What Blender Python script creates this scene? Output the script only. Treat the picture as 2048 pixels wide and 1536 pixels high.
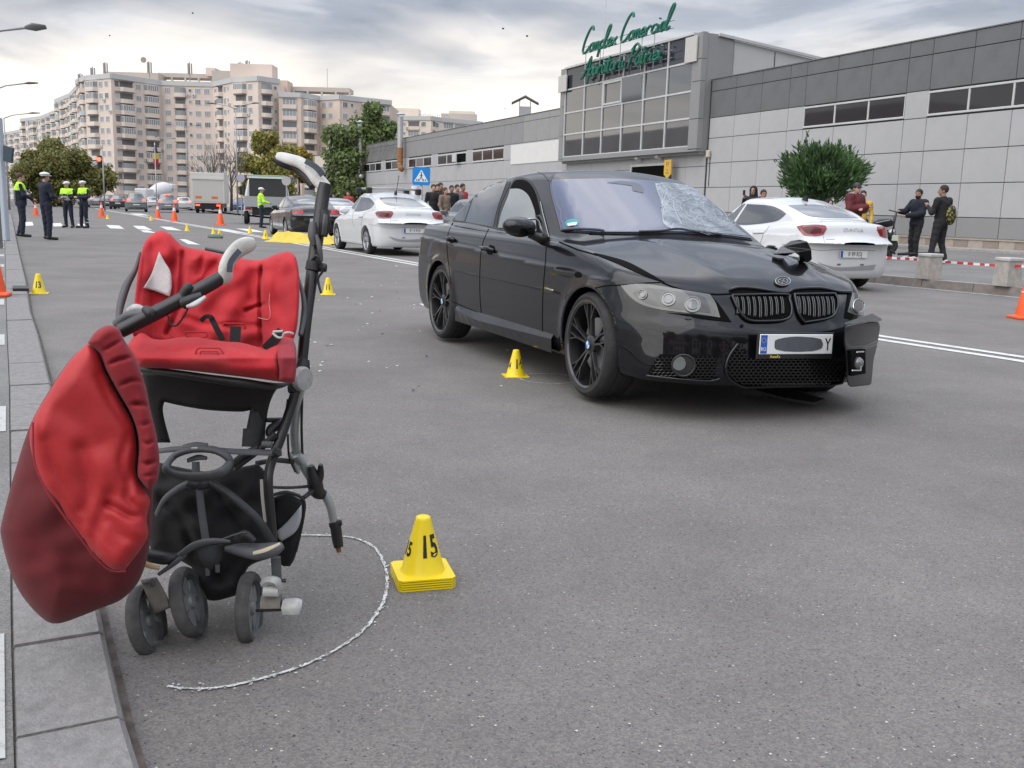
import bpy, bmesh, math, random
import numpy as np
from mathutils import Vector, Matrix, geometry, bvhtree
R_ = math.radians
random.seed(7); rng = np.random.default_rng(7)
scene = bpy.context.scene
for o in list(bpy.data.objects): bpy.data.objects.remove(o)
# ------------------------------------------------------------ camera, sky, sun, exposure
F_PX, PITCH, ROLL, CAM_H = 1930.0, R_(10.2), R_(1.6), 1.14
_F = Vector((0, math.cos(PITCH), -math.sin(PITCH)))
_R0, _U0 = Vector((1, 0, 0)), Vector((0, math.sin(PITCH), math.cos(PITCH)))
_R = _R0 * math.cos(ROLL) + _U0 * math.sin(ROLL)
_U = -_R0 * math.sin(ROLL) + _U0 * math.cos(ROLL)
CAM = Vector((0, 0, CAM_H))
cd = bpy.data.cameras.new('camera'); cam = bpy.data.objects.new('camera', cd)
scene.collection.objects.link(cam); scene.camera = cam
cd.sensor_fit = 'HORIZONTAL'; cd.sensor_width = 36; cd.lens = 36 * F_PX / 2048
cd.clip_start = .05; cd.clip_end = 6000
M = Matrix((( _R.x, _U.x, -_F.x, 0), (_R.y, _U.y, -_F.y, 0), (_R.z, _U.z, -_F.z, CAM_H), (0, 0, 0, 1)))
cam.matrix_world = M
SUN_EL, SUN_AZ = R_(40), R_(228)      # azimuth measured clockwise from +Y
world = bpy.data.worlds.new('World'); scene.world = world; world.use_nodes = True
def build_world():
 nt = world.node_tree; N = nt.nodes; L = nt.links; N.clear()
 out = N.new('ShaderNodeOutputWorld'); bg = N.new('ShaderNodeBackground')
 sky = N.new('ShaderNodeTexSky'); sky.sky_type = 'NISHITA'; sky.sun_disc = False
 sky.sun_elevation = SUN_EL; sky.sun_rotation = SUN_AZ
 sky.air_density = 1.0; sky.dust_density = 2.0
 tc = N.new('ShaderNodeTexCoord'); sp = N.new('ShaderNodeSeparateXYZ')
 L.new(tc.outputs['Generated'], sp.inputs[0])
 def math_(op, a, b=None, c=None, clamp=False):
  n = N.new('ShaderNodeMath'); n.operation = op; n.use_clamp = clamp
  for i, v in enumerate((a, b, c)):
   if v is None: continue
   if isinstance(v, (int, float)): n.inputs[i].default_value = v
   else: L.new(v, n.inputs[i])
  return n.outputs[0]
 # project the view direction on a cloud layer far above: x/(z+k), y/(z+k)
 den = math_('ADD', math_('MAXIMUM', sp.outputs[2], 0.0), 0.16)
 cx = math_('DIVIDE', sp.outputs[0], den); cy = math_('DIVIDE', sp.outputs[1], den)
 cv = N.new('ShaderNodeCombineXYZ'); L.new(cx, cv.inputs[0]); L.new(cy, cv.inputs[1])
 def noise(scale, detail, rough, dist=0., off=(0, 0, 0), stretch=(1, 1, 1), rz=0):
  mp = N.new('ShaderNodeMapping'); mp.inputs['Location'].default_value = off; mp.inputs['Scale'].default_value = stretch
  mp.inputs['Rotation'].default_value = (0, 0, rz)
  L.new(cv.outputs[0], mp.inputs[0])
  n = N.new('ShaderNodeTexNoise'); n.inputs['Scale'].default_value = scale; n.inputs['Detail'].default_value = detail
  n.inputs['Roughness'].default_value = rough; n.inputs['Distortion'].default_value = dist
  L.new(mp.outputs[0], n.inputs['Vector']); return n.outputs['Fac']
 def ramp(f, pts):
  r = N.new('ShaderNodeValToRGB'); L.new(f, r.inputs[0]); e = r.color_ramp.elements
  e[0].position, e[0].color = pts[0][0], (*pts[0][1], 1); e[1].position, e[1].color = pts[-1][0], (*pts[-1][1], 1)
  for p, c in pts[1:-1]:
   k = e.new(p); k.color = (*c, 1)
  r.color_ramp.interpolation = 'EASE'; return r.outputs[0]
 n1 = noise(1.15, 7, .54, .6, (3.4, 1.2, 0), (1, 1.35, 1), .6)
 cl = ramp(n1, [(.37, (.40, .455, .55)), (.47, (.52, .565, .66)), (.56, (.76, .79, .86)), (.66, (1.04, 1.04, 1.05))])
 n2 = noise(1.6, 6, .55, .2, (7.1, 4.2, 0), (1, 2.2, 1), .5)
 wsp = ramp(n2, [(.30, (.9, .9, .9)), (.72, (1.09, 1.09, 1.09))])
 mx = N.new('ShaderNodeMix'); mx.data_type = 'RGBA'; mx.blend_type = 'MULTIPLY'; mx.inputs[0].default_value = 1
 L.new(cl, mx.inputs[6]); L.new(wsp, mx.inputs[7])
 # bright warm opening of the cloud deck low over the street (left / centre of the horizon)
 low = N.new('ShaderNodeMapRange'); low.interpolation_type = 'SMOOTHSTEP'
 n3 = noise(.9, 4, .5, .3, (1.7, 9.0, 0))
 zz = math_('ADD', sp.outputs[2], math_('MULTIPLY', math_('SUBTRACT', n3, .5), .20))
 L.new(zz, low.inputs['Value']); low.inputs['From Min'].default_value = .185; low.inputs['From Max'].default_value = .10
 low.inputs['To Min'].default_value = 0; low.inputs['To Max'].default_value = 1
 # direction weight: strongest around 25 degrees left of the view axis
 dt = N.new('ShaderNodeVectorMath'); dt.operation = 'DOT_PRODUCT'
 L.new(tc.outputs['Generated'], dt.inputs[0]); dt.inputs[1].default_value = Vector((-.42, .90, 0)).normalized()
 dw = N.new('ShaderNodeMapRange'); dw.interpolation_type = 'SMOOTHSTEP'
 L.new(dt.outputs['Value'], dw.inputs['Value']); dw.inputs['From Min'].default_value = .45; dw.inputs['From Max'].default_value = .93
 w = math_('MULTIPLY', low.outputs[0], dw.outputs[0])
 mx2 = N.new('ShaderNodeMix'); mx2.data_type = 'RGBA'; L.new(w, mx2.inputs[0]); L.new(mx.outputs[2], mx2.inputs[6])
 mx2.inputs[7].default_value = (1.50, 1.38, 1.24, 1)
 # cloud deck covers the clear sky almost entirely
 bg2 = N.new('ShaderNodeBackground'); L.new(mx2.outputs[2], bg2.inputs[0])
 # an overcast sky grows brighter towards the zenith
 zen = N.new('ShaderNodeMapRange'); zen.interpolation_type = 'SMOOTHSTEP'; L.new(sp.outputs[2], zen.inputs['Value']); zen.inputs['From Min'].default_value = .22; zen.inputs['From Max'].default_value = .95
 zen.inputs['To Min'].default_value = .64; zen.inputs['To Max'].default_value = 2.1; L.new(zen.outputs[0], bg2.inputs[1])
 bg.inputs[1].default_value = .08; L.new(sky.outputs[0], bg.inputs[0])
 ms = N.new('ShaderNodeMixShader'); ms.inputs[0].default_value = .92
 L.new(bg.outputs[0], ms.inputs[1]); L.new(bg2.outputs[0], ms.inputs[2]); L.new(ms.outputs[0], out.inputs[0])
build_world()
sd = bpy.data.lights.new('sun', 'SUN'); sd.energy = 1.5; sd.angle = R_(80); sd.color = (1, .96, .9)
sun = bpy.data.objects.new('sun', sd); scene.collection.objects.link(sun)
_sd = Vector((math.sin(SUN_AZ) * math.cos(SUN_EL), math.cos(SUN_AZ) * math.cos(SUN_EL), math.sin(SUN_EL)))
sun.rotation_euler = _sd.to_track_quat('Z', 'Y').to_euler(); sun.location = (0, 0, 60)
scene.view_settings.view_transform = 'Standard'; scene.view_settings.look = 'None'
scene.view_settings.exposure = .48; scene.view_settings.gamma = 1.0; scene.view_settings.use_curve_mapping = False
scene.cycles.max_bounces = 6; scene.cycles.diffuse_bounces = 2; scene.cycles.glossy_bounces = 3
scene.cycles.transmission_bounces = 4; scene.cycles.transparent_max_bounces = 6; scene.cycles.use_denoising = True
# ------------------------------------------------------------ helpers
def ray(px, py): return _F + _R * ((px - 1024) / F_PX) + _U * ((768 - py) / F_PX)
def gnd(px, py, z=0.):
 d = ray(px, py); return CAM + d * ((z - CAM_H) / d.z)
def at(px, py, Y):
 d = ray(px, py); return CAM + d * (Y / d.y)
def proj(p):
 d = Vector(p) - CAM; z = d.dot(_F); return (1024 + F_PX * d.dot(_R) / z, 768 - F_PX * d.dot(_U) / z)
def tag(o, label=None, cat=None, group=None, kind=None):
 if label: o['label'] = label
 if cat: o['category'] = cat
 if group: o['group'] = group
 if kind: o['kind'] = kind
 return o
def link(o, parent=None):
 scene.collection.objects.link(o)
 if parent is not None: o.parent = parent
 return o
def thing(name, label, cat, loc=(0, 0, 0), rz=0., group=None):
 o = bpy.data.objects.new(name, None); o.empty_display_size = .2; link(o)
 o.location = loc; o.rotation_euler = (0, 0, rz); return tag(o, label, cat, group)
def mesh(name, v, f, m=None, parent=None, smooth=False, mats=None, fm=None):
 me = bpy.data.meshes.new(name); me.from_pydata([tuple(map(float, p)) for p in v], [], [tuple(map(int, q)) for q in f])
 if mats:
  for x in mats: me.materials.append(x)
  if fm is not None: me.polygons.foreach_set('material_index', list(map(int, fm)))
 elif m: me.materials.append(m)
 if smooth: me.polygons.foreach_set('use_smooth', [True] * len(me.polygons))
 me.update(); return link(bpy.data.objects.new(name, me), parent)
def copy_tree(o, parent=None):
 c = o.copy(); scene.collection.objects.link(c); c.parent = parent
 for ch in [k for k in bpy.data.objects if k.parent is o]: copy_tree(ch, c)
 return c
_kids = {}
def fast_copy(o, parent=None, kids=None):
 c = o.copy(); scene.collection.objects.link(c); c.parent = parent
 for ch in kids.get(o.name, ()): fast_copy(ch, c, kids)
 return c
def kidmap():
 d = {}
 for k in bpy.data.objects:
  if k.parent: d.setdefault(k.parent.name, []).append(k)
 return d
class MB:
 """collects simple solids into one mesh"""
 def __init__(s): s.v = []; s.f = []; s.m = []; s.k = 0
 def add(s, v, f, k=None):
  n = len(s.v); s.v += [tuple(p) for p in v]; s.f += [tuple(i + n for i in q) for q in f]; s.m += [s.k if k is None else k] * len(f)
 def box(s, a, b, k=None, mat=None):
  (x0, y0, z0), (x1, y1, z1) = a, b
  v = [Vector(p) for p in ((x0, y0, z0), (x1, y0, z0), (x1, y1, z0), (x0, y1, z0), (x0, y0, z1), (x1, y0, z1), (x1, y1, z1), (x0, y1, z1))]
  if mat is not None: v = [mat @ p for p in v]
  s.add(v, ((0, 3, 2, 1), (4, 5, 6, 7), (0, 1, 5, 4), (1, 2, 6, 5), (2, 3, 7, 6), (3, 0, 4, 7)), k); return s
 def hexa(s, v, k=None):
  s.add(v, ((0, 3, 2, 1), (4, 5, 6, 7), (0, 1, 5, 4), (1, 2, 6, 5), (2, 3, 7, 6), (3, 0, 4, 7)), k); return s
 def rbox(s, a, b, r, k=None, mat=None):
  """box with chamfered vertical and horizontal edges"""
  (x0, y0, z0), (x1, y1, z1) = a, b; v = []; f = []
  rings = ((z0, r), (z0 + r, 0), (z1 - r, 0), (z1, r))
  for z, i in rings:
   for p in ((x0 + r, y0 + i), (x1 - r, y0 + i), (x1 - i, y0 + r), (x1 - i, y1 - r), (x1 - r, y1 - i), (x0 + r, y1 - i), (x0 + i, y1 - r), (x0 + i, y0 + r)):
    v.append(Vector((p[0], p[1], z)))
  for j in range(3):
   for i in range(8): f.append((j * 8 + i, j * 8 + (i + 1) % 8, j * 8 + 8 + (i + 1) % 8, j * 8 + 8 + i))
  f.append(tuple(range(7, -1, -1))); f.append(tuple(range(24, 32)))
  if mat is not None: v = [mat @ p for p in v]
  s.add(v, f, k); return s
 def tube(s, pts, r, n=8, k=None, cap=True, closed=False):
  pts = [Vector(p) for p in pts]; rs = r if hasattr(r, '__len__') else [r] * len(pts)
  v = []; f = []; up = None; m = len(pts)
  for i, p in enumerate(pts):
   if closed: t = pts[(i + 1) % m] - pts[i - 1]
   else: t = pts[min(i + 1, m - 1)] - pts[max(i - 1, 0)]
   if t.length < 1e-9: t = Vector((0, 0, 1))
   t.normalize()
   if up is None: up = t.orthogonal().normalized()
   else:
    up = up - t * up.dot(t)
    up = up.normalized() if up.length > 1e-6 else t.orthogonal().normalized()
   w = t.cross(up)
   rr = rs[i]; ra, rb = rr if hasattr(rr, '__len__') else (rr, rr)
   for j in range(n):
    a = 2 * math.pi * j / n; v.append(p + up * (ra * math.cos(a)) + w * (rb * math.sin(a)))
  for i in range(m if closed else m - 1):
   for j in range(n):
    a, b = i * n + j, i * n + (j + 1) % n; c, d = ((i + 1) % m) * n + (j + 1) % n, ((i + 1) % m) * n + j
    f.append((a, b, c, d))
  if cap and not closed: f.append(tuple(range(n - 1, -1, -1))); f.append(tuple((m - 1) * n + j for j in range(n)))
  s.add(v, f, k); return s
 def lathe(s, prof, n=24, k=None, axis='Z', mat=None, cap=True):
  v = []; f = []
  for (r, z) in prof:
   for j in range(n):
    a = 2 * math.pi * j / n; c, d = r * math.cos(a), r * math.sin(a)
    v.append(Vector((c, d, z) if axis == 'Z' else ((c, z, d) if axis == 'Y' else (z, c, d))))
  flip = axis == 'Y'
  for i in range(len(prof) - 1):
   for j in range(n):
    q = (i * n + j, i * n + (j + 1) % n, (i + 1) * n + (j + 1) % n, (i + 1) * n + j)
    f.append(q[::-1] if flip else q)
  if cap:
   a = tuple(range(n - 1, -1, -1)); b = tuple((len(prof) - 1) * n + j for j in range(n))
   f.append(a[::-1] if flip else a); f.append(b[::-1] if flip else b)
  if mat is not None: v = [mat @ p for p in v]
  s.add(v, f, k); return s
 def prism(s, poly, d, k=None, mat=None):
  """poly (x, y) extruded along z by d (d = (z0, z1))"""
  n = len(poly); z0, z1 = d if hasattr(d, '__len__') else (0, d)
  v = [Vector((x, y, z0)) for x, y in poly] + [Vector((x, y, z1)) for x, y in poly]
  f = [tuple(range(n - 1, -1, -1)), tuple(range(n, 2 * n))] + [(i, (i + 1) % n, n + (i + 1) % n, n + i) for i in range(n)]
  if mat is not None: v = [mat @ p for p in v]
  s.add(v, f, k); return s
 def quad(s, *p, k=None): s.add(p, (tuple(range(len(p))),), k); return s
 def build(s, name, m, parent=None, smooth=False, flat_angle=None):
  mats = m if isinstance(m, (list, tuple)) else [m]
  o = mesh(name, s.v, s.f, None, parent, smooth or flat_angle is not None, mats, s.m)
  if flat_angle is not None: sharp(o.data, flat_angle)
  return o
def sharp(me, ang=35):
 bm = bmesh.new(); bm.from_mesh(me); a = R_(ang)
 for e in bm.edges:
  if len(e.link_faces) == 2 and e.calc_face_angle(0) > a: e.smooth = False
  elif len(e.link_faces) != 2: e.smooth = False
 bm.to_mesh(me); bm.free()
def spl(P, k=6, closed=True, sharp_=50):
 """smooth a polygon but keep its sharp corners"""
 n = len(P); P = [Vector((a, b)) for a, b in P]; cor = []
 for i in range(n):
  a, b = P[i] - P[i - 1], P[(i + 1) % n] - P[i]; cor.append(math.degrees(a.angle(b, 0)) > sharp_)
 out = []
 for i in range(n if closed else n - 1):
  p1, p2 = P[i], P[(i + 1) % n]; p0 = p1 * 2 - p2 if cor[i] or (not closed and i == 0) else P[i - 1]; p3 = p2 * 2 - p1 if cor[(i + 1) % n] or (not closed and i == n - 2) else P[(i + 2) % n]
  for j in range(k): t = j / k; out.append(.5 * (2 * p1 + (p2 - p0) * t + (2 * p0 - 5 * p1 + 4 * p2 - p3) * t * t + (3 * p1 - p0 - 3 * p2 + p3) * t ** 3))
 if not closed: out.append(P[-1])
 return out
# ------------------------------------------------------------ implicit surfaces (surface nets on a numpy grid)
def smax(a, b, k):
 h = np.maximum(k - np.abs(a - b), 0) / k; return np.maximum(a, b) + h * h * k * .25
def smin(a, b, k): return -smax(-a, -b, k)
def nets(fn, lo, hi, h):
 ax = [np.arange(lo[i], hi[i] + h, h) for i in range(3)]
 X, Y, Z = np.meshgrid(*ax, indexing='ij'); V = fn(X, Y, Z).astype(np.float32)
 S = V < 0; nx, ny, nz = V.shape
 acc = np.zeros((nx - 1, ny - 1, nz - 1, 3), np.float32); cnt = np.zeros((nx - 1, ny - 1, nz - 1), np.float32)
 cr = []
 for d in range(3):
  sl0 = [slice(None)] * 3; sl1 = [slice(None)] * 3; sl0[d] = slice(0, -1); sl1[d] = slice(1, None)
  a, b = V[tuple(sl0)], V[tuple(sl1)]; c = S[tuple(sl0)] != S[tuple(sl1)]; cr.append(c)
  idx = np.argwhere(c); t = (a[c] / (a[c] - b[c] + 1e-20))
  pos = idx.astype(np.float32); pos[:, d] += t
  o = [e for e in range(3) if e != d]
  for i in (0, -1):
   for j in (0, -1):
    q = idx.copy(); q[:, o[0]] += i; q[:, o[1]] += j
    ok = (q[:, 0] >= 0) & (q[:, 1] >= 0) & (q[:, 2] >= 0) & (q[:, 0] < nx - 1) & (q[:, 1] < ny - 1) & (q[:, 2] < nz - 1)
    qq = q[ok]; lin = (qq[:, 0] * (ny - 1) + qq[:, 1]) * (nz - 1) + qq[:, 2]
    np.add.at(acc.reshape(-1, 3), lin, pos[ok]); np.add.at(cnt.reshape(-1), lin, 1)
 act = cnt > 0; ids = -np.ones(cnt.shape, np.int64); ids[act] = np.arange(act.sum())
 P = acc[act] / cnt[act][:, None] * h + np.array(lo, np.float32)
 F = []
 for d in range(3):
  c = cr[d]; idx = np.argwhere(c); o = [e for e in range(3) if e != d]
  ok = (idx[:, o[0]] > 0) & (idx[:, o[1]] > 0) & (idx[:, o[0]] < [nx, ny, nz][o[0]] - 1) & (idx[:, o[1]] < [nx, ny, nz][o[1]] - 1)
  idx = idx[ok]
  def g(i, j):
   q = idx.copy(); q[:, o[0]] += i; q[:, o[1]] += j; return ids[q[:, 0], q[:, 1], q[:, 2]]
  quad = np.stack([g(-1, -1), g(0, -1), g(0, 0), g(-1, 0)], 1)
  ins = S[idx[:, 0], idx[:, 1], idx[:, 2]]
  if d == 1: ins = ~ins
  quad[~ins] = quad[~ins][:, ::-1]; F.append(quad)
 F = np.concatenate(F); return P.astype(np.float64), F[(F >= 0).all(1)]
def grad(fn, P, e=1e-3):
 g = np.zeros_like(P)
 for i in range(3):
  d = np.zeros(3); d[i] = e; A = P + d; B = P - d
  g[:, i] = (fn(A[:, 0], A[:, 1], A[:, 2]) - fn(B[:, 0], B[:, 1], B[:, 2])) / (2 * e)
 return g
def snap(fn, P, it=2, lim=.01):
 for _ in range(it):
  g = grad(fn, P); v = fn(P[:, 0], P[:, 1], P[:, 2]); s = v / np.maximum((g * g).sum(1), .05)
  P = P - np.clip(s, -lim, lim)[:, None] * g
 return P
def np_mesh(name, P, F, m, parent=None, normals=None, mats=None, fm=None, smooth=True):
 me = bpy.data.meshes.new(name); me.vertices.add(len(P)); me.vertices.foreach_set('co', P.astype(np.float32).ravel())
 n = F.shape[1]; me.loops.add(F.size); me.loops.foreach_set('vertex_index', F.astype(np.int32).ravel())
 me.polygons.add(len(F)); me.polygons.foreach_set('loop_start', np.arange(0, F.size, n, dtype=np.int32))
 me.polygons.foreach_set('use_smooth', np.full(len(F), smooth))
 for x in (mats or [m]): me.materials.append(x)
 if fm is not None: me.polygons.foreach_set('material_index', fm.astype(np.int32))
 me.update(calc_edges=True); me.validate()
 if normals is not None: me.normals_split_custom_set_from_vertices([tuple(x) for x in normals])
 return link(bpy.data.objects.new(name, me), parent)
def implicit(name, fn, lo, hi, h, m, parent=None, mats=None, matfn=None, lim=None):
 P, F = nets(fn, lo, hi, h); P = snap(fn, P, 2, lim or h)
 fm = matfn(P[F].mean(1)) if matfn else None
 return np_mesh(name, P, F, m, parent, None, mats, fm)
def cone_sdf(a, b, ra, rb):
 a = np.array(a, float); b = np.array(b, float); ab = b - a; l2 = max(ab @ ab, 1e-9)
 def f(X, Y, Z):
  px, py, pz = X - a[0], Y - a[1], Z - a[2]
  t = np.clip((px * ab[0] + py * ab[1] + pz * ab[2]) / l2, 0, 1)
  return np.sqrt((px - t * ab[0]) ** 2 + (py - t * ab[1]) ** 2 + (pz - t * ab[2]) ** 2) - (ra + (rb - ra) * t)
 return f
def ell_sdf(c, r, rot=None):
 c = np.array(c, float); r = np.array(r, float)
 def f(X, Y, Z):
  p = [X - c[0], Y - c[1], Z - c[2]]
  if rot is not None:
   m = np.array(rot).T; p = [m[i][0] * p[0] + m[i][1] * p[1] + m[i][2] * p[2] for i in range(3)]
  k0 = np.sqrt(sum((p[i] / r[i]) ** 2 for i in range(3))); k1 = np.sqrt(sum((p[i] / r[i] ** 2) ** 2 for i in range(3))) + 1e-9
  return k0 * (k0 - 1) / k1
 return f
# ------------------------------------------------------------ materials
MATS = {}
def mat(name, col, rough=.6, metal=0., spec=.5, coat=0., bump=0., bscale=200., var=0., vscale=8., emis=None, estr=1., ior=None, alpha=None, sheen=0., var2=None, trans=0., brough=None):
 if name in MATS: return MATS[name]
 m = bpy.data.materials.new(name); m.use_nodes = True; nt = m.node_tree; N, L = nt.nodes, nt.links
 b = N['Principled BSDF']; b.inputs['Base Color'].default_value = (*col, 1); b.inputs['Roughness'].default_value = rough
 b.inputs['Metallic'].default_value = metal; b.inputs['Specular IOR Level'].default_value = spec; b.inputs['Coat Weight'].default_value = coat
 b.inputs['Coat Roughness'].default_value = .03; b.inputs['Sheen Weight'].default_value = sheen
 if ior: b.inputs['IOR'].default_value = ior
 if trans: b.inputs['Transmission Weight'].default_value = trans
 if alpha is not None: b.inputs['Alpha'].default_value = alpha
 if emis: b.inputs['Emission Color'].default_value = (*emis, 1); b.inputs['Emission Strength'].default_value = estr
 if var or bump:
  tc = N.new('ShaderNodeTexCoord')
 if var:
  n = N.new('ShaderNodeTexNoise'); n.inputs['Scale'].default_value = vscale; n.inputs['Detail'].default_value = 6; n.inputs['Roughness'].default_value = .6
  L.new(tc.outputs['Object'], n.inputs['Vector'])
  r = N.new('ShaderNodeValToRGB'); L.new(n.outputs['Fac'], r.inputs[0])
  c2 = var2 or tuple(c * (1 - var) for c in col); c1 = tuple(min(1, c * (1 + var * .6)) for c in col)
  r.color_ramp.elements[0].position = .3; r.color_ramp.elements[0].color = (*c2, 1)
  r.color_ramp.elements[1].position = .68; r.color_ramp.elements[1].color = (*c1, 1)
  L.new(r.outputs[0], b.inputs['Base Color'])
  mr = N.new('ShaderNodeMapRange'); L.new(n.outputs['Fac'], mr.inputs[0]); mr.inputs[3].default_value = min(1, rough * 1.15); mr.inputs[4].default_value = rough * .85
  L.new(mr.outputs[0], b.inputs['Roughness'])
 if bump:
  n = N.new('ShaderNodeTexNoise'); n.inputs['Scale'].default_value = bscale; n.inputs['Detail'].default_value = 4
  L.new(tc.outputs['Object'], n.inputs['Vector'])
  bp = N.new('ShaderNodeBump'); bp.inputs['Strength'].default_value = bump; bp.inputs['Distance'].default_value = .01
  L.new(n.outputs['Fac'], bp.inputs['Height']); L.new(bp.outputs[0], b.inputs['Normal'])
 MATS[name] = m; return m
def text_obj(body, size, m, parent, mw, name='lettering', extrude=.001, sx=1., align='CENTER', shear=0., offset=0., bevel=0.):
 cu = bpy.data.curves.new(name, 'FONT'); cu.body = body; cu.size = size; cu.extrude = extrude; cu.align_x = align; cu.align_y = 'CENTER'
 cu.shear = shear; cu.offset = offset; cu.resolution_u = 3; cu.bevel_depth = bevel
 tmp = bpy.data.objects.new('tmp', cu); scene.collection.objects.link(tmp)
 me = bpy.data.meshes.new_from_object(tmp.evaluated_get(bpy.context.evaluated_depsgraph_get()))
 bpy.data.objects.remove(tmp); me.name = name; me.materials.clear(); me.materials.append(m)
 me.transform(mw @ Matrix.Diagonal((sx, 1, 1, 1))); return link(bpy.data.objects.new(name, me), parent)
# ------------------------------------------------------------ cars: one implicit body per model, fittings laid on it
def interp(x, pts):
 """smooth (C1) monotone-ish interpolation through pts"""
 xs = np.array([p[0] for p in pts], float); ys = np.array([p[1] for p in pts], float)
 d = np.diff(ys) / np.diff(xs); m = np.empty(len(xs)); m[0], m[-1] = d[0], d[-1]; m[1:-1] = (d[:-1] + d[1:]) / 2
 for i in range(len(d)):
  if d[i] == 0: m[i] = m[i + 1] = 0
  else:
   a, b = m[i] / d[i], m[i + 1] / d[i]
   if a < 0: m[i] = 0
   if b < 0: m[i + 1] = 0
   s = a * a + b * b
   if s > 9: t = 3 / math.sqrt(s); m[i] = t * a * d[i]; m[i + 1] = t * b * d[i]
 x = np.asarray(x, float); xc = np.clip(x, xs[0], xs[-1]); k = np.clip(np.searchsorted(xs, xc) - 1, 0, len(d) - 1)
 hgt = xs[k + 1] - xs[k]; t = (xc - xs[k]) / hgt
 return ys[k] * (1 + 2 * t) * (1 - t) ** 2 + hgt * m[k] * t * (1 - t) ** 2 + ys[k + 1] * t * t * (3 - 2 * t) + hgt * m[k + 1] * t * t * (t - 1)
class CarShape:
 def __init__(s, **k): s.__dict__.update(k)
 def body(s, X, Y, Z):
  A = np.abs(Y)
  zc = interp(X, s.top)                                # centre line height of hood / deck
  crown = interp(X, s.crown) if hasattr(s, 'crown') else .05
  top = (Z - (zc - crown * (A / .75) ** 2.2))
  if hasattr(s, 'bulge'):                              # hood creases
   for (y0, wd, hh, x0, x1) in s.bulge:
    yy = y0 + (X - x0) * (wd[1]); e = np.exp(-((A - yy) / wd[0]) ** 2); g = np.clip((X - x1) / .25, 0, 1) * np.clip((s.nose_x - X) / .3, 0, 1)
    top = top - hh * e * g
  top = top * .93
  W = interp(X, s.plan) * interp(Z - s.rise * (-X / 2.7), s.prof)
  zl = s.crease[0] + s.crease[1] * (-X)                # shoulder crease
  W = W + s.crease[2] * np.exp(-np.maximum(zl - Z, 0) / .045) * np.exp(-np.maximum(Z - zl, 0) / .016)
  for cx in (0, -s.wb):
   r = np.sqrt((X - cx) ** 2 + (Z - s.wr) ** 2); W = W + s.flare * np.exp(-((r - s.arch) / .055) ** 2)
  side = A - W
  nose = X - (interp(Z, s.nose) - s.nplan[0] * (A / .7) ** 2 - s.nplan[1] * (A / .88) ** 6)
  tail = (interp(Z, s.tail) + s.tplan[0] * (A / .7) ** 2 + s.tplan[1] * (A / .88) ** 6) - X
  bot = s.zb - Z
  f = smax(smax(top, side, s.k1), smax(nose * .9, tail * .95, .02), s.k2)
  return smax(f, bot, .03)
 def green(s, X, Y, Z):
  A = np.abs(Y)
  rz = interp(X, s.roof) - s.rcrown * (A / .55) ** 2
  wg = interp(X, s.gplan) - s.tumble * (Z - s.zbelt) - .10 * np.maximum(Z - s.zbelt - .22, 0) ** 1.6
  side = (A - wg) * .92
  xw, sl, c = s.wind; front = (X - (xw - sl * (Z - .98) - c * (A / .6) ** 2)) * .48
  xr, sr, cr = s.rear; back = ((xr + sr * (Z - 1.02) + cr * (A / .6) ** 2) - X) * s.rk
  f = smax(smax(Z - rz, side, .07), smax(front, back, .02), .045)
  return smax(f, .75 - Z, .02)
 def dent(s, X, Y, Z): return 0.
 def f(s, X, Y, Z):
  f = smin(s.body(X, Y, Z), s.green(X, Y, Z), s.kg)
  A = np.abs(Y)
  for cx in (0, -s.wb):
   r = np.sqrt((X - cx) ** 2 + (Z - s.wr) ** 2) - s.arch
   f = smax(f, -smax(r, .58 - A, .01), .006)
  return f + s.dent(X, Y, Z)
def cloud_bvh(o): return bvhtree.BVHTree.FromPolygons([v.co for v in o.data.vertices], [p.vertices for p in o.data.polygons])
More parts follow.
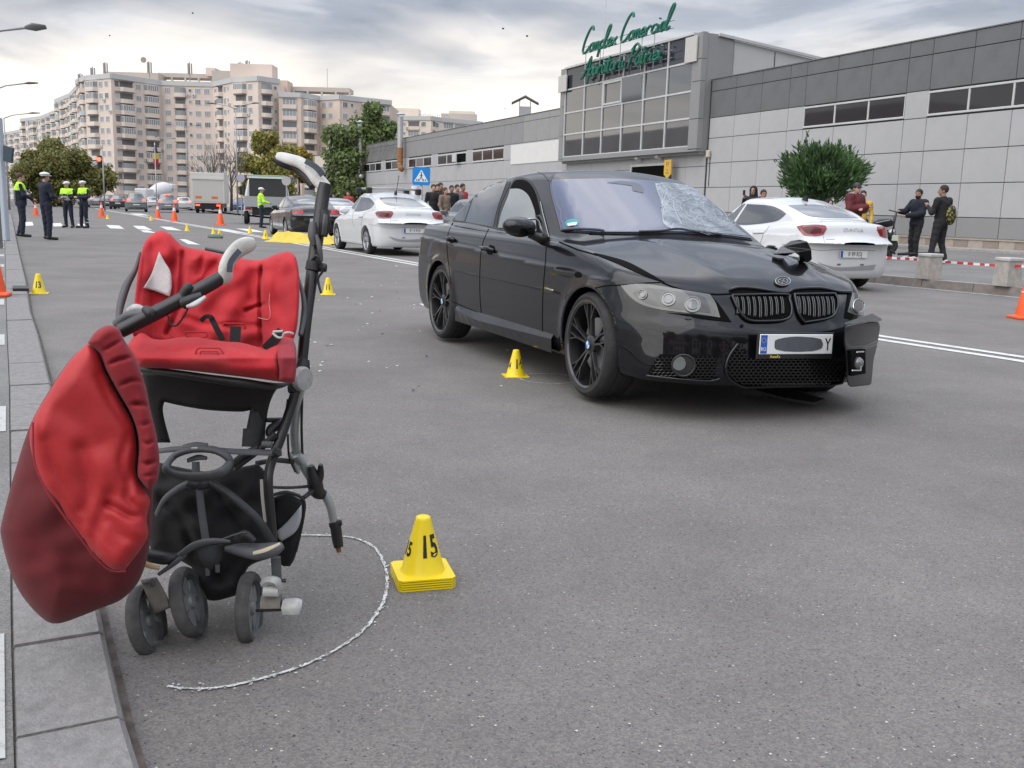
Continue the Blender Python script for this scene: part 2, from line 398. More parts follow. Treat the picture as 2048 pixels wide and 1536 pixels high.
class Car:
 def __init__(s, shape, name, label, cat, loc, rz, paint, h=.03, roll=0., group=None):
  s.S = shape; s.root = thing(name, label, cat, loc, rz, group); s.root.rotation_euler = (roll, 0, rz)
  s.mw = Matrix.Translation(loc) @ Matrix.Rotation(rz, 4, 'Z') @ Matrix.Rotation(roll, 4, 'X'); s.inv = s.mw.inverted()
  P, F = nets(shape.f, (shape.xmin, -1.02, .08), (shape.xmax, 1.02, 1.62), h)
  P = snap(shape.f, P, 3, h)
  Nn = grad(shape.f, P, 2e-3); Nn /= np.linalg.norm(Nn, axis=1)[:, None] + 1e-9
  s.body = np_mesh('body', P, F, paint, s.root, Nn); s.bvh = cloud_bvh(s.body)
 def cast_px(s, px, py):
  d = s.inv.to_3x3() @ ray(px, py); o = s.inv @ CAM
  h = s.bvh.ray_cast(o, d.normalized()); return h[0]
 def cast(s, p, ax):
  """p 2-D, ax: 'L'/'R' side view (x, z), 'F'/'B' front view (y, z), 'T' top view (x, y)"""
  u, v = p
  o, d = {'L': ((u, 3, v), (0, -1, 0)), 'R': ((u, -3, v), (0, 1, 0)), 'F': ((3, u, v), (-1, 0, 0)), 'B': ((-8, u, v), (1, 0, 0)), 'T': ((u, v, 4), (0, 0, -1))}[ax]
  return s.bvh.ray_cast(Vector(o), Vector(d))[0]
 def norm(s, P):
  P = np.array([tuple(p) for p in P]); g = grad(s.S.f, P, 3e-3); return g / (np.linalg.norm(g, axis=1)[:, None] + 1e-9)
 def patch(s, name, poly, ax, m, off=.004, depth=.012, step=None, parent=None, mirror=False, smoothn=True, inner=None):
  px = ax == 'px'; step0 = step
  if len(poly) > 4: poly = [tuple(p) for p in spl([tuple(q) for q in poly], 4, True, 44)]
  lo = np.min(poly, 0); hi = np.max(poly, 0); step = step or (max(hi - lo) / 14)
  # densify boundary
  b = []
  n = len(poly)
  for i in range(n):
   a, c = Vector(poly[i]), Vector(poly[(i + 1) % n]); k = max(1, int((c - a).length / step))
   for j in range(k): b.append(a.lerp(c, j / k))
  pts = list(b); nb = len(b)
  xs = np.arange(lo[0] + step * .5, hi[0], step); ys = np.arange(lo[1] + step * .5, hi[1], step)
  for x in xs:
   for y in ys:
    q = Vector((x, y)); ins = False; dmin = 1e9
    for i in range(nb):
     a, c = b[i], b[(i + 1) % nb]; dmin = min(dmin, (q - a).length)
     if (a.y > y) != (c.y > y) and x < (c.x - a.x) * (y - a.y) / (c.y - a.y) + a.x: ins = not ins
    if ins and dmin > step * .45: pts.append(q)
  vo, _, fo, _, _, _ = geometry.delaunay_2d_cdt(pts, [(i, (i + 1) % nb) for i in range(nb)], [tuple(range(nb))], 1, 1e-6)
  P = []; bad = set()
  for i, q in enumerate(vo):
   h = s.cast_px(*q) if px else s.cast(q, ax)
   if h is None: bad.add(i); h = Vector((0, 0, 0))
   P.append(h)
  fo = [f for f in fo if not any(i in bad for i in f)]
  used = sorted({i for f in fo for i in f})
  if not used: print('EMPTY PATCH', name); return None
  mp = {i: k for k, i in enumerate(used)}; P = [P[i] for i in used]; fo = [tuple(mp[i] for i in f) for f in fo]
  Nn = s.norm(P); Q = np.array([tuple(p) for p in P]); T = Q + Nn * off
  # orient
  f0 = fo[0]; g = np.cross(T[f0[1]] - T[f0[0]], T[f0[2]] - T[f0[0]])
  if g @ Nn[f0[0]] < 0: fo = [f[::-1] for f in fo]
  cnt = {}
  for f in fo:
   for i in range(len(f)): cnt[(f[i], f[(i + 1) % len(f)])] = 1
  be = [e for e in cnt if (e[1], e[0]) not in cnt]
  bi = sorted({i for e in be for i in e}); bm_ = {i: len(T) + k for k, i in enumerate(bi)}
  V = np.concatenate([T, (Q - Nn * (depth - off))[bi]]); NN = np.concatenate([Nn, Nn[bi]])
  FF = list(fo) + [(e[1], e[0], bm_[e[0]], bm_[e[1]]) for e in be]
  res = None
  for sg in ((1, -1) if mirror else (1,)):
   VV = V * np.array([1, sg, 1]); F2 = FF if sg == 1 else [f[::-1] for f in FF]
   o = mesh(name, VV, F2, m, parent or s.root, True)
   nv = NN * np.array([1, sg, 1])
   sharpe = [False] * len(fo) + [True] * len(be)
   o.data.polygons.foreach_set('use_smooth', [not q for q in sharpe])
   cn = [(0, 0, 0)] * len(o.data.loops)
   for p in o.data.polygons:
    if p.index < len(fo):
     for li in p.loop_indices: cn[li] = tuple(nv[o.data.loops[li].vertex_index])
    else:
     for li in p.loop_indices: cn[li] = tuple(p.normal)
   o.data.normals_split_custom_set(cn)
   res = res or o
  return res
 def line(s, name, pts, ax, m, w=.004, off=.001, parent=None, mirror=False, step=None, n=6, flat=.5):
  """a seam, trim or wiper following the body"""
  if len(pts) > 3: pts = [tuple(p) for p in spl([tuple(q) for q in pts], 4, False, 62)]
  Q = []; step = step or (3 if ax == 'px' else .04)
  for i in range(len(pts) - 1):
   a, c = Vector(pts[i]), Vector(pts[i + 1]); k = max(1, int((c - a).length / step))
   for j in range(k + (i == len(pts) - 2)): Q.append(a.lerp(c, j / k))
  H = [s.cast_px(*q) if ax == 'px' else s.cast(q, ax) for q in Q]; H = [h for h in H if h is not None]
  if len(H) < 2: print('EMPTY LINE', name); return None
  Nn = s.norm(H); H = [h + Vector(k) * off for h, k in zip(H, Nn)]
  r = None
  for sg in ((1, -1) if mirror else (1,)):
   o = MB().tube([Vector((h.x, h.y * sg, h.z)) for h in H], w, n).build(name, m, parent or s.root, True); r = r or o
  return r
# ------------------------------------------------------------ shared car materials
M_PAINT_BLACK = mat('black_car_paint', (.004, .004, .006), .3, 0, .1, coat=.85, var=.25, vscale=3)
M_PAINT_WHITE = mat('white_car_paint', (.60, .61, .62), .25, 0, .4, coat=.7, var=.04, vscale=2)
M_TYRE = mat('tyre_rubber', (.022, .022, .023), .8, bump=.3, bscale=60, var=.3, vscale=14)
M_BLACKTRIM = mat('black_trim', (.012, .012, .013), .45)
M_DARK = mat('dark_void', (.004, .004, .004), .9, spec=.1)
M_RIM_BLACK = mat('black_rim', (.014, .014, .015), .3, .0, .5, coat=.6)
M_RIM_SILVER = mat('silver_rim', (.42, .43, .45), .35, .7)
M_CHROME = mat('chrome', (.75, .76, .78), .12, 1.)
M_STEEL = mat('brushed_steel', (.36, .36, .37), .4, .8)
M_GLASS_SIDE = mat('tinted_car_glass', (.012, .014, .018), .05, 0, .8, coat=1., ior=1.75)
M_GLASS_REAR = mat('clear_car_glass', (.05, .058, .065), .05, 0, .8, coat=1., ior=1.6)
M_GLASS_WIND = mat('blue_coated_windscreen', (.05, .06, .115), .06, .08, .55, coat=.35, ior=1.7)
M_PLATE = mat('plate_white', (.72, .73, .72), .4); M_PLATE_BLUE = mat('plate_blue', (.02, .09, .42), .4)
M_INK = mat('ink_black', (.012, .012, .014), .5)
M_LENS = mat('headlight_lens', (.085, .087, .08), .1, .0, .5, coat=1.)
M_LENS_IN = mat('headlight_reflector', (.26, .26, .25), .42, .8)
M_PLATE_RING = mat('lamp_ring_metal', (.30, .30, .30), .35, .5)
M_TAIL = mat('red_tail_lamp', (.22, .012, .014), .12, 0, .6, coat=1.)
def number_plate(name, car_root, origin, right, up, out, text, w=.52, h=.112, plateholder=True, blue=True, sx=.78, tsize=.1):
 """flat plate in local frame; parts of the car"""
 r, u, n = Vector(right).normalized(), Vector(up).normalized(), Vector(out).normalized()
 mw = Matrix((( r.x, u.x, n.x, origin[0]), (r.y, u.y, n.y, origin[1]), (r.z, u.z, n.z, origin[2]), (0, 0, 0, 1)))
 b = MB(); b.k = 0; b.rbox((-w / 2, -h / 2, 0), (w / 2, h / 2, .006), .003, mat=mw)
 if blue: b.k = 1; b.box((-w / 2 + .006, -h / 2 + .005, .0061), (-w / 2 + .05, h / 2 - .005, .0072), mat=mw)
 p = b.build(name, [M_PLATE, M_PLATE_BLUE], car_root)
 if plateholder:
  MB().rbox((-w / 2 - .012, -h / 2 - .028, -.012), (w / 2 + .012, h / 2 + .01, .001), .004, mat=mw).build('plate_frame', M_BLACKTRIM, p)
 if text: text_obj(text, tsize, M_INK, p, mw @ Matrix.Translation((.022, -.002, .0073)), 'plate_characters', sx=sx)
 return p, mw
def wheel(parent, pos, rad, width, rimr, side, rim_m, style, steer=0., name='wheel', cap=None):
 """one wheel: empty-free, tyre is the part and rim pieces its sub-parts"""
 mw = Matrix.Translation(pos) @ Matrix.Rotation(steer, 4, 'Z') @ Matrix.Scale(side, 4, Vector((0, 1, 0)))
 hw = width / 2
 prof = [(rimr - .01, -hw + .012), (rimr + .01, -hw + .002), (rad - .03, -hw), (rad - .010, -hw + .014), (rad, -hw + .035), (rad, -.03), (rad - .006, -.026), (rad - .006, -.020), (rad, -.016), (rad, .016), (rad - .006, .020), (rad - .006, .026), (rad, .03), (rad, hw - .035), (rad - .010, hw - .014), (rad - .03, hw), (rimr + .01, hw - .002), (rimr - .01, hw - .012)]
 t = MB().lathe(prof, 56, axis='Y', mat=mw, cap=False).build(name, M_TYRE, parent, flat_angle=30)
 if side < 0: t.data.flip_normals()
 b = MB(); o = hw
 b.lathe([(rimr + .006, o - .012), (rimr + .008, o - .004), (rimr - .006, o - .003), (rimr - .018, o - .012), (rimr - .026, o - .05), (rimr - .03, -hw + .02), (rimr - .0, -hw + .01)], 56, axis='Y', mat=mw, cap=False)
 rim = b.build('rim', rim_m, t, flat_angle=40)
 if side < 0: rim.data.flip_normals()
 d = MB(); d.lathe([(.012, .0), (rimr * .62, .0), (rimr * .62, -.02), (.012, -.02)], 40, axis='Y', mat=mw @ Matrix.Translation((0, o - .085, 0)))
 d.build('brake_disc', M_STEEL if style != 'far' else M_DARK, t, flat_angle=30)
 MB().lathe([(rimr - .04, .0), (rimr - .04, -.01)], 40, axis='Y', mat=mw @ Matrix.Translation((0, o - .11, 0))).build('back_plate', M_DARK, t)
 s = MB()
 def bar(a0, r0, a1, r1, w0, w1, y0, y1, th=.022):
  p = []
  for (a, r, w, y) in ((a0, r0, w0, y0), (a1, r1, w1, y1)):
   c = Vector((math.cos(a) * r, 0, math.sin(a) * r)); tt = Vector((-math.sin(a), 0, math.cos(a)))
   p.append((c - tt * w + Vector((0, y - th, 0)), c + tt * w + Vector((0, y - th, 0)), c + tt * w * .55 + Vector((0, y, 0)), c - tt * w * .55 + Vector((0, y, 0))))
  v = [mw @ q for q in (p[0] + p[1])]
  s.add(v, ((0, 1, 5, 4), (1, 2, 6, 5), (2, 3, 7, 6), (3, 0, 4, 7), (0, 3, 2, 1), (4, 5, 6, 7)))
 if style == 'm':
  for i in range(5):
   a = 2 * math.pi * i / 5 + math.pi / 2
   for sg in (-1, 1):
    bar(a + sg * .17, .05, a + sg * .155, rimr * .62, .013, .0085, o - .036, o - .020)
    bar(a + sg * .155, rimr * .60, a + sg * .115, rimr * .985, .0085, .007, o - .020, o - .013)
    bar(a + sg * .155, rimr * .60, a + sg * .30, rimr * .985, .0085, .007, o - .020, o - .013)
 elif style == 'five':
  for i in range(5):
   a = 2 * math.pi * i / 5 + math.pi / 2
   for sg in (-1, 1): bar(a + sg * .13, .045, a + sg * .2, rimr * .98, .022, .02, o - .03, o - .014)
 else:
  for i in range(7):
   a = 2 * math.pi * i / 7 + math.pi / 2; bar(a, .04, a, rimr * .98, .035, .028, o - .03, o - .014)
 s.lathe([(.004, .006), (.05, .004), (.062, -.004), (.062, -.03)], 20, axis='Y', mat=mw @ Matrix.Translation((0, o - .034, 0)))
 s.build('spokes', rim_m, t, flat_angle=50)
 if cap:
  c = MB()
  c.k = 0; c.lathe([(.034, 0), (.034, .004), (.031, .006)], 20, axis='Y', mat=mw @ Matrix.Translation((0, o - .029, 0)))
  for q in range(4):
   c.k = 1 + q % 2; vv = [(0, 0)] + [(.024 * math.cos(math.pi / 2 * (q + j / 5)), .024 * math.sin(math.pi / 2 * (q + j / 5))) for j in range(6)]
   P = [mw @ Vector((x, o - .0222, z)) for x, z in vv]; c.add(P, (tuple(range(7)),))
  c.build('hub_cap', [M_BLACKTRIM, mat('cap_blue', (.05, .28, .65), .3), mat('cap_white', (.7, .7, .7), .3)], t)
 return t
def z4(*p): return [(830 + x / 3.072, 320 + y / 3.072) for x, y in p]
def z5(*p): return [(1180 + x / 3.0717, 330 + y / 3.0717) for x, y in p]
BMW = CarShape(wb=2.76, wr=.322, arch=.352, flare=.014, zb=.19, k1=.045, k2=.06, kg=.03, nose_x=.74, xmin=-4.0, xmax=.95,
 top=[(-3.9, .93), (-3.72, 1.00), (-3.3, 1.035), (-2.9, 1.045), (-2, 1.03), (-.6, 1.01), (-.35, .995), (0, .955), (.3, .895), (.5, .835), (.62, .775), (.72, .70), (.9, .50)],
 crown=[(-3.9, .05), (-2.5, .07), (-.5, .07), (.0, .075), (.5, .10), (.9, .12)],
 bulge=[(.38, (.07, -.16), .010, .5, -.3)],
 plan=[(-4, .86), (-3.6, .885), (-2.76, .915), (-1.4, .908), (-.6, .908), (0, .905), (.5, .885), (.9, .86)],
 rise=.03, prof=[(.15, .90), (.24, .955), (.33, .975), (.45, .99), (.60, 1.0), (.74, .99), (.84, .965), (.92, .935), (1.0, .885), (1.1, .80)],
 crease=(.735, .035, .015), nose=[(.1, .72), (.2, .80), (.27, .825), (.40, .815), (.5, .80), (.56, .77), (.64, .735), (.74, .68), (.9, .60)],
 nplan=(.13, .22), tail=[(.1, -3.6), (.3, -3.74), (.55, -3.78), (.8, -3.74), (1.0, -3.70)], tplan=(.07, .18),
 roof=[(-3.5, 1.16), (-3.1, 1.27), (-2.7, 1.365), (-2.2, 1.43), (-1.7, 1.458), (-1.3, 1.45), (-1.0, 1.42), (-.4, 1.30)], rcrown=.045,
 gplan=[(-3.3, .72), (-2.6, .765), (-1.8, .79), (-1., .785), (-.5, .77), (0, .74)], tumble=.42, zbelt=.93,
 wind=(-.30, 1.95, .16), rear=(-3.38, 1.9, .14), rk=.50)
def bmw_dent(X, Y, Z):
 # crumpled left front corner and buckled bonnet edge
 d = np.zeros_like(X)
 for cx, cy, cz, r, a in ((.62, .10, .79, .13, .012), (.35, -.22, .90, .16, .008), (.50, .30, .84, .12, .010), (.15, .35, .95, .15, .007), (-.25, -.3, 1.0, .2, -.005)):
  d = d + a * np.exp(-(((X - cx) ** 2 + (Y - cy) ** 2 + (Z - cz) ** 2) / r ** 2))
 return d
BMW.dent = bmw_dent
bmw = Car(BMW, 'black_sedan', 'crashed black sports sedan with a shattered windscreen and torn front bumper in mid road', 'car',
     (1.263, 6.168, .0), R_(-66.68), M_PAINT_BLACK, h=.017, roll=R_(-1.7))
ROOT = bmw.root
for pos, sd_, st in (((0, -.80, .322), -1, R_(-2)), ((0, .80, .322), 1, R_(-2)), ((-2.76, -.79, .322), -1, 0), ((-2.76, .79, .322), 1, 0)):
 wheel(ROOT, pos, .322, .225, .268, sd_, M_RIM_BLACK, 'm', st, cap=True)
def lp(car, px, py, p0, n):
 """point of the sight line through a photo pixel on a plane of the car's own frame"""
 d = car.inv.to_3x3() @ ray(px, py); o = car.inv @ CAM; n = Vector(n); return o + d * ((Vector(p0) - o).dot(n) / d.dot(n))
def wheel_arch_lip(car, m, side=-1, cxs=(0,), w=.008):
 for cx in cxs:
  for sg in (-1, 1):
   pts = []
   for k in range(25):
    a = math.pi * (-.02 + 1.04 * k / 24); x = cx + math.cos(a) * (car.S.arch + .004); z = car.S.wr + math.sin(a) * (car.S.arch + .004)
    h = car.cast((cx + math.cos(a) * (car.S.arch + .02), z + .016 * math.sin(a)), 'L')
    if h: pts.append((x, sg * (h.y - .006), z))
   if len(pts) > 3: MB().tube(pts, w, 6).build('arch_lip', m, car.root, True)
def bmw_fittings():
 c = bmw
 wheel_arch_lip(c, M_PAINT_BLACK, cxs=(0, -2.76))
 # rear door glass and quarter glass, seen side then mirrored
 c.patch('window_trim', z4((236, 380), (258, 300), (306, 212), (378, 145), (470, 108), (600, 100), (575, 170), (520, 300), (500, 425), (350, 390)), 'px', M_BLACKTRIM, .003, mirror=True)
 c.patch('rear_door_glass', z4((312, 382), (352, 265), (388, 175), (470, 122), (574, 112), (546, 190), (508, 300), (482, 412)), 'px', M_GLASS_SIDE, .006, mirror=True)
 c.patch('quarter_glass', z4((246, 372), (268, 300), (315, 222), (378, 168), (345, 265), (306, 380)), 'px', M_GLASS_SIDE, .006, mirror=True)
 c.patch('window_trim', z4((500, 428), (530, 310), (565, 215), (600, 130), (640, 108), (700, 122), (748, 185), (780, 290), (800, 400), (812, 480), (790, 490), (700, 460)), 'px', M_BLACKTRIM, .003, mirror=True)
 c.patch('window_opening', z4((512, 418), (536, 320), (572, 220), (605, 142), (640, 122), (695, 135), (738, 195), (765, 290), (778, 380), (782, 450), (700, 440)), 'px', M_DARK, .0055, mirror=True)
 c.patch('front_door_glass', z4((515, 418), (538, 322), (575, 228), (590, 180), (650, 182), (700, 218), (732, 290), (745, 345), (750, 440), (640, 425)), 'px', mat('pale_side_glass', (.20, .215, .21), .06, 0, .8, coat=1.), .009)  # pale base colour carries the light reflection in the lowered glass
 c.line('mirror_sail', z4((752, 350), (770, 345), (800, 400), (812, 470)), 'px', M_BLACKTRIM, .012)
 # windscreen, frit and shattered passenger half
 wp = z4((838, 160), (850, 128), (1000, 126)) + z5((100, 92), (210, 95), (420, 108), (560, 126), (615, 138), (700, 200), (800, 292), (900, 392), (985, 458), (800, 436), (560, 418), (300, 420), (0, 420)) + z4((1300, 446), (1080, 446), (905, 436), (878, 330), (850, 230))
 c.patch('windscreen_seal', [(p[0] + (p[0] - 1290) * .018, p[1] + (p[1] - 410) * .03) for p in wp], 'px', M_BLACKTRIM, .006, step=18)
 ws = c.patch('windscreen', wp, 'px', M_GLASS_WIND, .013, step=14)
 sh = c.patch('shattered_glass', z5((395, 125), (470, 118), (560, 130), (615, 142), (700, 206), (800, 298), (900, 398), (965, 446), (800, 430), (600, 408), (470, 396), (436, 350), (442, 280), (420, 210)), 'px', crack_material(), .0155, depth=.004, step=12, parent=ws)
 rr = random.Random(4)
 b = MB()
 def crack(pts, w):
  H = [c.cast_px(*p) for p in pts]; H = [h for h in H if h]
  if len(H) > 1:
   N = c.norm(H); b.tube([h + Vector(n) * .0165 for h, n in zip(H, N)], w, 4)
 cen = z5((640, 300))[0]
 for i in range(46):                                        # long curved cracks round the impact
  r = rr.uniform(8, 78); a0 = rr.uniform(0, 6.28); span = rr.uniform(.6, 2.2); P = []
  for k in range(9):
   a = a0 + span * k / 8; q = (cen[0] + math.cos(a) * r * 1.25 + r * .35 + rr.uniform(-1.2, 1.2), cen[1] + math.sin(a) * r * .62 + (math.cos(a) * r * .35) + rr.uniform(-1, 1))
   P.append(q)
  P = [q for q in P if q[0] > z5((400, 0))[0][0] + rr.uniform(0, 8) and q[1] > 372 and (q[1] - 372) > (q[0] - 1392) * 1.02 and q[1] < 475]
  if len(P) > 2: crack(P, rr.uniform(.0008, .0018))
 for i in range(60):
  a = rr.uniform(0, 6.28); r0 = rr.uniform(5, 45); r1 = r0 + rr.uniform(10, 40); P = []
  for k in range(6):
   r = r0 + (r1 - r0) * k / 5; P.append((cen[0] + 12 + math.cos(a) * r * 1.1 + rr.uniform(-1.5, 1.5), cen[1] + math.sin(a) * r * .7 + math.cos(a) * r * .4 + rr.uniform(-1.2, 1.2)))
  P = [q for q in P if q[0] > 1312 and q[1] > 374 and (q[1] - 372) > (q[0] - 1392) * 1.02 and q[1] < 472]
  if len(P) > 2: crack(P, rr.uniform(.0006, .0014))
 for P in (((400, 125), (412, 180), (440, 230), (436, 300), (450, 370), (500, 405)), ((430, 120), (470, 170), (440, 240), (470, 300)), ((400, 140), (450, 130), (500, 160), (560, 180)), ((440, 300), (480, 230), (540, 200), (620, 190)), ((430, 270), (500, 240), (520, 300), (560, 380))):
  crack(z5(*P), .0024)
 k = b.build('crack_lines', mat('crack_white', (.42, .46, .50), .35), ws); tag(k, kind='stuff')
 c.patch('mirror_sensor', z4((1180, 150), (1330, 168), (1335, 200), (1400, 214), (1402, 184), (1360, 152), (1260, 140)), 'px', mat('sensor_grey', (.10, .11, .13), .5), .015, depth=.003, parent=ws)
 c.patch('sticker', z4((930, 392), (945, 378), (970, 372), (995, 378), (1008, 392), (1000, 412), (940, 414)), 'px', mat('teal_sticker', (.03, .25, .28), .4), .015, depth=.003, parent=ws)
 c.patch('sticker', z4((945, 398), (998, 394), (992, 412), (948, 414)), 'px', mat('white_sticker', (.55, .68, .7), .4), .017, depth=.003, parent=ws)
 c.line('wiper', z4((915, 436), (1010, 434), (1130, 440), (1160, 447)), 'px', M_BLACKTRIM, .010, .012)
 c.line('wiper', z5((300, 420), (430, 416), (540, 402), (640, 420), (800, 438)), 'px', M_BLACKTRIM, .009, .012)
 c.line('roof_seam', z4((820, 128), (800, 100), (770, 80), (690, 64), (560, 72), (450, 100), (370, 140)), 'px', M_BLACKTRIM, .004, .0)
 c.line('chrome_strip', z4((775, 260), (790, 330), (808, 400), (826, 480)), 'px', M_STEEL, .004, .006)  # steel strip put in for the silvery highlight along the windscreen pillar
 # shut lines
 for P in (((808, 505), (800, 640), (787, 800), (783, 960), (784, 1072)), ((452, 424), (420, 500), (404, 580), (398, 720), (400, 850), (407, 940)), ((232, 385), (205, 450), (196, 520), (204, 620), (216, 720), (216, 862)), ((216, 864), (400, 942), (600, 1018), (790, 1088), (905, 1128))):
  c.line('shut_line', z4(*P), 'px', M_DARK, .0035, .0, mirror=True)
 c.line('bonnet_seam', z4((888, 505), (1000, 552), (1120, 585)), 'px', M_DARK, .006, .0)
 c.patch('bonnet_gap', z4((1100, 572), (1180, 590), (1300, 625), (1400, 675), (1536, 752), (1500, 745), (1400, 710), (1250, 640), (1130, 592)), 'px', M_DARK, .003, .006, step=7)
 c.line('bonnet_seam', z5((440, 722), (560, 765), (740, 794), (868, 792)), 'px', M_DARK, .006, .0)
 c.line('wing_seam', z5((435, 722), (330, 726), (190, 738), (100, 742), (38, 756)), 'px', M_DARK, .004, .0)
 # door handles, side lamp, sensors
 for P in (((202, 478), (225, 470), (252, 486), (246, 506), (222, 512), (206, 500)), ((438, 560), (462, 520), (488, 530), (494, 556), (470, 584), (448, 580))):
  c.patch('handle_recess', z4(*P), 'px', M_DARK, .002, .004)
 for P in (((200, 482), (226, 478), (250, 492)), ((410, 537), (450, 541), (494, 556))):
  pts = z4(*P); H = [c.cast_px(*q) for q in pts]
  if all(H): MB().tube([h + Vector((0, -.022 if 0 < i < 2 else -.014, 0)) for i, h in enumerate(H)], [(.010, .014), (.013, .017), (.010, .014)], 8).build('door_handle', M_PAINT_BLACK, ROOT, True)
 c.line('side_marker', z4((800, 787), (850, 802)), 'px', M_STEEL, .007, .001)
 def disc(name, zx, zy, rx, ry, m, off=.006, zz=z5, parent=None, n=16): return c.patch(name, zz(*[(zx + rx * math.cos(2 * math.pi * k / n), zy + ry * math.sin(2 * math.pi * k / n)) for k in range(n)]), 'px', m, off, .012, parent=parent, step=4)
 def ring(name, zx, zy, rx, ry, m, w, off=.006, n=24, parent=None): return c.line(name, z5(*[(zx + rx * math.cos(2 * math.pi * k / n), zy + ry * math.sin(2 * math.pi * k / n)) for k in range(n + 1)]), 'px', m, w, off, step=50, parent=parent)
 disc('wing_hole', 1003, 705, 21, 19, M_DARK, .003, z4)
 # headlights
 hl = c.patch('headlight', z5((192, 742), (330, 732), (560, 768), (735, 797), (770, 850), (798, 938), (640, 915), (450, 892), (330, 862), (250, 812)), 'px', M_LENS, .006, step=8)
 c.patch('lamp_housing', z5((262, 790), (330, 760), (420, 765), (560, 785), (690, 810), (720, 850), (740, 910), (640, 900), (450, 875), (340, 845)), 'px', mat('lamp_dark', (.05, .05, .048), .15, .4, coat=1.), .008, parent=hl, step=8)
 for (x, y, r) in ((482, 826, 46), (628, 862, 50), (325, 800, 30)):
  disc('reflector', x, y, r, r * .95, M_LENS_IN, .011, parent=hl); disc('projector_lens', x, y, r * .62, r * .6, mat('projector', (.16, .165, .17), .05, .3, coat=1.), .015, parent=hl)
  ring('lamp_ring', x, y, r * .95, r * .9, M_PLATE_RING, .0022, .016, parent=hl); ring('lamp_ring', x, y, r * .6, r * .57, M_PLATE_RING, .0015, .018, parent=hl)
 c.patch('lamp_surround', z5((738, 800), (790, 855), (868, 966), (700, 948), (560, 922), (470, 908), (640, 920), (800, 942), (772, 850)), 'px', M_DARK, .005, step=6)
 hl2 = c.patch('headlight', z5((1606, 786), (1660, 802), (1698, 838), (1704, 882), (1690, 926), (1620, 922), (1578, 905)), 'px', M_LENS, .008, step=5)
 if hl2:
  ring('lamp_ring', 1640, 868, 34, 40, M_CHROME, .004, .012, parent=hl2); disc('reflector', 1640, 868, 26, 32, M_LENS_IN, .011, parent=hl2)
 c.patch('lamp_gap', z5((1582, 792), (1604, 786), (1576, 905), (1620, 924), (1600, 950), (1562, 940)), 'px', M_DARK, .005, step=6)
 # kidney grilles
 for P, n in ((((868, 806), (1188, 802), (1218, 832), (1232, 900), (1198, 952), (1060, 964), (965, 955), (912, 900)), 9), (((1248, 802), (1495, 796), (1514, 832), (1506, 896), (1460, 944), (1310, 972), (1276, 920)), 8)):
  g = c.patch('grille', z5(*P), 'px', M_DARK, .004, step=8)
  c.line('grille_frame', z5(*(P + (P[0],))), 'px', M_PAINT_BLACK, .0085, .012, parent=g)
  x0, x1 = P[0][0], P[1][0]
  for i in range(n):
   x = x0 + (x1 - x0) * (i + .8) / (n + .4); yb = 945 - abs((i + .5) / n - .5) * 60
   for dx in (-5, 5): c.line('grille_slat', z5((x + dx - 2, 815), (x + dx + 6, 840), (x + dx + 10, 890), (x + dx + 8, yb)), 'px', M_RIM_BLACK, .004, .012, parent=g, n=5)
 c.patch('bonnet_lip_gap', z5((860, 764), (1000, 766), (1120, 778), (1195, 792), (1300, 775), (1500, 768), (1590, 785), (1500, 796), (1195, 802), (870, 800)), 'px', M_DARK, .004, .006, step=6)
 c.line('torn_bonnet_edge', z5((858, 772), (905, 760), (1000, 764), (1190, 790), (1250, 770), (1400, 762), (1520, 782), (1600, 784)), 'px', M_PAINT_BLACK, .009, .010)
 em = disc('emblem', 1180, 721, 46, 26, mat('emblem_dark', (.03, .03, .035), .3), .008); ring('emblem_ring', 1180, 721, 46, 26, M_STEEL, .003, .010, parent=em); ring('emblem_ring', 1180, 721, 29, 16, M_STEEL, .002, .010, parent=em)
 c.line('emblem_bar', z5((1156, 712), (1204, 731)), 'px', M_STEEL, .0018, .010, parent=em); c.line('emblem_bar', z5((1190, 703), (1170, 739)), 'px', M_STEEL, .0018, .010, parent=em)
 disc('parking_sensor', 931, 991, 11, 11, M_DARK, .003); ring('tow_cap', 816, 1113, 39, 37, M_DARK, .0025, .0)
 disc('washer_cap', 605, 942, 24, 9, M_BLACKTRIM, .008)
 # lower bumper: honeycomb air intakes
 def comb(P, s, nm='grille_mesh', par=None):
  pts = z5(*P); b = MB(); lo = np.min(pts, 0); hi = np.max(pts, 0)
  def ins(x, y):
   r = False
   for i in range(len(pts)):
    a, q = pts[i], pts[(i + 1) % len(pts)]
    if (a[1] > y) != (q[1] > y) and x < (q[0] - a[0]) * (y - a[1]) / (q[1] - a[1]) + a[0]: r = not r
   return r
  rw = 0; y = lo[1]
  while y < hi[1]:
   x = lo[0] + (s * .866 if rw % 2 else 0)
   while x < hi[0]:
    V = [(x + s * math.cos(math.pi / 6 + math.pi / 3 * k), y + s * .72 * math.sin(math.pi / 6 + math.pi / 3 * k)) for k in range(6)]
    if ins(x, y):
     for k in (0, 1, 2):
      a, q = V[k], V[(k + 1) % 6]; H = [c.cast_px(*a), c.cast_px(*q)]
      if all(H): b.tube([h + Vector((.012, 0, 0)) for h in H], .0022, 4, cap=False)
    x += s * 1.732
   y += s * .72 * 1.5; rw += 1
  return tag(b.build(nm, M_RIM_BLACK, par or ROOT), kind='stuff')
 P = ((905, 1100), (990, 1182), (1490, 1184), (1562, 1174), (1568, 1250), (1538, 1325), (1300, 1358), (1000, 1354), (885, 1325), (838, 1270), (845, 1190))
 g = c.patch('lower_grille', z5(*P), 'px', M_DARK, .004, step=9); comb(P, 5.4, par=g); c.line('intake_trim', z5((905, 1098), (850, 1180), (832, 1270), (880, 1332), (1000, 1362), (1300, 1368), (1545, 1332), (1572, 1250), (1566, 1170)), 'px', M_PAINT_BLACK, .009, .008)
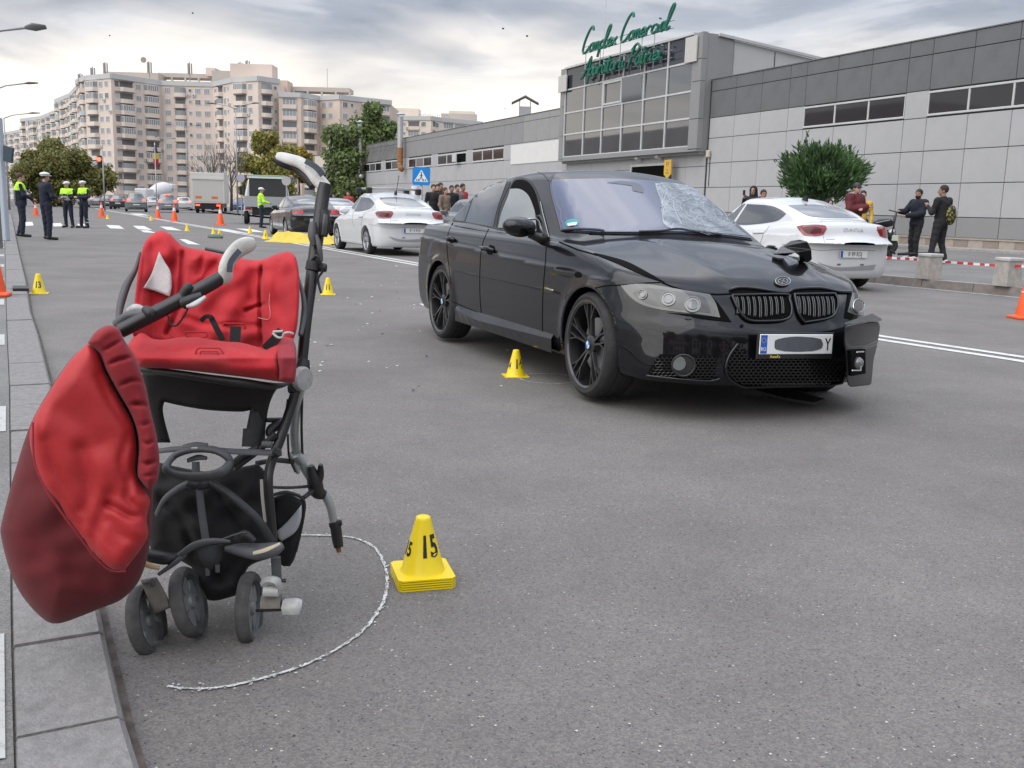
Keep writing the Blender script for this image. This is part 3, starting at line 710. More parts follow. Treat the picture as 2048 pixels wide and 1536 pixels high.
 P = ((430, 1162), (780, 1172), (768, 1298), (700, 1310), (354, 1284), (384, 1228))
 g = c.patch('side_intake', z5(*P), 'px', M_DARK, .004, step=8); comb(P, 5.2, par=g); c.line('intake_trim', z5((350, 1290), (500, 1306), (700, 1322), (760, 1318), (795, 1308)), 'px', M_PAINT_BLACK, .009, .010)
 f = disc('fog_lamp', 575, 1228, 66, 60, M_BLACKTRIM, .014); disc('fog_lens', 548, 1217, 40, 42, mat('fog_glass', (.16, .17, .17), .05, .3, coat=1.), .020, parent=f); ring('fog_ring', 575, 1228, 68, 62, M_BLACKTRIM, .007, .016, parent=f)
 # number plate
 ctr = c.cast_px(1586, 687)
 p, mw = number_plate('number_plate', ROOT, (ctr.x + .028, ctr.y, ctr.z), (-.02, 1, .0), (-.05, 0, 1), (1, .02, .05), None)
 text_obj('Y', .1, M_INK, p, mw @ Matrix.Translation((.222, -.004, .0073)), 'plate_letter', sx=.72)
 text_obj('RO', .030, M_PLATE, p, mw @ Matrix.Translation((-.2345, -.028, .0078)), 'plate_letter', sx=.85)
 st = MB()
 for k in range(12):
  a = 2 * math.pi * k / 12; x, y = -.2335 + .013 * math.cos(a), .022 + .013 * math.sin(a); st.prism([(x + .002 * math.cos(t), y + .002 * math.sin(t)) for t in (0, 1.57, 3.14, 4.71)], (.0074, .0078), mat=mw)
 st.build('plate_stars', mat('star_yellow', (.7, .55, .05), .5), p)
 text_obj('AutoKs', .021, mat('dealer_yellow', (.75, .6, .06), .5), p, mw @ Matrix.Translation((-.145, -.070, .002)), 'frame_lettering', sx=1.1)
 sm = MB(); n = 26; pr = random.Random(2)
 sm.prism([(.012 + (.170 + .012 * pr.random()) * math.cos(2 * math.pi * k / n) * (1 if abs(math.sin(2 * math.pi * k / n)) > .2 else .97), -.001 + .043 * np.sign(math.sin(2 * math.pi * k / n)) * abs(math.sin(2 * math.pi * k / n)) ** .55 + .002 * pr.random()) for k in range(n)], (.0074, .0079), mat=mw)
 sm.build('dirt_smear', mat('grey_smear', (.085, .09, .11), .6, var=.15, vscale=18), p)  # grey patch added in place of the blurred plate characters, not dirt
 # displaced bumper corner on the struck side
 n0 = (.86, .5, .0); p0 = (.74, .66, .5)
 V = [lp(c, x, y, p0, n0) for x, y in z5((1566, 985), (1640, 975), (1765, 952), (1784, 985), (1768, 1090), (1742, 1200), (1728, 1352), (1590, 1366), (1578, 1330), (1574, 1180), (1560, 1080))]
 cl_ = c.inv @ CAM; Bk = [v + (v - cl_).normalized() * .14 for v in V]
 nn = len(V); b = MB(); b.add(V + Bk, [tuple(range(nn)), tuple(range(2 * nn - 1, nn - 1, -1))] + [(i, nn + i, nn + (i + 1) % nn, (i + 1) % nn) for i in range(nn)])
 bc = b.build('torn_bumper_corner', mat('torn_corner_paint', (.008, .008, .01), .35, 0, .25, coat=.25), ROOT); m_ = bc.modifiers.new('bevel', 'BEVEL'); m_.width = .03; m_.segments = 4; bc.data.polygons.foreach_set('use_smooth', [True] * len(bc.data.polygons))
 V = [lp(c, x, y, (.74, .66, .62), (.80, .5, .28)) for x, y in z5((1558, 972), (1640, 944), (1735, 910), (1794, 944), (1786, 962), (1680, 968), (1575, 982))]
 nn = len(V); V2 = [v + (v - cl_).normalized() * .08 for v in V]; b = MB(); b.add(V + V2, [tuple(range(nn)), tuple(range(2 * nn - 1, nn - 1, -1))] + [(i, nn + i, nn + (i + 1) % nn, (i + 1) % nn) for i in range(nn)])
 o = b.build('bumper_top', mat('scuffed_paint', (.055, .058, .07), .35, .2, coat=.6), ROOT); m_ = o.modifiers.new('bevel', 'BEVEL'); m_.width = .006; m_.segments = 2
 V = [lp(c, x, y, (.755, .66, .5), n0) for x, y in z5((1598, 1140), (1688, 1130), (1690, 1280), (1606, 1296))]
 b = MB(); b.add([v + Vector(n0) * .004 for v in V] + [v - Vector(n0) * .03 for v in V], ((0, 1, 2, 3), (7, 6, 5, 4), (0, 4, 5, 1), (1, 5, 6, 2), (2, 6, 7, 3), (3, 7, 4, 0))); b.build('lamp_opening', M_DARK, bc)
 q = lp(c, *z5((1646, 1216))[0], (.77, .66, .5), n0)
 MB().lathe([(.001, .03), (.022, .024), (.034, .008), (.036, -.03)], 20, axis='X', mat=Matrix.Translation(q) @ Matrix.Rotation(R_(25), 4, 'Z')).build('fog_lamp', mat('fog_glass', (.16, .17, .17), .05), bc, True)
 for P in (((1640, 1149), (1682, 1147)), ((1664, 1236), (1664, 1262), (1612, 1262))):
  MB().tube([lp(c, x, y, (.80, .66, .5), n0) for x, y in z5(*P)], .004, 6).build('lamp_bracket', mat('bare_metal', (.6, .6, .6), .35, .6), bc)
 # torn splitter dragging under the nose
 T = [lp(c, x, y, (.70, 0, .10), (0, 0, 1)) for x, y in z5((560, 1350), (720, 1362), (1000, 1392), (1180, 1400))]
 b = MB(); rr = random.Random(9)
 pts = z5((540, 1348), (700, 1358), (860, 1372), (1000, 1380), (1120, 1384), (1240, 1404), (1330, 1420), (1440, 1448), (1380, 1474), (1290, 1460), (1180, 1440), (1060, 1424), (900, 1402), (760, 1384), (600, 1362))
 G = [c.inv @ gnd(x, y, .035) for x, y in pts]; G = [Vector((min(g.x, 1.2), g.y, g.z + (.06 if i < 5 or i > 12 else .0))) for i, g in enumerate(G)]
 nn = len(G); b.add(G + [g + Vector((0, 0, .014)) for g in G], [tuple(range(nn - 1, -1, -1)), tuple(range(nn, 2 * nn))] + [(i, (i + 1) % nn, nn + (i + 1) % nn, nn + i) for i in range(nn)])
 b.build('torn_splitter', mat('scuffed_plastic', (.02, .02, .022), .6, bump=.4, bscale=90), ROOT)
 # side skirt with an upturned face
 sk = []; prof_ = []
 for k in range(13):
  t = k / 12; x = -2.35 + 1.85 * t; e = math.sin(math.pi * min(1, t * 1.5 if t < .66 else 1)) if t < .33 else 1 - max(0, t - .33) / .67 * .75
  h = c.cast((x, .30), 'R'); y0 = (h.y if h else -.88)
  z1 = .335; prof_.append((x, y0, z1, e))
 v = []; f = []
 for (x, y0, z1, e) in prof_:
  v += [(x, y0 + .004, z1), (x, y0 - .012 - .028 * e, z1 - .035 - .035 * e), (x, y0 - .010, .20), (x, y0 + .03, .19)]
 for k in range(12):
  for j in range(3): a = k * 4 + j; f.append((a, a + 4, a + 5, a + 1))
 for sg in (1, -1): mesh('side_skirt', [(a, b_ * sg, z) for a, b_, z in v], f if sg == 1 else [q[::-1] for q in f], M_PAINT_BLACK, ROOT, False)
 # door mirror, near side; the far one is folded away
 ctr = lp(c, *z4((640, 412))[0], (0, -1.02, 0), (0, 1, 0))
 def mf(X, Y, Z):
  x, y, z = X - ctr.x, Y - ctr.y, Z - ctr.z
  e = np.sqrt((x / .085) ** 2 + (y / .118) ** 2 + ((z - .25 * np.maximum(-y, 0) * .2) / .068) ** 2) - 1
  return smax(e * .07, -(x + .045), .012)
 mr = implicit('door_mirror', mf, (ctr.x - .12, ctr.y - .16, ctr.z - .12), (ctr.x + .12, ctr.y + .16, ctr.z + .12), .010, M_PAINT_BLACK, ROOT)
 MB().tube([ctr + Vector((.0, .08, -.04)), ctr + Vector((.02, .14, -.07)), ctr + Vector((.03, .20, -.09))], [(.035, .02), (.03, .018), (.045, .03)], 10).build('mirror_arm', M_BLACKTRIM, mr, True)
 MB().tube([ctr + Vector((-.02, .05, .055)), ctr + Vector((-.0, .12, .06)), ctr + Vector((-.02, .15, .045)), ctr + Vector((.0, .16, .0)), ctr + Vector((.02, .18, -.05))], .008, 8).build('mirror_frame', M_STEEL, mr, True)
 # buckled black panel standing on the bonnet
 h = c.cast_px(*z5((1240, 600))[0])
 tp = thing('buckled_panel', 'buckled black mirror housing standing on the bonnet of the crashed black sedan', 'car part', tuple(c.mw @ h))
 loc = c.mw @ h; Yp = loc.y
 O = [(1128, 545), (1180, 500), (1240, 465), (1290, 458), (1335, 470), (1360, 520), (1364, 580), (1340, 600), (1285, 590), (1290, 555), (1260, 538), (1240, 548), (1200, 560), (1160, 550), (1132, 552)]
 W = [at(x, y, Yp + .05 * math.sin(i * 1.1)) - loc for i, (x, y) in enumerate(z5(*O))]; nn = len(W)
 Cc = sum(W, Vector()) / nn
 b = MB(); b.add(W + [w + Vector((.03, .13, -.004)) for w in W], [(i, nn + i, nn + (i + 1) % nn, (i + 1) % nn) for i in range(nn)])
 tri = geometry.tessellate_polygon([W]); b.add(W, [tuple(t) for t in tri]); b.add([w + Vector((.03, .13, -.004)) for w in W], [tuple(t) for t in tri])
 o = b.build('housing', mat('creased_black_plastic', (.012, .012, .015), .25, coat=.5, bump=.6, bscale=14), tp); bm = bmesh.new(); bm.from_mesh(o.data); bmesh.ops.remove_doubles(bm, verts=bm.verts, dist=1e-5); bmesh.ops.recalc_face_normals(bm, faces=bm.faces); bm.to_mesh(o.data); bm.free()
 m_ = o.modifiers.new('bevel', 'BEVEL'); m_.width = .010; m_.segments = 3; m_.limit_method = 'ANGLE'
 # tail lamps, rear plate on the unseen end
 for sg in (1, -1): c.patch('tail_lamp', [(sg * .45, .74), (sg * .80, .76), (sg * .80, .90), (sg * .5, .92)], 'B', M_TAIL, .006)
 c.patch('rear_window', [(-.5, 1.08), (.5, 1.08), (.42, 1.30), (-.42, 1.30)], 'B', M_GLASS_SIDE, .006)
def crack_material():
 m = bpy.data.materials.new('crazed_glass'); m.use_nodes = True; nt = m.node_tree; N, L = nt.nodes, nt.links; b = N['Principled BSDF']
 tc = N.new('ShaderNodeTexCoord')
 def vor(s, w):
  v = N.new('ShaderNodeTexVoronoi'); v.feature = 'DISTANCE_TO_EDGE'; v.inputs['Scale'].default_value = s
  n = N.new('ShaderNodeTexNoise'); n.inputs['Scale'].default_value = 9; mx = N.new('ShaderNodeMix'); mx.data_type = 'VECTOR'; mx.inputs[0].default_value = .12
  L.new(tc.outputs['Object'], n.inputs[0]); L.new(tc.outputs['Object'], mx.inputs[4]); L.new(n.outputs['Color'], mx.inputs[5]); L.new(mx.outputs[1], v.inputs['Vector'])
  r = N.new('ShaderNodeMapRange'); L.new(v.outputs['Distance'], r.inputs[0]); r.inputs[1].default_value = 0; r.inputs[2].default_value = w; r.inputs[3].default_value = 1; r.inputs[4].default_value = 0; return r.outputs[0]
 a, c = vor(24, .10), vor(60, .22); mx = N.new('ShaderNodeMath'); mx.operation = 'MAXIMUM'; L.new(a, mx.inputs[0]); L.new(c, mx.inputs[1])
 n = N.new('ShaderNodeTexNoise'); n.inputs['Scale'].default_value = 5; L.new(tc.outputs['Object'], n.inputs[0]); r2 = N.new('ShaderNodeMapRange'); L.new(n.outputs[0], r2.inputs[0]); r2.inputs[1].default_value = .35; r2.inputs[2].default_value = .62
 mm = N.new('ShaderNodeMath'); mm.operation = 'MULTIPLY'; L.new(mx.outputs[0], mm.inputs[0]); L.new(r2.outputs[0], mm.inputs[1])
 c1 = N.new('ShaderNodeMix'); c1.data_type = 'RGBA'; L.new(mm.outputs[0], c1.inputs[0]); c1.inputs[6].default_value = (.12, .14, .17, 1); c1.inputs[7].default_value = (.40, .44, .48, 1); L.new(c1.outputs[2], b.inputs['Base Color'])
 b.inputs['Roughness'].default_value = .3; b.inputs['IOR'].default_value = 1.7
 bp = N.new('ShaderNodeBump'); bp.inputs['Strength'].default_value = .5; bp.inputs['Distance'].default_value = .004; L.new(mx.outputs[0], bp.inputs['Height']); L.new(bp.outputs[0], b.inputs['Normal'])
 return m
bmw_fittings()
# ------------------------------------------------------------ setting: road, kerbs, pavements
PH = R_(113.75); ST = Vector((math.cos(PH), math.sin(PH), 0)); WN = Vector((math.sin(PH), -math.cos(PH), 0))
def sw(s, D, z=0.): return ST * s + WN * D + Vector((0, 0, z))      # street frame: s along, D to the right
def asphalt(name, c0, c1, light, scale=1.):
 m = bpy.data.materials.new(name); m.use_nodes = True; nt = m.node_tree; N, L = nt.nodes, nt.links; b = N['Principled BSDF']
 tc = N.new('ShaderNodeTexCoord')
 def nz(s, d, r=.6):
  n = N.new('ShaderNodeTexNoise'); n.inputs['Scale'].default_value = s; n.inputs['Detail'].default_value = d; n.inputs['Roughness'].default_value = r; L.new(tc.outputs['Object'], n.inputs[0]); return n.outputs[0]
 def rmp(f, a, p, c, q):
  r = N.new('ShaderNodeValToRGB'); L.new(f, r.inputs[0]); r.color_ramp.elements[0].position = p; r.color_ramp.elements[0].color = (*a, 1); r.color_ramp.elements[1].position = q; r.color_ramp.elements[1].color = (*c, 1); return r.outputs[0]
 def mix(mode, f, a, c):
  x = N.new('ShaderNodeMix'); x.data_type = 'RGBA'; x.blend_type = mode
  if isinstance(f, float): x.inputs[0].default_value = f
  else: L.new(f, x.inputs[0])
  L.new(a, x.inputs[6])
  if isinstance(c, tuple): x.inputs[7].default_value = (*c, 1)
  else: L.new(c, x.inputs[7])
  return x.outputs[2]
 base = rmp(nz(.35, 6), c0, .32, c1, .68)
 wear = rmp(nz(1.1, 9, .72), (.80, .80, .81), .3, (1.12, 1.12, 1.11), .7); base = mix('MULTIPLY', 1., base, wear)
 # aggregate: small stones in several tones
 v = N.new('ShaderNodeTexVoronoi'); v.inputs['Scale'].default_value = 190 * scale; L.new(tc.outputs['Object'], v.inputs[0])
 sp = N.new('ShaderNodeSeparateColor'); L.new(v.outputs['Color'], sp.inputs[0])
 tone = rmp(sp.outputs[0], (.66, .66, .66), .0, (1.34, 1.32, 1.28), 1.); base = mix('MULTIPLY', .8, base, tone)
 v2 = N.new('ShaderNodeTexVoronoi'); v2.inputs['Scale'].default_value = 55 * scale; v2.inputs['Randomness'].default_value = 1; L.new(tc.outputs['Object'], v2.inputs[0])
 s2 = N.new('ShaderNodeSeparateColor'); L.new(v2.outputs['Color'], s2.inputs[0])
 g = N.new('ShaderNodeMath'); g.operation = 'GREATER_THAN'; g.inputs[1].default_value = .86; L.new(s2.outputs[1], g.inputs[0])
 d = N.new('ShaderNodeMath'); d.operation = 'LESS_THAN'; d.inputs[1].default_value = .17; L.new(v2.outputs['Distance'], d.inputs[0])
 mm = N.new('ShaderNodeMath'); mm.operation = 'MULTIPLY'; L.new(g.outputs[0], mm.inputs[0]); L.new(d.outputs[0], mm.inputs[1])
 k = N.new('ShaderNodeMath'); k.operation = 'MULTIPLY'; k.inputs[1].default_value = light; L.new(mm.outputs[0], k.inputs[0])
 base = mix('MIX', k.outputs[0], base, (.42, .40, .37))
 g2 = N.new('ShaderNodeMath'); g2.operation = 'LESS_THAN'; g2.inputs[1].default_value = .10; L.new(s2.outputs[2], g2.inputs[0])
 m2 = N.new('ShaderNodeMath'); m2.operation = 'MULTIPLY'; L.new(g2.outputs[0], m2.inputs[0]); L.new(d.outputs[0], m2.inputs[1]); base = mix('MIX', m2.outputs[0], base, (.05, .05, .05))
 L.new(base, b.inputs['Base Color']); b.inputs['Roughness'].default_value = .82
 bp = N.new('ShaderNodeBump'); bp.inputs['Strength'].default_value = .55; bp.inputs['Distance'].default_value = .004
 h = N.new('ShaderNodeMath'); h.operation = 'ADD'; L.new(v.outputs['Distance'], h.inputs[0]); L.new(nz(90 * scale, 3), h.inputs[1])
 L.new(h.outputs[0], bp.inputs['Height']); L.new(bp.outputs[0], b.inputs['Normal']); return m
M_ASPH = asphalt('road_asphalt', (.140, .130, .124), (.182, .170, .162), .95)
M_PAVE = asphalt('pavement_asphalt', (.15, .145, .14), (.20, .195, .19), .6)
def worn_paint(name, col, lo=.42, hi=.60, sc=14., under=(.16, .158, .155)):
 m = bpy.data.materials.new(name); m.use_nodes = True; nt = m.node_tree; N, L = nt.nodes, nt.links; b = N['Principled BSDF']
 tc = N.new('ShaderNodeTexCoord'); n = N.new('ShaderNodeTexNoise'); n.inputs['Scale'].default_value = sc; n.inputs['Detail'].default_value = 9; n.inputs['Roughness'].default_value = .75; L.new(tc.outputs['Object'], n.inputs[0])
 r = N.new('ShaderNodeValToRGB'); L.new(n.outputs[0], r.inputs[0]); e = r.color_ramp.elements; e[0].position = lo; e[0].color = (*under, 1); e[1].position = hi; e[1].color = (*col, 1)
 L.new(r.outputs[0], b.inputs['Base Color']); b.inputs['Roughness'].default_value = .75; return m
M_LINE = worn_paint('road_paint_white', (.60, .60, .58), .30, .46)
M_LINE_WORN = worn_paint('road_paint_worn', (.44, .44, .42), .40, .62)
M_STONE = mat('kerb_stone', (.215, .205, .20), .85, bump=.5, bscale=120, var=.22, vscale=30)
M_STONE_R = mat('kerb_stone_brown', (.20, .175, .16), .85, bump=.4, bscale=60, var=.3, vscale=6)
M_JOINT = mat('mortar_joint', (.12, .10, .085), .95, var=.5, vscale=14, bump=.5, bscale=40)
M_PLINTH = mat('bollard_stone', (.36, .33, .30), .85, bump=.4, bscale=60, var=.22, vscale=9)
tag(mesh('ground', [(-1500, -300, -.012), (1500, -300, -.012), (1500, 2600, -.012), (-1500, 2600, -.012)], [(0, 1, 2, 3)], M_PAVE), kind='structure')
# carriageway
tag(mesh('road', [(-14, -60, 0), (40, -60, 0), tuple(sw(420, 40)), tuple(sw(420, -60))], [(0, 1, 2, 3)], M_ASPH), kind='structure')
def strip(mb, pts, w0, w1, z):
 """ribbon between offsets w0..w1 to the right of a ground polyline"""
 L_, R2 = [], []
 for i, p in enumerate(pts):
  t = (pts[min(i + 1, len(pts) - 1)] - pts[max(i - 1, 0)]); t.z = 0; t.normalize(); n = Vector((t.y, -t.x, 0))
  L_.append(Vector((p.x, p.y, z)) + n * w0); R2.append(Vector((p.x, p.y, z)) + n * w1)
 for i in range(len(pts) - 1): mb.add([L_[i], R2[i], R2[i + 1], L_[i + 1]], ((0, 1, 2, 3),))
cl = [gnd(3600, 1010), gnd(2300, 762), gnd(2048, 719), gnd(1757, 675.5), gnd(1300, 603), gnd(843, 530), gnd(660, 498), gnd(530, 475), gnd(403, 453.5), gnd(256, 428), gnd(190, 417)]
b = MB(); strip(b, cl, -.19, -.07, .004); strip(b, cl, .07, .19, .004); tag(b.build('centre_line', M_LINE), kind='structure')
bpy.data.objects['centre_line'].data.flip_normals()
zz = lambda *p: [(x / 4.096, 280 + y / 4.096) for x, y in p]
z3_ = lambda *p: [(450 + x / 4.096, 300 + y / 4.096) for x, y in p]
quads = [zz((205, 672), (265, 670), (275, 700), (212, 704)), zz((430, 682), (498, 680), (518, 706), (440, 708)), zz((632, 686), (690, 686), (700, 712), (650, 714)), zz((868, 696), (975, 700), (1020, 728), (902, 724)),
     zz((1088, 702), (1180, 704), (1250, 738), (1130, 730)), zz((1308, 708), (1400, 712), (1492, 742), (1370, 736)), zz((1148, 740), (1205, 738), (1285, 762), (1180, 756)), zz((1468, 812), (1522, 814), (1642, 858), (1540, 852)),
     z3_((86, 642), (220, 648), (340, 676), (200, 668)), zz((1060, 600), (1160, 604), (1230, 618), (1120, 616)), zz((1740, 722), (1860, 730), (2040, 766), (1900, 758))]
b = MB()
for q in quads: b.add([gnd(x, y, .004) for x, y in q], ((0, 1, 2, 3),))
o = tag(b.build('crossing_stripes', M_LINE), kind='structure'); bm = bmesh.new(); bm.from_mesh(o.data); bmesh.ops.recalc_face_normals(bm, faces=bm.faces); bm.to_mesh(o.data); bm.free()
b = MB(); q = [gnd(845, 609), gnd(850, 608)]; b.add([gnd(838, 607, .004), gnd(852, 608, .004), gnd(860, 614, .004), gnd(846, 611, .004)], ((3, 2, 1, 0),)); tag(b.build('lane_dash', M_LINE), kind='structure')
# chalk: worn line with crumbly edges
def chalk(name, pts, w, label, closed=False, jit=.6):
 r = random.Random(3); b = MB(); n = len(pts)
 for k in range(3):
  L_ = [];
  for i in range(n if closed else n):
   p, q = pts[i], pts[(i + 1) % n if closed else min(i + 1, n - 1)]; a = pts[i - 1] if (i or closed) else p
   t = (q - a); t.z = 0; t.normalize(); nn = Vector((t.y, -t.x, 0)); o_ = (k - 1) * w * .26 + r.uniform(-1, 1) * w * .16
   L_.append((p + nn * (o_ - w * .22 * r.uniform(.3, 1.3)), p + nn * (o_ + w * .22 * r.uniform(.3, 1.3))))
  for i in range(len(L_) - (0 if closed else 1)):
   if r.random() < .14: continue
   j = (i + 1) % len(L_); z = .0045 + .0002 * k
   b.add([(*L_[i][0].xy, z), (*L_[i][1].xy, z), (*L_[j][1].xy, z), (*L_[j][0].xy, z)], ((3, 2, 1, 0),))
 for _ in range(int(n * .5)):
  p = pts[r.randrange(n)]; s_ = r.uniform(.0012, .004); c_ = p + Vector((r.gauss(0, w * .8), r.gauss(0, w * .8), 0))
  b.add([(c_.x - s_, c_.y - s_, .0052), (c_.x + s_, c_.y - s_ * .6, .0052), (c_.x + s_ * .7, c_.y + s_, .0052), (c_.x - s_ * .8, c_.y + s_ * .7, .0052)], ((0, 1, 2, 3),))
 o = b.build(name, worn_paint('chalk', (.62, .62, .60), .38, .56, 60.)); return tag(o, label, 'chalk mark')
def smooth_pts(P, k=8, closed=False):
 out = []; n = len(P)
 for i in range(n if closed else n - 1):
  p0, p1, p2, p3 = (P[(i - 1) % n] if closed or i else P[0]), P[i], P[(i + 1) % n], (P[(i + 2) % n] if closed or i + 2 < n else P[-1])
  for j in range(k):
   t = j / k; out.append(.5 * ((2 * p1) + (p2 - p0) * t + (2 * p0 - 5 * p1 + 4 * p2 - p3) * t * t + (3 * p1 - p0 - 3 * p2 + p3) * t ** 3))
 if not closed: out.append(P[-1])
 return out
zc = lambda *p: [gnd(x / 2.133, 1000 + y / 2.133) for x, y in p]
chalk('chalk_arc', smooth_pts(zc((715, 800), (780, 808), (880, 810), (1000, 795), (1140, 760), (1290, 712), (1440, 640), (1560, 550), (1630, 450), (1652, 360), (1640, 280), (1600, 210), (1530, 172), (1440, 157), (1280, 154), (1150, 158)), 14), 0.011, 'thick white chalk arc drawn on the asphalt round the stroller')
cc = gnd(1097, 758); chalk('chalk_circle', [cc + Vector((.20 * math.cos(2 * math.pi * k / 60), .20 * math.sin(2 * math.pi * k / 60), 0)) for k in range(60)], .012, 'small white chalk circle beside the front wheel of the black sedan', True)
# debris: glass and plastic crumbs on the carriageway
dr = random.Random(11); b = MB()
def crumb(p, s, k):
 n = dr.choice((4, 5)); a0 = dr.random() * 6; v = [p + Vector((s * dr.uniform(.6, 1.2) * math.cos(a0 + 6.283 * i / n), s * dr.uniform(.6, 1.2) * math.sin(a0 + 6.283 * i / n), dr.uniform(.0, .4) * s)) for i in range(n)]
 top = p + Vector((0, 0, s * .6)); b.add(v + [top], [(i, (i + 1) % n, n) for i in range(n)], k)
for i in range(60):
 px_, py_ = dr.gauss(760, 130), dr.gauss(640, 75)
 if 530 < py_ < 1100: crumb(gnd(px_, py_, .001), dr.uniform(.006, .018), dr.choice((0, 0, 1)))
for i in range(260):
 px_, py_ = dr.uniform(150, 2040), dr.uniform(760, 1530); crumb(gnd(px_, py_, .001), dr.uniform(.0015, .0042), dr.choice((0, 0, 0, 1)))
for (x, y, s) in ((695, 596, .02), (744, 595, .028), (721, 609, .018), (793, 533, .03), (1003, 772, .012), (1805, 1166, .006), (745, 627, .02), (1790, 1272, .005), (640, 380, .01)):
 if y > 420: crumb(gnd(x, y, .001), s, 0)
tag(b.build('road_debris', [mat('pale_debris', (.52, .50, .46), .6), mat('dark_debris', (.03, .03, .03), .5)]), kind='stuff')
# left kerb: separate stones, raised pavement behind
KZ = .055
kr = [gnd(300, 1640, KZ), gnd(281, 1536, KZ), gnd(248, 1431, KZ), gnd(204, 1240, KZ), gnd(103, 772, KZ), gnd(75, 662, KZ), gnd(61, 622, KZ), gnd(52, 561, KZ), gnd(37, 500, KZ), gnd(26, 445, KZ), gnd(21, 425, KZ)]
kl = [gnd(30, 1640, KZ), gnd(28, 1536, KZ), gnd(25, 1431, KZ), gnd(21, 1240, KZ), gnd(18, 772, KZ), gnd(13, 662, KZ), gnd(12, 622, KZ), gnd(11, 561, KZ), gnd(10, 500, KZ), gnd(9.4, 445, KZ), gnd(9, 425, KZ)]
def along(P, d):
 for i in range(len(P) - 1):
  l = (P[i + 1] - P[i]).length
  if d <= l: return P[i].lerp(P[i + 1], d / l)
  d -= l
 return P[-1]
def proj_len(P, q):
 best = (1e9, 0); acc = 0
 for i in range(len(P) - 1):
  a, c = P[i], P[i + 1]; l = (c - a).length; t = max(0, min(1, (q - a).dot(c - a) / (l * l))); e = (a.lerp(c, t) - q).length
  if e < best[0]: best = (e, acc + t * l)
  acc += l
 return best[1]
kj = [proj_len(kr, gnd(*p, KZ)) for p in ((262, 1490), (206, 1262), (150, 985), (118, 840), (100, 748), (86, 708), (80, 678))]
kj = [0, proj_len(kr, gnd(248, 1431, KZ)), proj_len(kr, gnd(206, 1262, KZ))]
while kj[-1] < 70: kj.append(kj[-1] + (.62 if kj[-1] < 4 else .85))
kerb = tag(bpy.data.objects.new('kerb', None), kind='structure'); link(kerb)
tot = [sum((P[i + 1] - P[i]).length for i in range(len(P) - 1)) for P in (kr, kl)]
for i in range(len(kj) - 1):
 a0, a1 = kj[i] + .009, kj[i + 1] - .009
 if a1 > tot[0]: break
 rs = [along(kr, a0), along(kr, (a0 + a1) / 2), along(kr, a1)]
 ls = [along(kl, proj_len(kl, p)) for p in rs]
 v = []
 dz = dr.uniform(-.003, .003)
 for p, q in zip(rs, ls):
  n = (q - p).normalized(); v += [p - n * .012 + Vector((0, 0, -KZ - .02)), p + Vector((0, 0, dz - .012)), p + n * .012 + Vector((0, 0, dz)), q - n * .008 + Vector((0, 0, dz)), q + Vector((0, 0, dz - .02))]
 f = []
 for k in (0, 1):
  for j in range(4): q0 = k * 5 + j; f.append((q0, q0 + 1, q0 + 6, q0 + 5))
 f += [(0, 4, 3, 2, 1), (10, 11, 12, 13, 14)]
 o = mesh('kerbstone', v, [q[::-1] for q in f], M_STONE, kerb)
 bm = bmesh.new(); bm.from_mesh(o.data); bmesh.ops.recalc_face_normals(bm, faces=bm.faces); bm.to_mesh(o.data); bm.free()
b = MB(); strip(b, [Vector((p.x, p.y, 0)) for p in kr], -.045, .0, .003); strip(b, kr, -.03, -.001, KZ - .02)
b = MB(); n = len(kr)
for i in range(n - 1):
 b.add([kr[i], kl[i], kl[i + 1], kr[i + 1]], ((3, 2, 1, 0),));
for v in range(len(b.v)): b.v[v] = (b.v[v][0], b.v[v][1], KZ - .013)
b2 = MB(); strip(b2, [Vector((p.x, p.y, 0)) for p in kr], .0, .024, .003); b.add(b2.v, b2.f)
o = tag(b.build('kerb_joint', M_JOINT), kind='structure'); bm = bmesh.new(); bm.from_mesh(o.data); bmesh.ops.recalc_face_normals(bm, faces=bm.faces); bm.to_mesh(o.data); bm.free()
b = MB()
for i in range(len(kl) - 1):
 a, c = kl[i], kl[i + 1]; b.add([(a.x, a.y, KZ - .004), (c.x, c.y, KZ - .004), (c.x - 30, c.y - 4, KZ - .004), (a.x - 30, a.y - 4, KZ - .004)], ((0, 1, 2, 3),))
tag(b.build('pavement_left', M_PAVE), kind='structure')
# painted blocks beside the kerb
b = MB(); d0 = proj_len(kl, gnd(23, 1515, KZ)); L1 = proj_len(kl, gnd(22, 1182, KZ)) - d0; d = d0; k = 0
S2 = proj_len(kl, gnd(20, 862, KZ)) - d0
while d < 44:
 a, c = along(kl, d), along(kl, d + min(L1, .62)); nl = Vector((-1, -.25, 0)).normalized()
 b.add([(*(a + nl * .015).xy, KZ), (*(c + nl * .015).xy, KZ), (*(c + nl * .22).xy, KZ), (*(a + nl * .22).xy, KZ)], ((0, 1, 2, 3),)); d += S2
tag(b.build('painted_blocks', worn_paint('block_paint', (.44, .44, .42), .28, .5, 20.)), kind='structure')
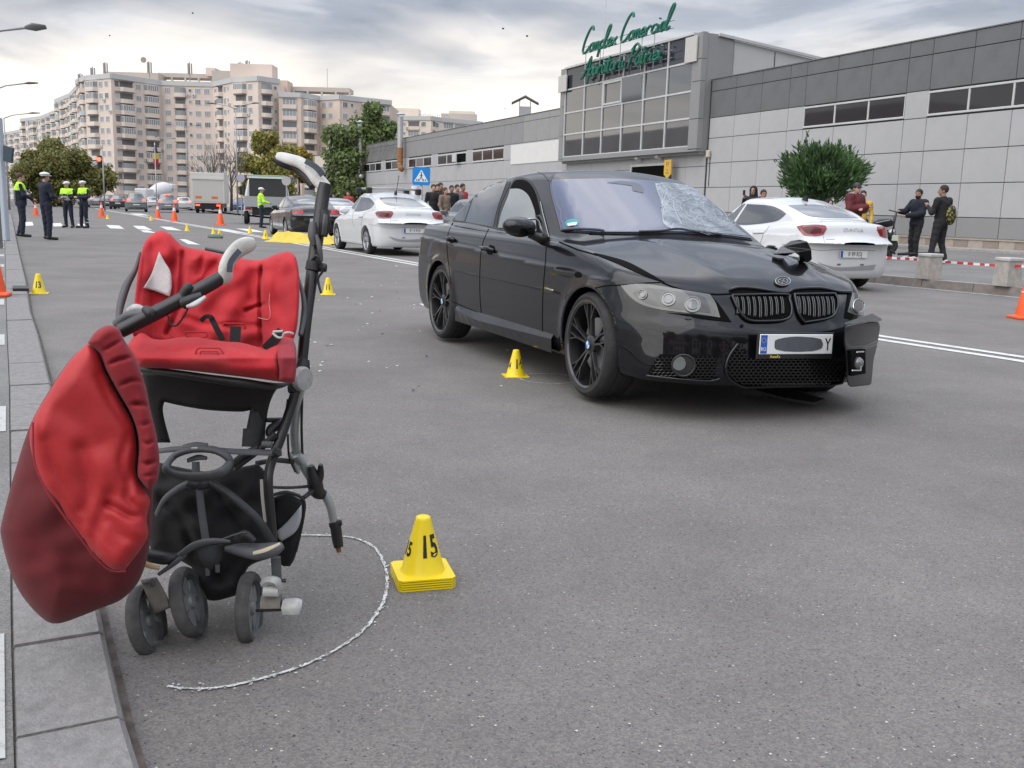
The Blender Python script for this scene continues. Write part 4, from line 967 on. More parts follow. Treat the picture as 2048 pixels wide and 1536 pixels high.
# right kerb and pavement ramp up to the shopping hall
K = [gnd(2300, 622), gnd(2034, 593), gnd(1718, 563)]; d_ = (K[2] - K[1]).normalized(); K = [K[0] - d_ * 10] + K + [K[2] + d_ * 6]
for s_ in (40, 60, 90, 140, 220): K.append(K[4] + ST * (s_ - 20))
K = [Vector((p.x, p.y, 0)) for p in K]
rk = tag(bpy.data.objects.new('kerb_right', None), kind='structure'); link(rk)
L_ = sum((K[i + 1] - K[i]).length for i in range(len(K) - 1)); d = 0
while d < min(L_, 70):
 a, c = along(K, d + .006), along(K, d + .994); t = (c - a).normalized(); n = Vector((t.y, -t.x, 0)); h = .15 + dr.uniform(-.004, .004)
 v = [a, c, c + n * .02 + Vector((0, 0, h)), a + n * .02 + Vector((0, 0, h))]; w = [a + n * .22, c + n * .22, c + n * .22 + Vector((0, 0, h)), a + n * .22 + Vector((0, 0, h))]
 mesh('kerbstone', v + w, ((3, 2, 1, 0), (4, 5, 6, 7), (2, 3, 7, 6), (0, 1, 5, 4), (0, 4, 7, 3), (1, 2, 6, 5)), None, rk, False, [M_STONE_R, mat('kerb_top_pale', (.30, .275, .255), .85, var=.2, vscale=8)], (0, 0, 1, 0, 0, 0)); d += 1.
b = MB(); strip(b, K, -.34, -.10, .004); tag(b.build('gutter_line', worn_paint('gutter_paint', (.36, .35, .33), .42, .62, 5.)), kind='structure'); bpy.data.objects['gutter_line'].data.flip_normals()
v = []; f = []
for p in K:
 t = ST; s_ = p.dot(ST); v += [(p + WN * .2 + Vector((0, 0, .146))), sw(s_, 17.5, .19), sw(s_, 25.6, .26)]
for i in range(len(K) - 1):
 for j in (0, 1): f.append((i * 3 + j, i * 3 + j + 1, i * 3 + j + 4, i * 3 + j + 3))
tag(mesh('pavement_right', v, f, M_PAVE), kind='structure')
# low pale step along the hall
b = MB(); d = -10
st_ = tag(bpy.data.objects.new('step', None), kind='structure'); link(st_)
while d < 110:
 p = [sw(d + .01, 25.5), sw(d + 1.19, 25.5), sw(d + 1.19, 27.0), sw(d + .01, 27.0)]; b = MB(); b.hexa([q + Vector((0, 0, .1)) for q in p] + [q + Vector((0, 0, .335)) for q in p]); b.build('step_slab', mat('pale_step', (.34, .325, .31), .8, var=.2, vscale=5), st_); d += 1.2
# ------------------------------------------------------------ shopping hall on the right
M_PAN_L = mat('light_grey_panel', (.40, .40, .405), .55, var=.10, vscale=.7, bump=.05, bscale=5)
M_PAN_D = mat('dark_grey_panel', (.135, .138, .142), .6, var=.16, vscale=1.1)
M_PAN_M = mat('mid_grey_panel', (.25, .25, .25), .6, var=.08, vscale=.8)
M_PAN_ST = mat('stained_grey_panel', (.17, .168, .165), .7, var=.4, vscale=1.5)
M_SEAM = mat('panel_seam', (.03, .03, .032), .8)
M_UPVC = mat('white_window_frame', (.52, .52, .52), .45, var=.08, vscale=3)
M_WIN = mat('dark_window_glass', (.022, .022, .028), .04, 0, .6, coat=.0, ior=1.55)
M_WIN_BR = mat('brown_window_glass', (.035, .018, .018), .06, 0, .5)
M_TWIN = mat('mirror_tower_glass', (.020, .030, .042), .03, .0, .8, ior=2.1, bump=.035, bscale=1.6)
M_TILE = mat('plinth_tile', (.27, .225, .185), .6, var=.25, vscale=3); M_TILE_P = mat('plinth_tile_pale', (.38, .33, .28), .5, var=.2, vscale=4)
hall = thing('shopping_hall', 'long low grey panelled shopping hall with a glazed tower over its entrance', 'building', tuple(sw(50, 27)))
HO = hall.location.copy()
def slab(name, m, s0, s1, z0, z1, D0, D1, parent=hall, share={}):
 """panel: box between street stations, D0 is its face towards the road; alike sizes share a mesh"""
 key = (name, m.name, round(s1 - s0, 3), round(z1 - z0, 3), round(D1 - D0, 3))
 if key not in share:
  w, h, d = s1 - s0, z1 - z0, D1 - D0; b = MB(); c = min(.012, w / 5, h / 5)
  P = [(0, 0), (w, 0), (w, h), (0, h)]; Q = [(c, c), (w - c, c), (w - c, h - c), (c, h - c)]
  V = [ST * x + WN * d + Vector((0, 0, z)) for x, z in P] + [ST * x + WN * c + Vector((0, 0, z)) for x, z in P] + [ST * x + Vector((0, 0, z)) for x, z in Q]
  b.add(V, [(i, (i + 1) % 4, 4 + (i + 1) % 4, 4 + i) for i in range(4)] + [(4 + i, 4 + (i + 1) % 4, 8 + (i + 1) % 4, 8 + i) for i in range(4)] + [(8, 9, 10, 11)])
  o = b.build(name, m, parent); bm = bmesh.new(); bm.from_mesh(o.data); bmesh.ops.recalc_face_normals(bm, faces=bm.faces)
  bm.faces.ensure_lookup_table()
  if bm.faces[-1].normal.dot(WN) > 0: bmesh.ops.reverse_faces(bm, faces=bm.faces)
  bm.to_mesh(o.data); bm.free(); share[key] = o.data
 else: o = link(bpy.data.objects.new(name, share[key]), parent)
 base = parent.matrix_world.translation if False else (HO if parent is hall or parent.parent is hall else HO)
 o.location = sw(s0, D0, z0) - (HO if parent is hall else Vector((0, 0, 0))) if parent is hall else sw(s0, D0, z0) - HO
 if parent is not hall: o.location = sw(s0, D0, z0) - HO - parent.location
 return o
def wallbox(name, m, s0, s1, z0, z1, D0, D1, parent=hall):
 b = MB(); p = [sw(s0, D0), sw(s1, D0), sw(s1, D1), sw(s0, D1)]; off = HO + (parent.location if parent is not hall else Vector((0, 0, 0)))
 v = [q + Vector((0, 0, z0)) - off for q in p] + [q + Vector((0, 0, z1)) - off for q in p]
 o = mesh(name, v, ((0, 3, 2, 1), (4, 5, 6, 7), (0, 1, 5, 4), (1, 2, 6, 5), (2, 3, 7, 6), (3, 0, 4, 7)), m, parent)
 bm = bmesh.new(); bm.from_mesh(o.data); bmesh.ops.recalc_face_normals(bm, faces=bm.faces); bm.to_mesh(o.data); bm.free(); return o
SR = [7.4, 8.4, 10.2, 12.0, 13.8, 14.8, 16.5, 18.3, 19.2, 21.0, 22.7, 24.4, 26.15, 27.2, 29.0, 30.8, 32.6, 33.6, 35.45, 37.3, 39.2, 39.45]
SL = [53.9, 54.55, 56.55, 58.55, 60.6, 62.65, 63.9, 65.9, 67.9, 70.0, 71.3, 73.35, 75.6, 78.0, 79.6, 81.4, 83.6, 86.0, 86.9, 89.3, 93.6, 98.0, 101.6]
wallbox('wall', M_SEAM, 2, 39.3, .3, 7.34, 27.05, 45); wallbox('wall', M_SEAM, 39.3, 53.9, .3, 7.3, 27.06, 45); wallbox('wall', M_SEAM, 53.9, 101.55, .1, 7.34, 27.05, 45)
G = .022
winR = [(26.15, 32.6), (19.2, 26.15), (12.0, 18.3)]
winR = [(27.2, 32.6), (20.0, 26.15), (12.0, 18.3)]
def inwin(a, b_, W): return any(w[0] - .05 <= a and b_ <= w[1] + .05 for w in W)
rowsR = [(.64, 1.32, M_PAN_M), (1.32, 2.45, M_PAN_L), (2.45, 3.57, M_PAN_L), (3.57, 4.71, M_PAN_L), (4.71, 5.64, M_PAN_L), (5.64, 6.83, M_PAN_D), (6.83, 7.37, M_PAN_D)]
SR2 = sorted(set(SR) - {21.0, 19.2} | {20.0, 22.05, 24.1, 26.15, 18.3})
SR2 = [7.4, 8.4, 10.2, 12.0, 13.8, 15.6, 17.4, 18.3, 19.3, 21.0, 22.7, 24.4, 26.15, 27.2, 29.0, 30.8, 32.6, 33.6, 35.45, 37.3, 39.2]
winR = [(27.2, 32.6), (21.0, 26.15), (12.0, 17.4)]
for a, b_ in zip(SR2, SR2[1:]):
 for (z0, z1, m) in rowsR:
  if abs(z0 - 4.71) < .01 and inwin(a, b_, winR): continue
  slab('panel', m, a + G / 2, b_ - G / 2, z0 + G / 2, z1 - G / 2, 27.0, 27.05)
def ribbon(s0, s1, z0, z1, n, glass, f=.075, opens=()):
 w = link(bpy.data.objects.new('window', None), hall); w.location = sw(s0, 26.985, z0) - HO
 for (a, b_, c, d) in ((s0, s1, z0, z0 + f), (s0, s1, z1 - f, z1)): slab('frame', M_UPVC, a, b_, c, d, 26.985, 27.05, w)
 st_ = (s1 - s0) / n
 for i in range(n + 1):
  x = s0 + i * st_; e = f * .5
  slab('mullion', M_UPVC, max(s0, x - e), min(s1, x + e), z0 + f, z1 - f, 26.988, 27.05, w)
 for i in range(n):
  if i in opens: wallbox('opening', M_DARK, s0 + i * st_ + f / 2, s0 + (i + 1) * st_ - f / 2, z0 + f, z1 - f, 27.03, 27.05, w); continue
  slab('pane', glass if not isinstance(glass, list) else glass[i], s0 + i * st_ + f / 2, s0 + (i + 1) * st_ - f / 2, z0 + f, z1 - f, 27.02, 27.04, w)
 return w
for a, b_ in winR: ribbon(a, b_, 4.76, 5.6, 3, M_WIN)
# tiled plinth
s = 7.0; k = 0
while s < 39:
 slab('plinth_tile', M_TILE_P if k % 2 else M_TILE, s + .003, s + .597, .30, .59, 26.96, 27.05); s += .6; k += 1
wallbox('plinth_coping', mat('coping', (.36, .32, .28), .7, var=.2), 7, 39.2, .59, .645, 26.93, 27.05)
# roof edge
wallbox('roof_trim', M_PAN_D, 2, 39.3, 7.37, 7.41, 26.97, 27.3); wallbox('roof_trim', M_PAN_D, 54, 101.6, 7.37, 7.41, 26.97, 27.3)
# left wing
rowsL = [(.15, 2.2, M_PAN_L), (2.2, 3.3, M_PAN_L), (3.3, 4.55, M_PAN_L), (4.55, 5.6, M_PAN_L), (5.6, 6.95, M_PAN_M), (6.95, 7.37, M_PAN_M)]
winL = [(63.9, 70.0), (71.3, 78.0), (79.6, 86.0), (89.3, 93.6), (95.0, 101.5)]
SL2 = [53.95, 54.55, 56.55, 58.55, 60.6, 62.65, 63.9, 65.9, 67.9, 70.0, 71.3, 73.35, 75.6, 78.0, 79.6, 81.4, 83.6, 86.0, 86.9, 89.3, 93.6, 95.0, 98.0, 101.5]
for a, b_ in zip(SL2, SL2[1:]):
 for (z0, z1, m) in rowsL:
  if z0 == 4.55 and inwin(a, b_, winL): continue
  mm = m
  if a >= 89 and z0 > 5.5: mm = M_PAN_ST
  elif z0 > 5.5 and a < 60: mm = mat('pale_mid_panel', (.29, .29, .285), .6, var=.08, vscale=.8)
  slab('panel', mm, a + G / 2, b_ - G / 2, z0 + G / 2, z1 - G / 2, 27.0, 27.05)
M_WG = mat('grey_window_glass', (.10, .10, .105), .2)
for (a, b_), g in zip(winL, (M_WIN_BR, [M_DARK, M_WIN, M_WIN], [M_WIN, M_WG, M_WIN], [M_WG, M_WIN], [M_WIN, M_WG, M_WIN])):
 n = 2 if b_ - a < 5 else 3
 w = ribbon(a, b_, 4.6, 5.5, n, g, .12)
# tilted open casement
wallbox('open_casement', M_UPVC, 72.4, 73.3, 4.75, 5.35, 26.55, 26.62)
bn = wallbox('white_banner', mat('banner_cloth', (.66, .65, .63), .7, bump=.6, bscale=3.2, var=.05, vscale=3), 55.15, 62.6, 4.24, 5.52, 26.96, 26.975)
# tower
T0, T1, TD = 39.3, 54.0, 26.4
tw = bpy.data.objects.new('tower', None); link(tw, hall); tw.location = sw(39.3, TD, 3.9) - HO
wallbox('tower_core', M_PAN_M, T0 + .05, T1 - .05, 4.0, 9.45, TD + .25, 28.2, tw)
for (a, b_) in ((T0, 40.05), (53.5, T1)):
 z = 4.22
 for z1 in (5.6, 7.3, 8.3, 9.5): slab('panel', M_PAN_M, a, b_, z + .01, z1 - .01, TD, TD + .3, tw); z = z1
slab('panel', M_PAN_M, 40.05, 53.5, 4.15, 4.36, TD + .02, TD + .3, tw)
slab('panel', M_UPVC, 40.05, 53.5, 9.44, 9.56, TD - .02, TD + .3, tw)
wallbox('soffit', M_PAN_M, T0, T1, 4.12, 4.2, TD, 27.1, tw)
cols = [40.05, 42.25, 44.45, 46.6, 48.8, 51.0, 53.45]; rws = [4.36, 5.66, 6.9, 8.24, 9.44]
for i, (a, b_) in enumerate(zip(cols, cols[1:])):
 for j, (c, d) in enumerate(zip(rws, rws[1:])):
  op = j == 2 and i == 2
  gm = M_TWIN if j < 3 else mat('slate_tower_glass', (.03, .035, .045), .1, .0, .6)
  if op:
   o = slab('pane', mat('open_pane_glass', (.10, .115, .14), .06, .3, .8), a + .05, b_ - .05, c + .05, d - .05, TD + .09, TD + .11, tw)
   sh = Matrix.Rotation(R_(-3), 4, ST); o.matrix_local = Matrix.Translation(o.location + WN * -.10) @ sh
  else: slab('pane', gm, a + .035, b_ - .035, c + .035, d - .035, TD + .10, TD + .12, tw)
for x in cols: slab('mullion', M_UPVC, x - .045, x + .045, 4.36, 9.44, TD + .03, TD + .13, tw)
for z in rws[:-1]: slab('transom', M_UPVC, 40.05, 53.45, z - .045, z + .045, TD + .035, TD + .14, tw)
for (a, c) in ((46.6, 6.9), (44.45, 6.9)):
 for (x0, x1, z0, z1) in ((a + .05, a + .15, c + .06, c + 1.28), (a + 2.0, a + 2.1, c + .06, c + 1.28), (a + .15, a + 2.0, c + .06, c + .16), (a + .15, a + 2.0, c + 1.18, c + 1.28)): slab('casement', M_UPVC, x0, x1, z0, z1, TD + .0, TD + .10, tw)
for (a, b_, z0, z1) in ((39.6, 40.55, 8.2, 9.35), (53.05, 54.1, 8.15, 9.1)): slab('notice_board', mat('cream_board', (.50, .49, .46), .6, var=.05), a, b_, z0, z1, TD - .12, TD - .04, tw)
# pitched gable behind the tower
g = [sw(39.3, 28, 7.3) - HO, sw(39.3, 45, 7.3) - HO, sw(39.3, 45, 7.4) - HO, sw(39.3, 28, 10.1) - HO]
g = [sw(39.4, 27.4, 7.3) - HO, sw(39.4, 47.0, 7.3) - HO, sw(39.4, 47.0, 9.6) - HO, sw(39.4, 27.4, 9.35) - HO]
h_ = [sw(x, D, z) - HO for x, D, z in ((39.4, 27.4, 7.3), (39.4, 41, 7.3), (39.4, 41, 8.05), (39.4, 27.4, 9.35))]
h2 = [q + ST * 14 for q in h_]; M_GAB = mat('pale_gable_sheet', (.46, .46, .455), .5, var=.05, vscale=.5)
mesh('gable', h_ + h2, ((0, 1, 2, 3), (7, 6, 5, 4), (3, 2, 6, 7), (1, 5, 6, 2), (0, 3, 7, 4)), M_GAB, hall)
for D in (28.2, 30.6, 33.0, 35.4, 37.8):
 zt = 9.35 - (D - 27.4) * 1.3 / 13.6; wallbox('sheet_joint', M_SEAM, 39.37, 39.395, 7.35, zt - .1, D, D + .03)
b = MB(); p0, p1 = sw(39.3, 27.3, 9.42) - HO, sw(39.3, 41.2, 8.12) - HO; b.tube([p0, p1], .09, 4); b.build('roof_trim', M_GAB, hall)
# entrance under the tower, canopy and lamps
wallbox('entrance', M_DARK, 42.5, 46.1, .5, 3.62, 26.97, 26.99)
s = 39.35
z_ = [(.3, 1.3), (1.3, 2.45), (2.45, 3.45), (3.45, 4.15)]
for a, b_ in zip([39.35, 41.0, 42.4], [41.0, 42.4, 42.5]):
 for (z0, z1) in z_: slab('panel', M_PAN_L, a + .01, b_ - .01, z0 + .01, z1 - .01, 27.0, 27.05)
for a, b_ in zip([42.5, 44.3, 46.1, 47.6, 49.2, 50.8, 52.4], [44.3, 46.1, 47.6, 49.2, 50.8, 52.4, 53.9]):
 for (z0, z1) in z_:
  if b_ <= 46.2 and z1 < 3.5: continue
  slab('panel', M_PAN_L, a + .01, b_ - .01, (3.68 if b_ <= 46.2 and z0 > 3 else z0) + .01, z1 - .01, 27.0, 27.05)
wallbox('door_frame', M_UPVC, 42.35, 46.25, 3.60, 3.72, 26.93, 27.0); wallbox('door_frame', M_UPVC, 46.1, 46.25, .5, 3.6, 26.93, 27.0); wallbox('door_frame', M_UPVC, 42.35, 42.5, .5, 3.6, 26.93, 27.0)
for s_ in (45.1, 43.1):
 p = sw(s_, 26.7, 3.98) - HO; MB().rbox((-.14, -.14, -.07), (.14, .14, .07), .02, mat=Matrix.Translation(p) @ Matrix.Rotation(PH, 4, 'Z') @ Matrix.Rotation(R_(25), 4, 'X')).build('floodlight', M_UPVC, hall)
MB().rbox((-.1, -.08, -.16), (.1, .08, .16), .03, mat=Matrix.Translation(sw(39.0, 26.88, 4.0) - HO) @ Matrix.Rotation(PH, 4, 'Z')).build('alarm_box', mat('alarm_cream', (.55, .48, .38), .5), hall)
wallbox('alarm_cable', M_INK, 38.95, 38.98, 2.5, 3.85, 26.97, 26.99)
# yellow shop sign hanging by the door
sg = thing('shop_sign', 'yellow and black hanging shop sign beside the dark hall entrance', 'sign', tuple(sw(41.9, 26.55, 3.4)))
fr = Matrix(((-ST.x, 0, -WN.x, 0), (-ST.y, 0, -WN.y, 0), (0, 1, 0, 0), (0, 0, 0, 1)))
b = MB(); b.k = 0; b.prism([(-.32, .42), (-.32, -.28), (0, -.52), (.32, -.28), (.32, .42)], (-.02, .02), mat=fr); b.k = 1; b.prism([(-.34, -.32), (-.02, -.56), (.34, -.32), (.34, -.72), (-.34, -.72)], (-.03, .015), mat=fr); b.build('panel', [mat('sign_yellow', (.62, .38, .05), .5), M_INK], sg)
text_obj('F?', .34, M_INK, sg, fr @ Matrix.Translation((0, .18, .022)), sx=.9); text_obj('Pay', .12, M_INK, sg, fr @ Matrix.Translation((0, -.08, .022))); text_obj('Point', .12, M_INK, sg, fr @ Matrix.Translation((0, -.22, .022)))
MB().box((-.3, .42, -.2), (-.27, .45, .0), mat=fr).build('bracket', M_INK, sg)
# script lettering on and above the tower
sgn = thing('rooftop_lettering', 'green script letters reading Complex Comercial Apărătorii Patriei on the glazed tower', 'sign', tuple(sw(47, 26.2, 9.5)))
M_GRN = mat('letter_green', (.008, .13, .085), .35)
def stroke_text(words, s0, z0, size, slope, name):
 """monoline italic script: each letter is a list of strokes in a unit box"""
 GL = {'C': [[(.9, 1.5), (.75, 1.8), (.45, 1.6), (.15, .9), (.1, .25), (.3, 0), (.6, .1), (.85, .4)]], 'o': [[(.5, .55), (.2, .5), (.1, .15), (.3, 0), (.5, .2), (.45, .5), (.7, .42)]], 'm': [[(0, .5), (.08, 0)], [(.06, .3), (.25, .55), (.32, 0)], [(.3, .3), (.5, .55), (.58, .05), (.7, .1)]],
     'p': [[(.1, .55), (.05, -.55)], [(.08, .35), (.35, .58), (.5, .3), (.3, .02), (.1, .1)]], 'l': [[(0, .1), (.35, 1.2), (.3, 1.5), (.12, 1.1), (.08, .1), (.25, 0), (.4, .12)]], 'e': [[(.1, .25), (.45, .35), (.35, .55), (.12, .42), (.1, .1), (.3, 0), (.55, .15)]], 'x': [[(.05, .5), (.45, 0)], [(.45, .5), (.05, 0)]],
     'r': [[(.05, .5), (.1, 0)], [(.08, .3), (.3, .55), (.45, .48)]], 'c': [[(.45, .5), (.2, .5), (.08, .2), (.25, 0), (.5, .12)]], 'i': [[(.1, .5), (.1, .05), (.28, .08)], [(.12, .8), (.13, .88)]], 'a': [[(.45, .5), (.15, .5), (.08, .12), (.28, 0), (.45, .5), (.45, .05), (.62, .1)]], 't': [[(.2, 1.1), (.15, .1), (.35, .02)], [(0, .7), (.4, .75)]],
     'A': [[(0, -.1), (.3, .2), (.75, 1.4), (.8, 0)], [(.2, .5), (.85, .55)]], 'P': [[(.3, 1.35), (.1, -.1)], [(.1, 1.1), (.5, 1.45), (.85, 1.1), (.55, .7), (.25, .65)]], 'ă': [[(.45, .5), (.15, .5), (.08, .12), (.28, 0), (.45, .5), (.45, .05), (.62, .1)], [(.12, .8), (.27, .7), (.42, .8)]], ' ': []}
 W_ = {' ': .35, 'm': .68, 'C': .78, 'A': .8, 'P': .72, 'i': .3, 'l': .35, 't': .38}
 x = 0
 for ch in words:
  if GL[ch]:
   b = MB()
   for stq in GL[ch]:
    P = smooth_pts([Vector((a, c, 0)) for a, c in stq], 4)
    b.tube([(-ST) * ((x + p.x + p.y * .28) * size * 1.44) + Vector((0, 0, p.y * size + (x + p.x) * size * slope)) for p in P], .072, 6)
   for v in range(len(b.v)):
    q = Vector(b.v[v]); b.v[v] = tuple(q + sw(s0, 26.12, z0) - sgn.location)
   b.build('letter', M_GRN, sgn)
  x += W_.get(ch, .5)
 return x
stroke_text('Complex Comercial', 50.9, 9.95, .72, 0., 'top'); stroke_text('Apărătorii Patriei', 50.8, 8.65, .70, 0., 'low')
for s_ in (50.5, 48.8, 46.6, 44.4, 43.2): MB().tube([sw(s_, 26.2, 8.3) - sgn.location, sw(s_, 26.2, 10.2) - sgn.location], .022, 5).build('support_bar', M_STEEL, sgn)
for z in (8.6, 8.95, 9.95, 10.3): MB().tube([sw(41.5, 26.22, z) - sgn.location, sw(51, 26.22, z) - sgn.location], .018, 4).build('support_bar', M_STEEL, sgn)
mast = MB().tube([sw(51.8, 28, 9.3), sw(51.7, 28, 16)], .03, 5).build('aerial_mast', M_UPVC); tag(mast, 'tall thin aerial mast rising behind the glazed tower', 'mast')
# flues and roof vent
M_FLUE = mat('flue_steel', (.46, .46, .46), .35, .4, var=.12, vscale=2); M_RUST = mat('rusty_flue', (.30, .14, .05), .7, var=.5, vscale=5)
def flue(s_, z0, z1, rust, label):
 t = thing('flue', label, 'chimney', tuple(sw(s_, 26.5, z0)))
 MB().lathe([(.27, .3), (.27, z1 - z0)], 16).build('pipe', M_FLUE, t, flat_angle=40)
 if rust: MB().lathe([(.278, .35), (.278, 1.75)], 16).build('rusty_sleeve', M_RUST, t, flat_angle=40)
 MB().tube([(0, 0, .4), (.02, 0, .1), Vector((0, 0, -.1)) - ST * .25, Vector((0, 0, -.15)) - ST * .5], .26, 12).build('elbow', M_RUST if rust else M_FLUE, t, True)
 MB().lathe([(.45, z1 - z0 + .18), (.45, z1 - z0 + .22), (.05, z1 - z0 + .42)], 16).build('cap', M_FLUE, t, flat_angle=40)
 for a in (0, 2.1, 4.2): MB().tube([(.25 * math.cos(a), .25 * math.sin(a), z1 - z0), (.3 * math.cos(a), .3 * math.sin(a), z1 - z0 + .2)], .015, 4).build('cap_strut', M_FLUE, t)
flue(101.2, 4.3, 9.5, False, 'tall steel flue pipe at the far corner of the grey hall'); flue(87.0, 4.7, 9.2, True, 'steel flue pipe with a rust brown lower half on the grey hall')
vt = thing('roof_vent', 'small roof ventilator with a peaked metal cowl on the grey hall', 'vent', tuple(sw(67.2, 30, 7.3)))
MB().box((-.45, -.45, 0), (.45, .45, 1.35)).build('shaft', M_PAN_L, vt)
MB().prism([(-1.0, 0), (0, .5), (1.0, 0), (1.0, .06), (0, .58), (-1.0, .06)], (-.7, .7), mat=Matrix.Translation((0, 0, 1.55)) @ Matrix.Rotation(R_(90), 4, 'X') ).build('cowl', M_STEEL, vt)
for a in (-.4, .4): MB().box((a - .03, -.03, 1.3), (a + .03, .03, 1.9)).build('strut', M_STEEL, vt)
# ------------------------------------------------------------ apartment blocks beyond the junction
M_BLK = [mat('block_render_pink', (.66, .56, .49), .85, var=.10, vscale=.15), mat('block_render_beige', (.60, .49, .41), .85, var=.14, vscale=.2), mat('block_render_pale', (.68, .60, .51), .85, var=.08, vscale=.15), mat('block_render_far', (.70, .63, .55), .85, var=.08, vscale=.1)]  # render colours lightened to carry the distance haze
M_BWIN = mat('block_window_glass', (.27, .29, .30), .25); M_BWIN2 = mat('block_window_dark', (.13, .135, .14), .3); M_BFR = mat('block_window_frame', (.68, .68, .66), .5)  # window glass lightened too, in place of haze
M_BLIT = mat('lit_window', (.8, .6, .3), .5, emis=(1, .78, .42), estr=.22)
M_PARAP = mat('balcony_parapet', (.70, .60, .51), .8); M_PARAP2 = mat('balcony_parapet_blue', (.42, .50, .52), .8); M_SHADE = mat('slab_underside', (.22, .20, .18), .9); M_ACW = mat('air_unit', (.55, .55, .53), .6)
_share = {}
def shared(key, build, m, name, parent):
 if key not in _share: o = build().build(name, m, parent); _share[key] = o.data
 else: o = link(bpy.data.objects.new(name, _share[key]), parent)
 return o
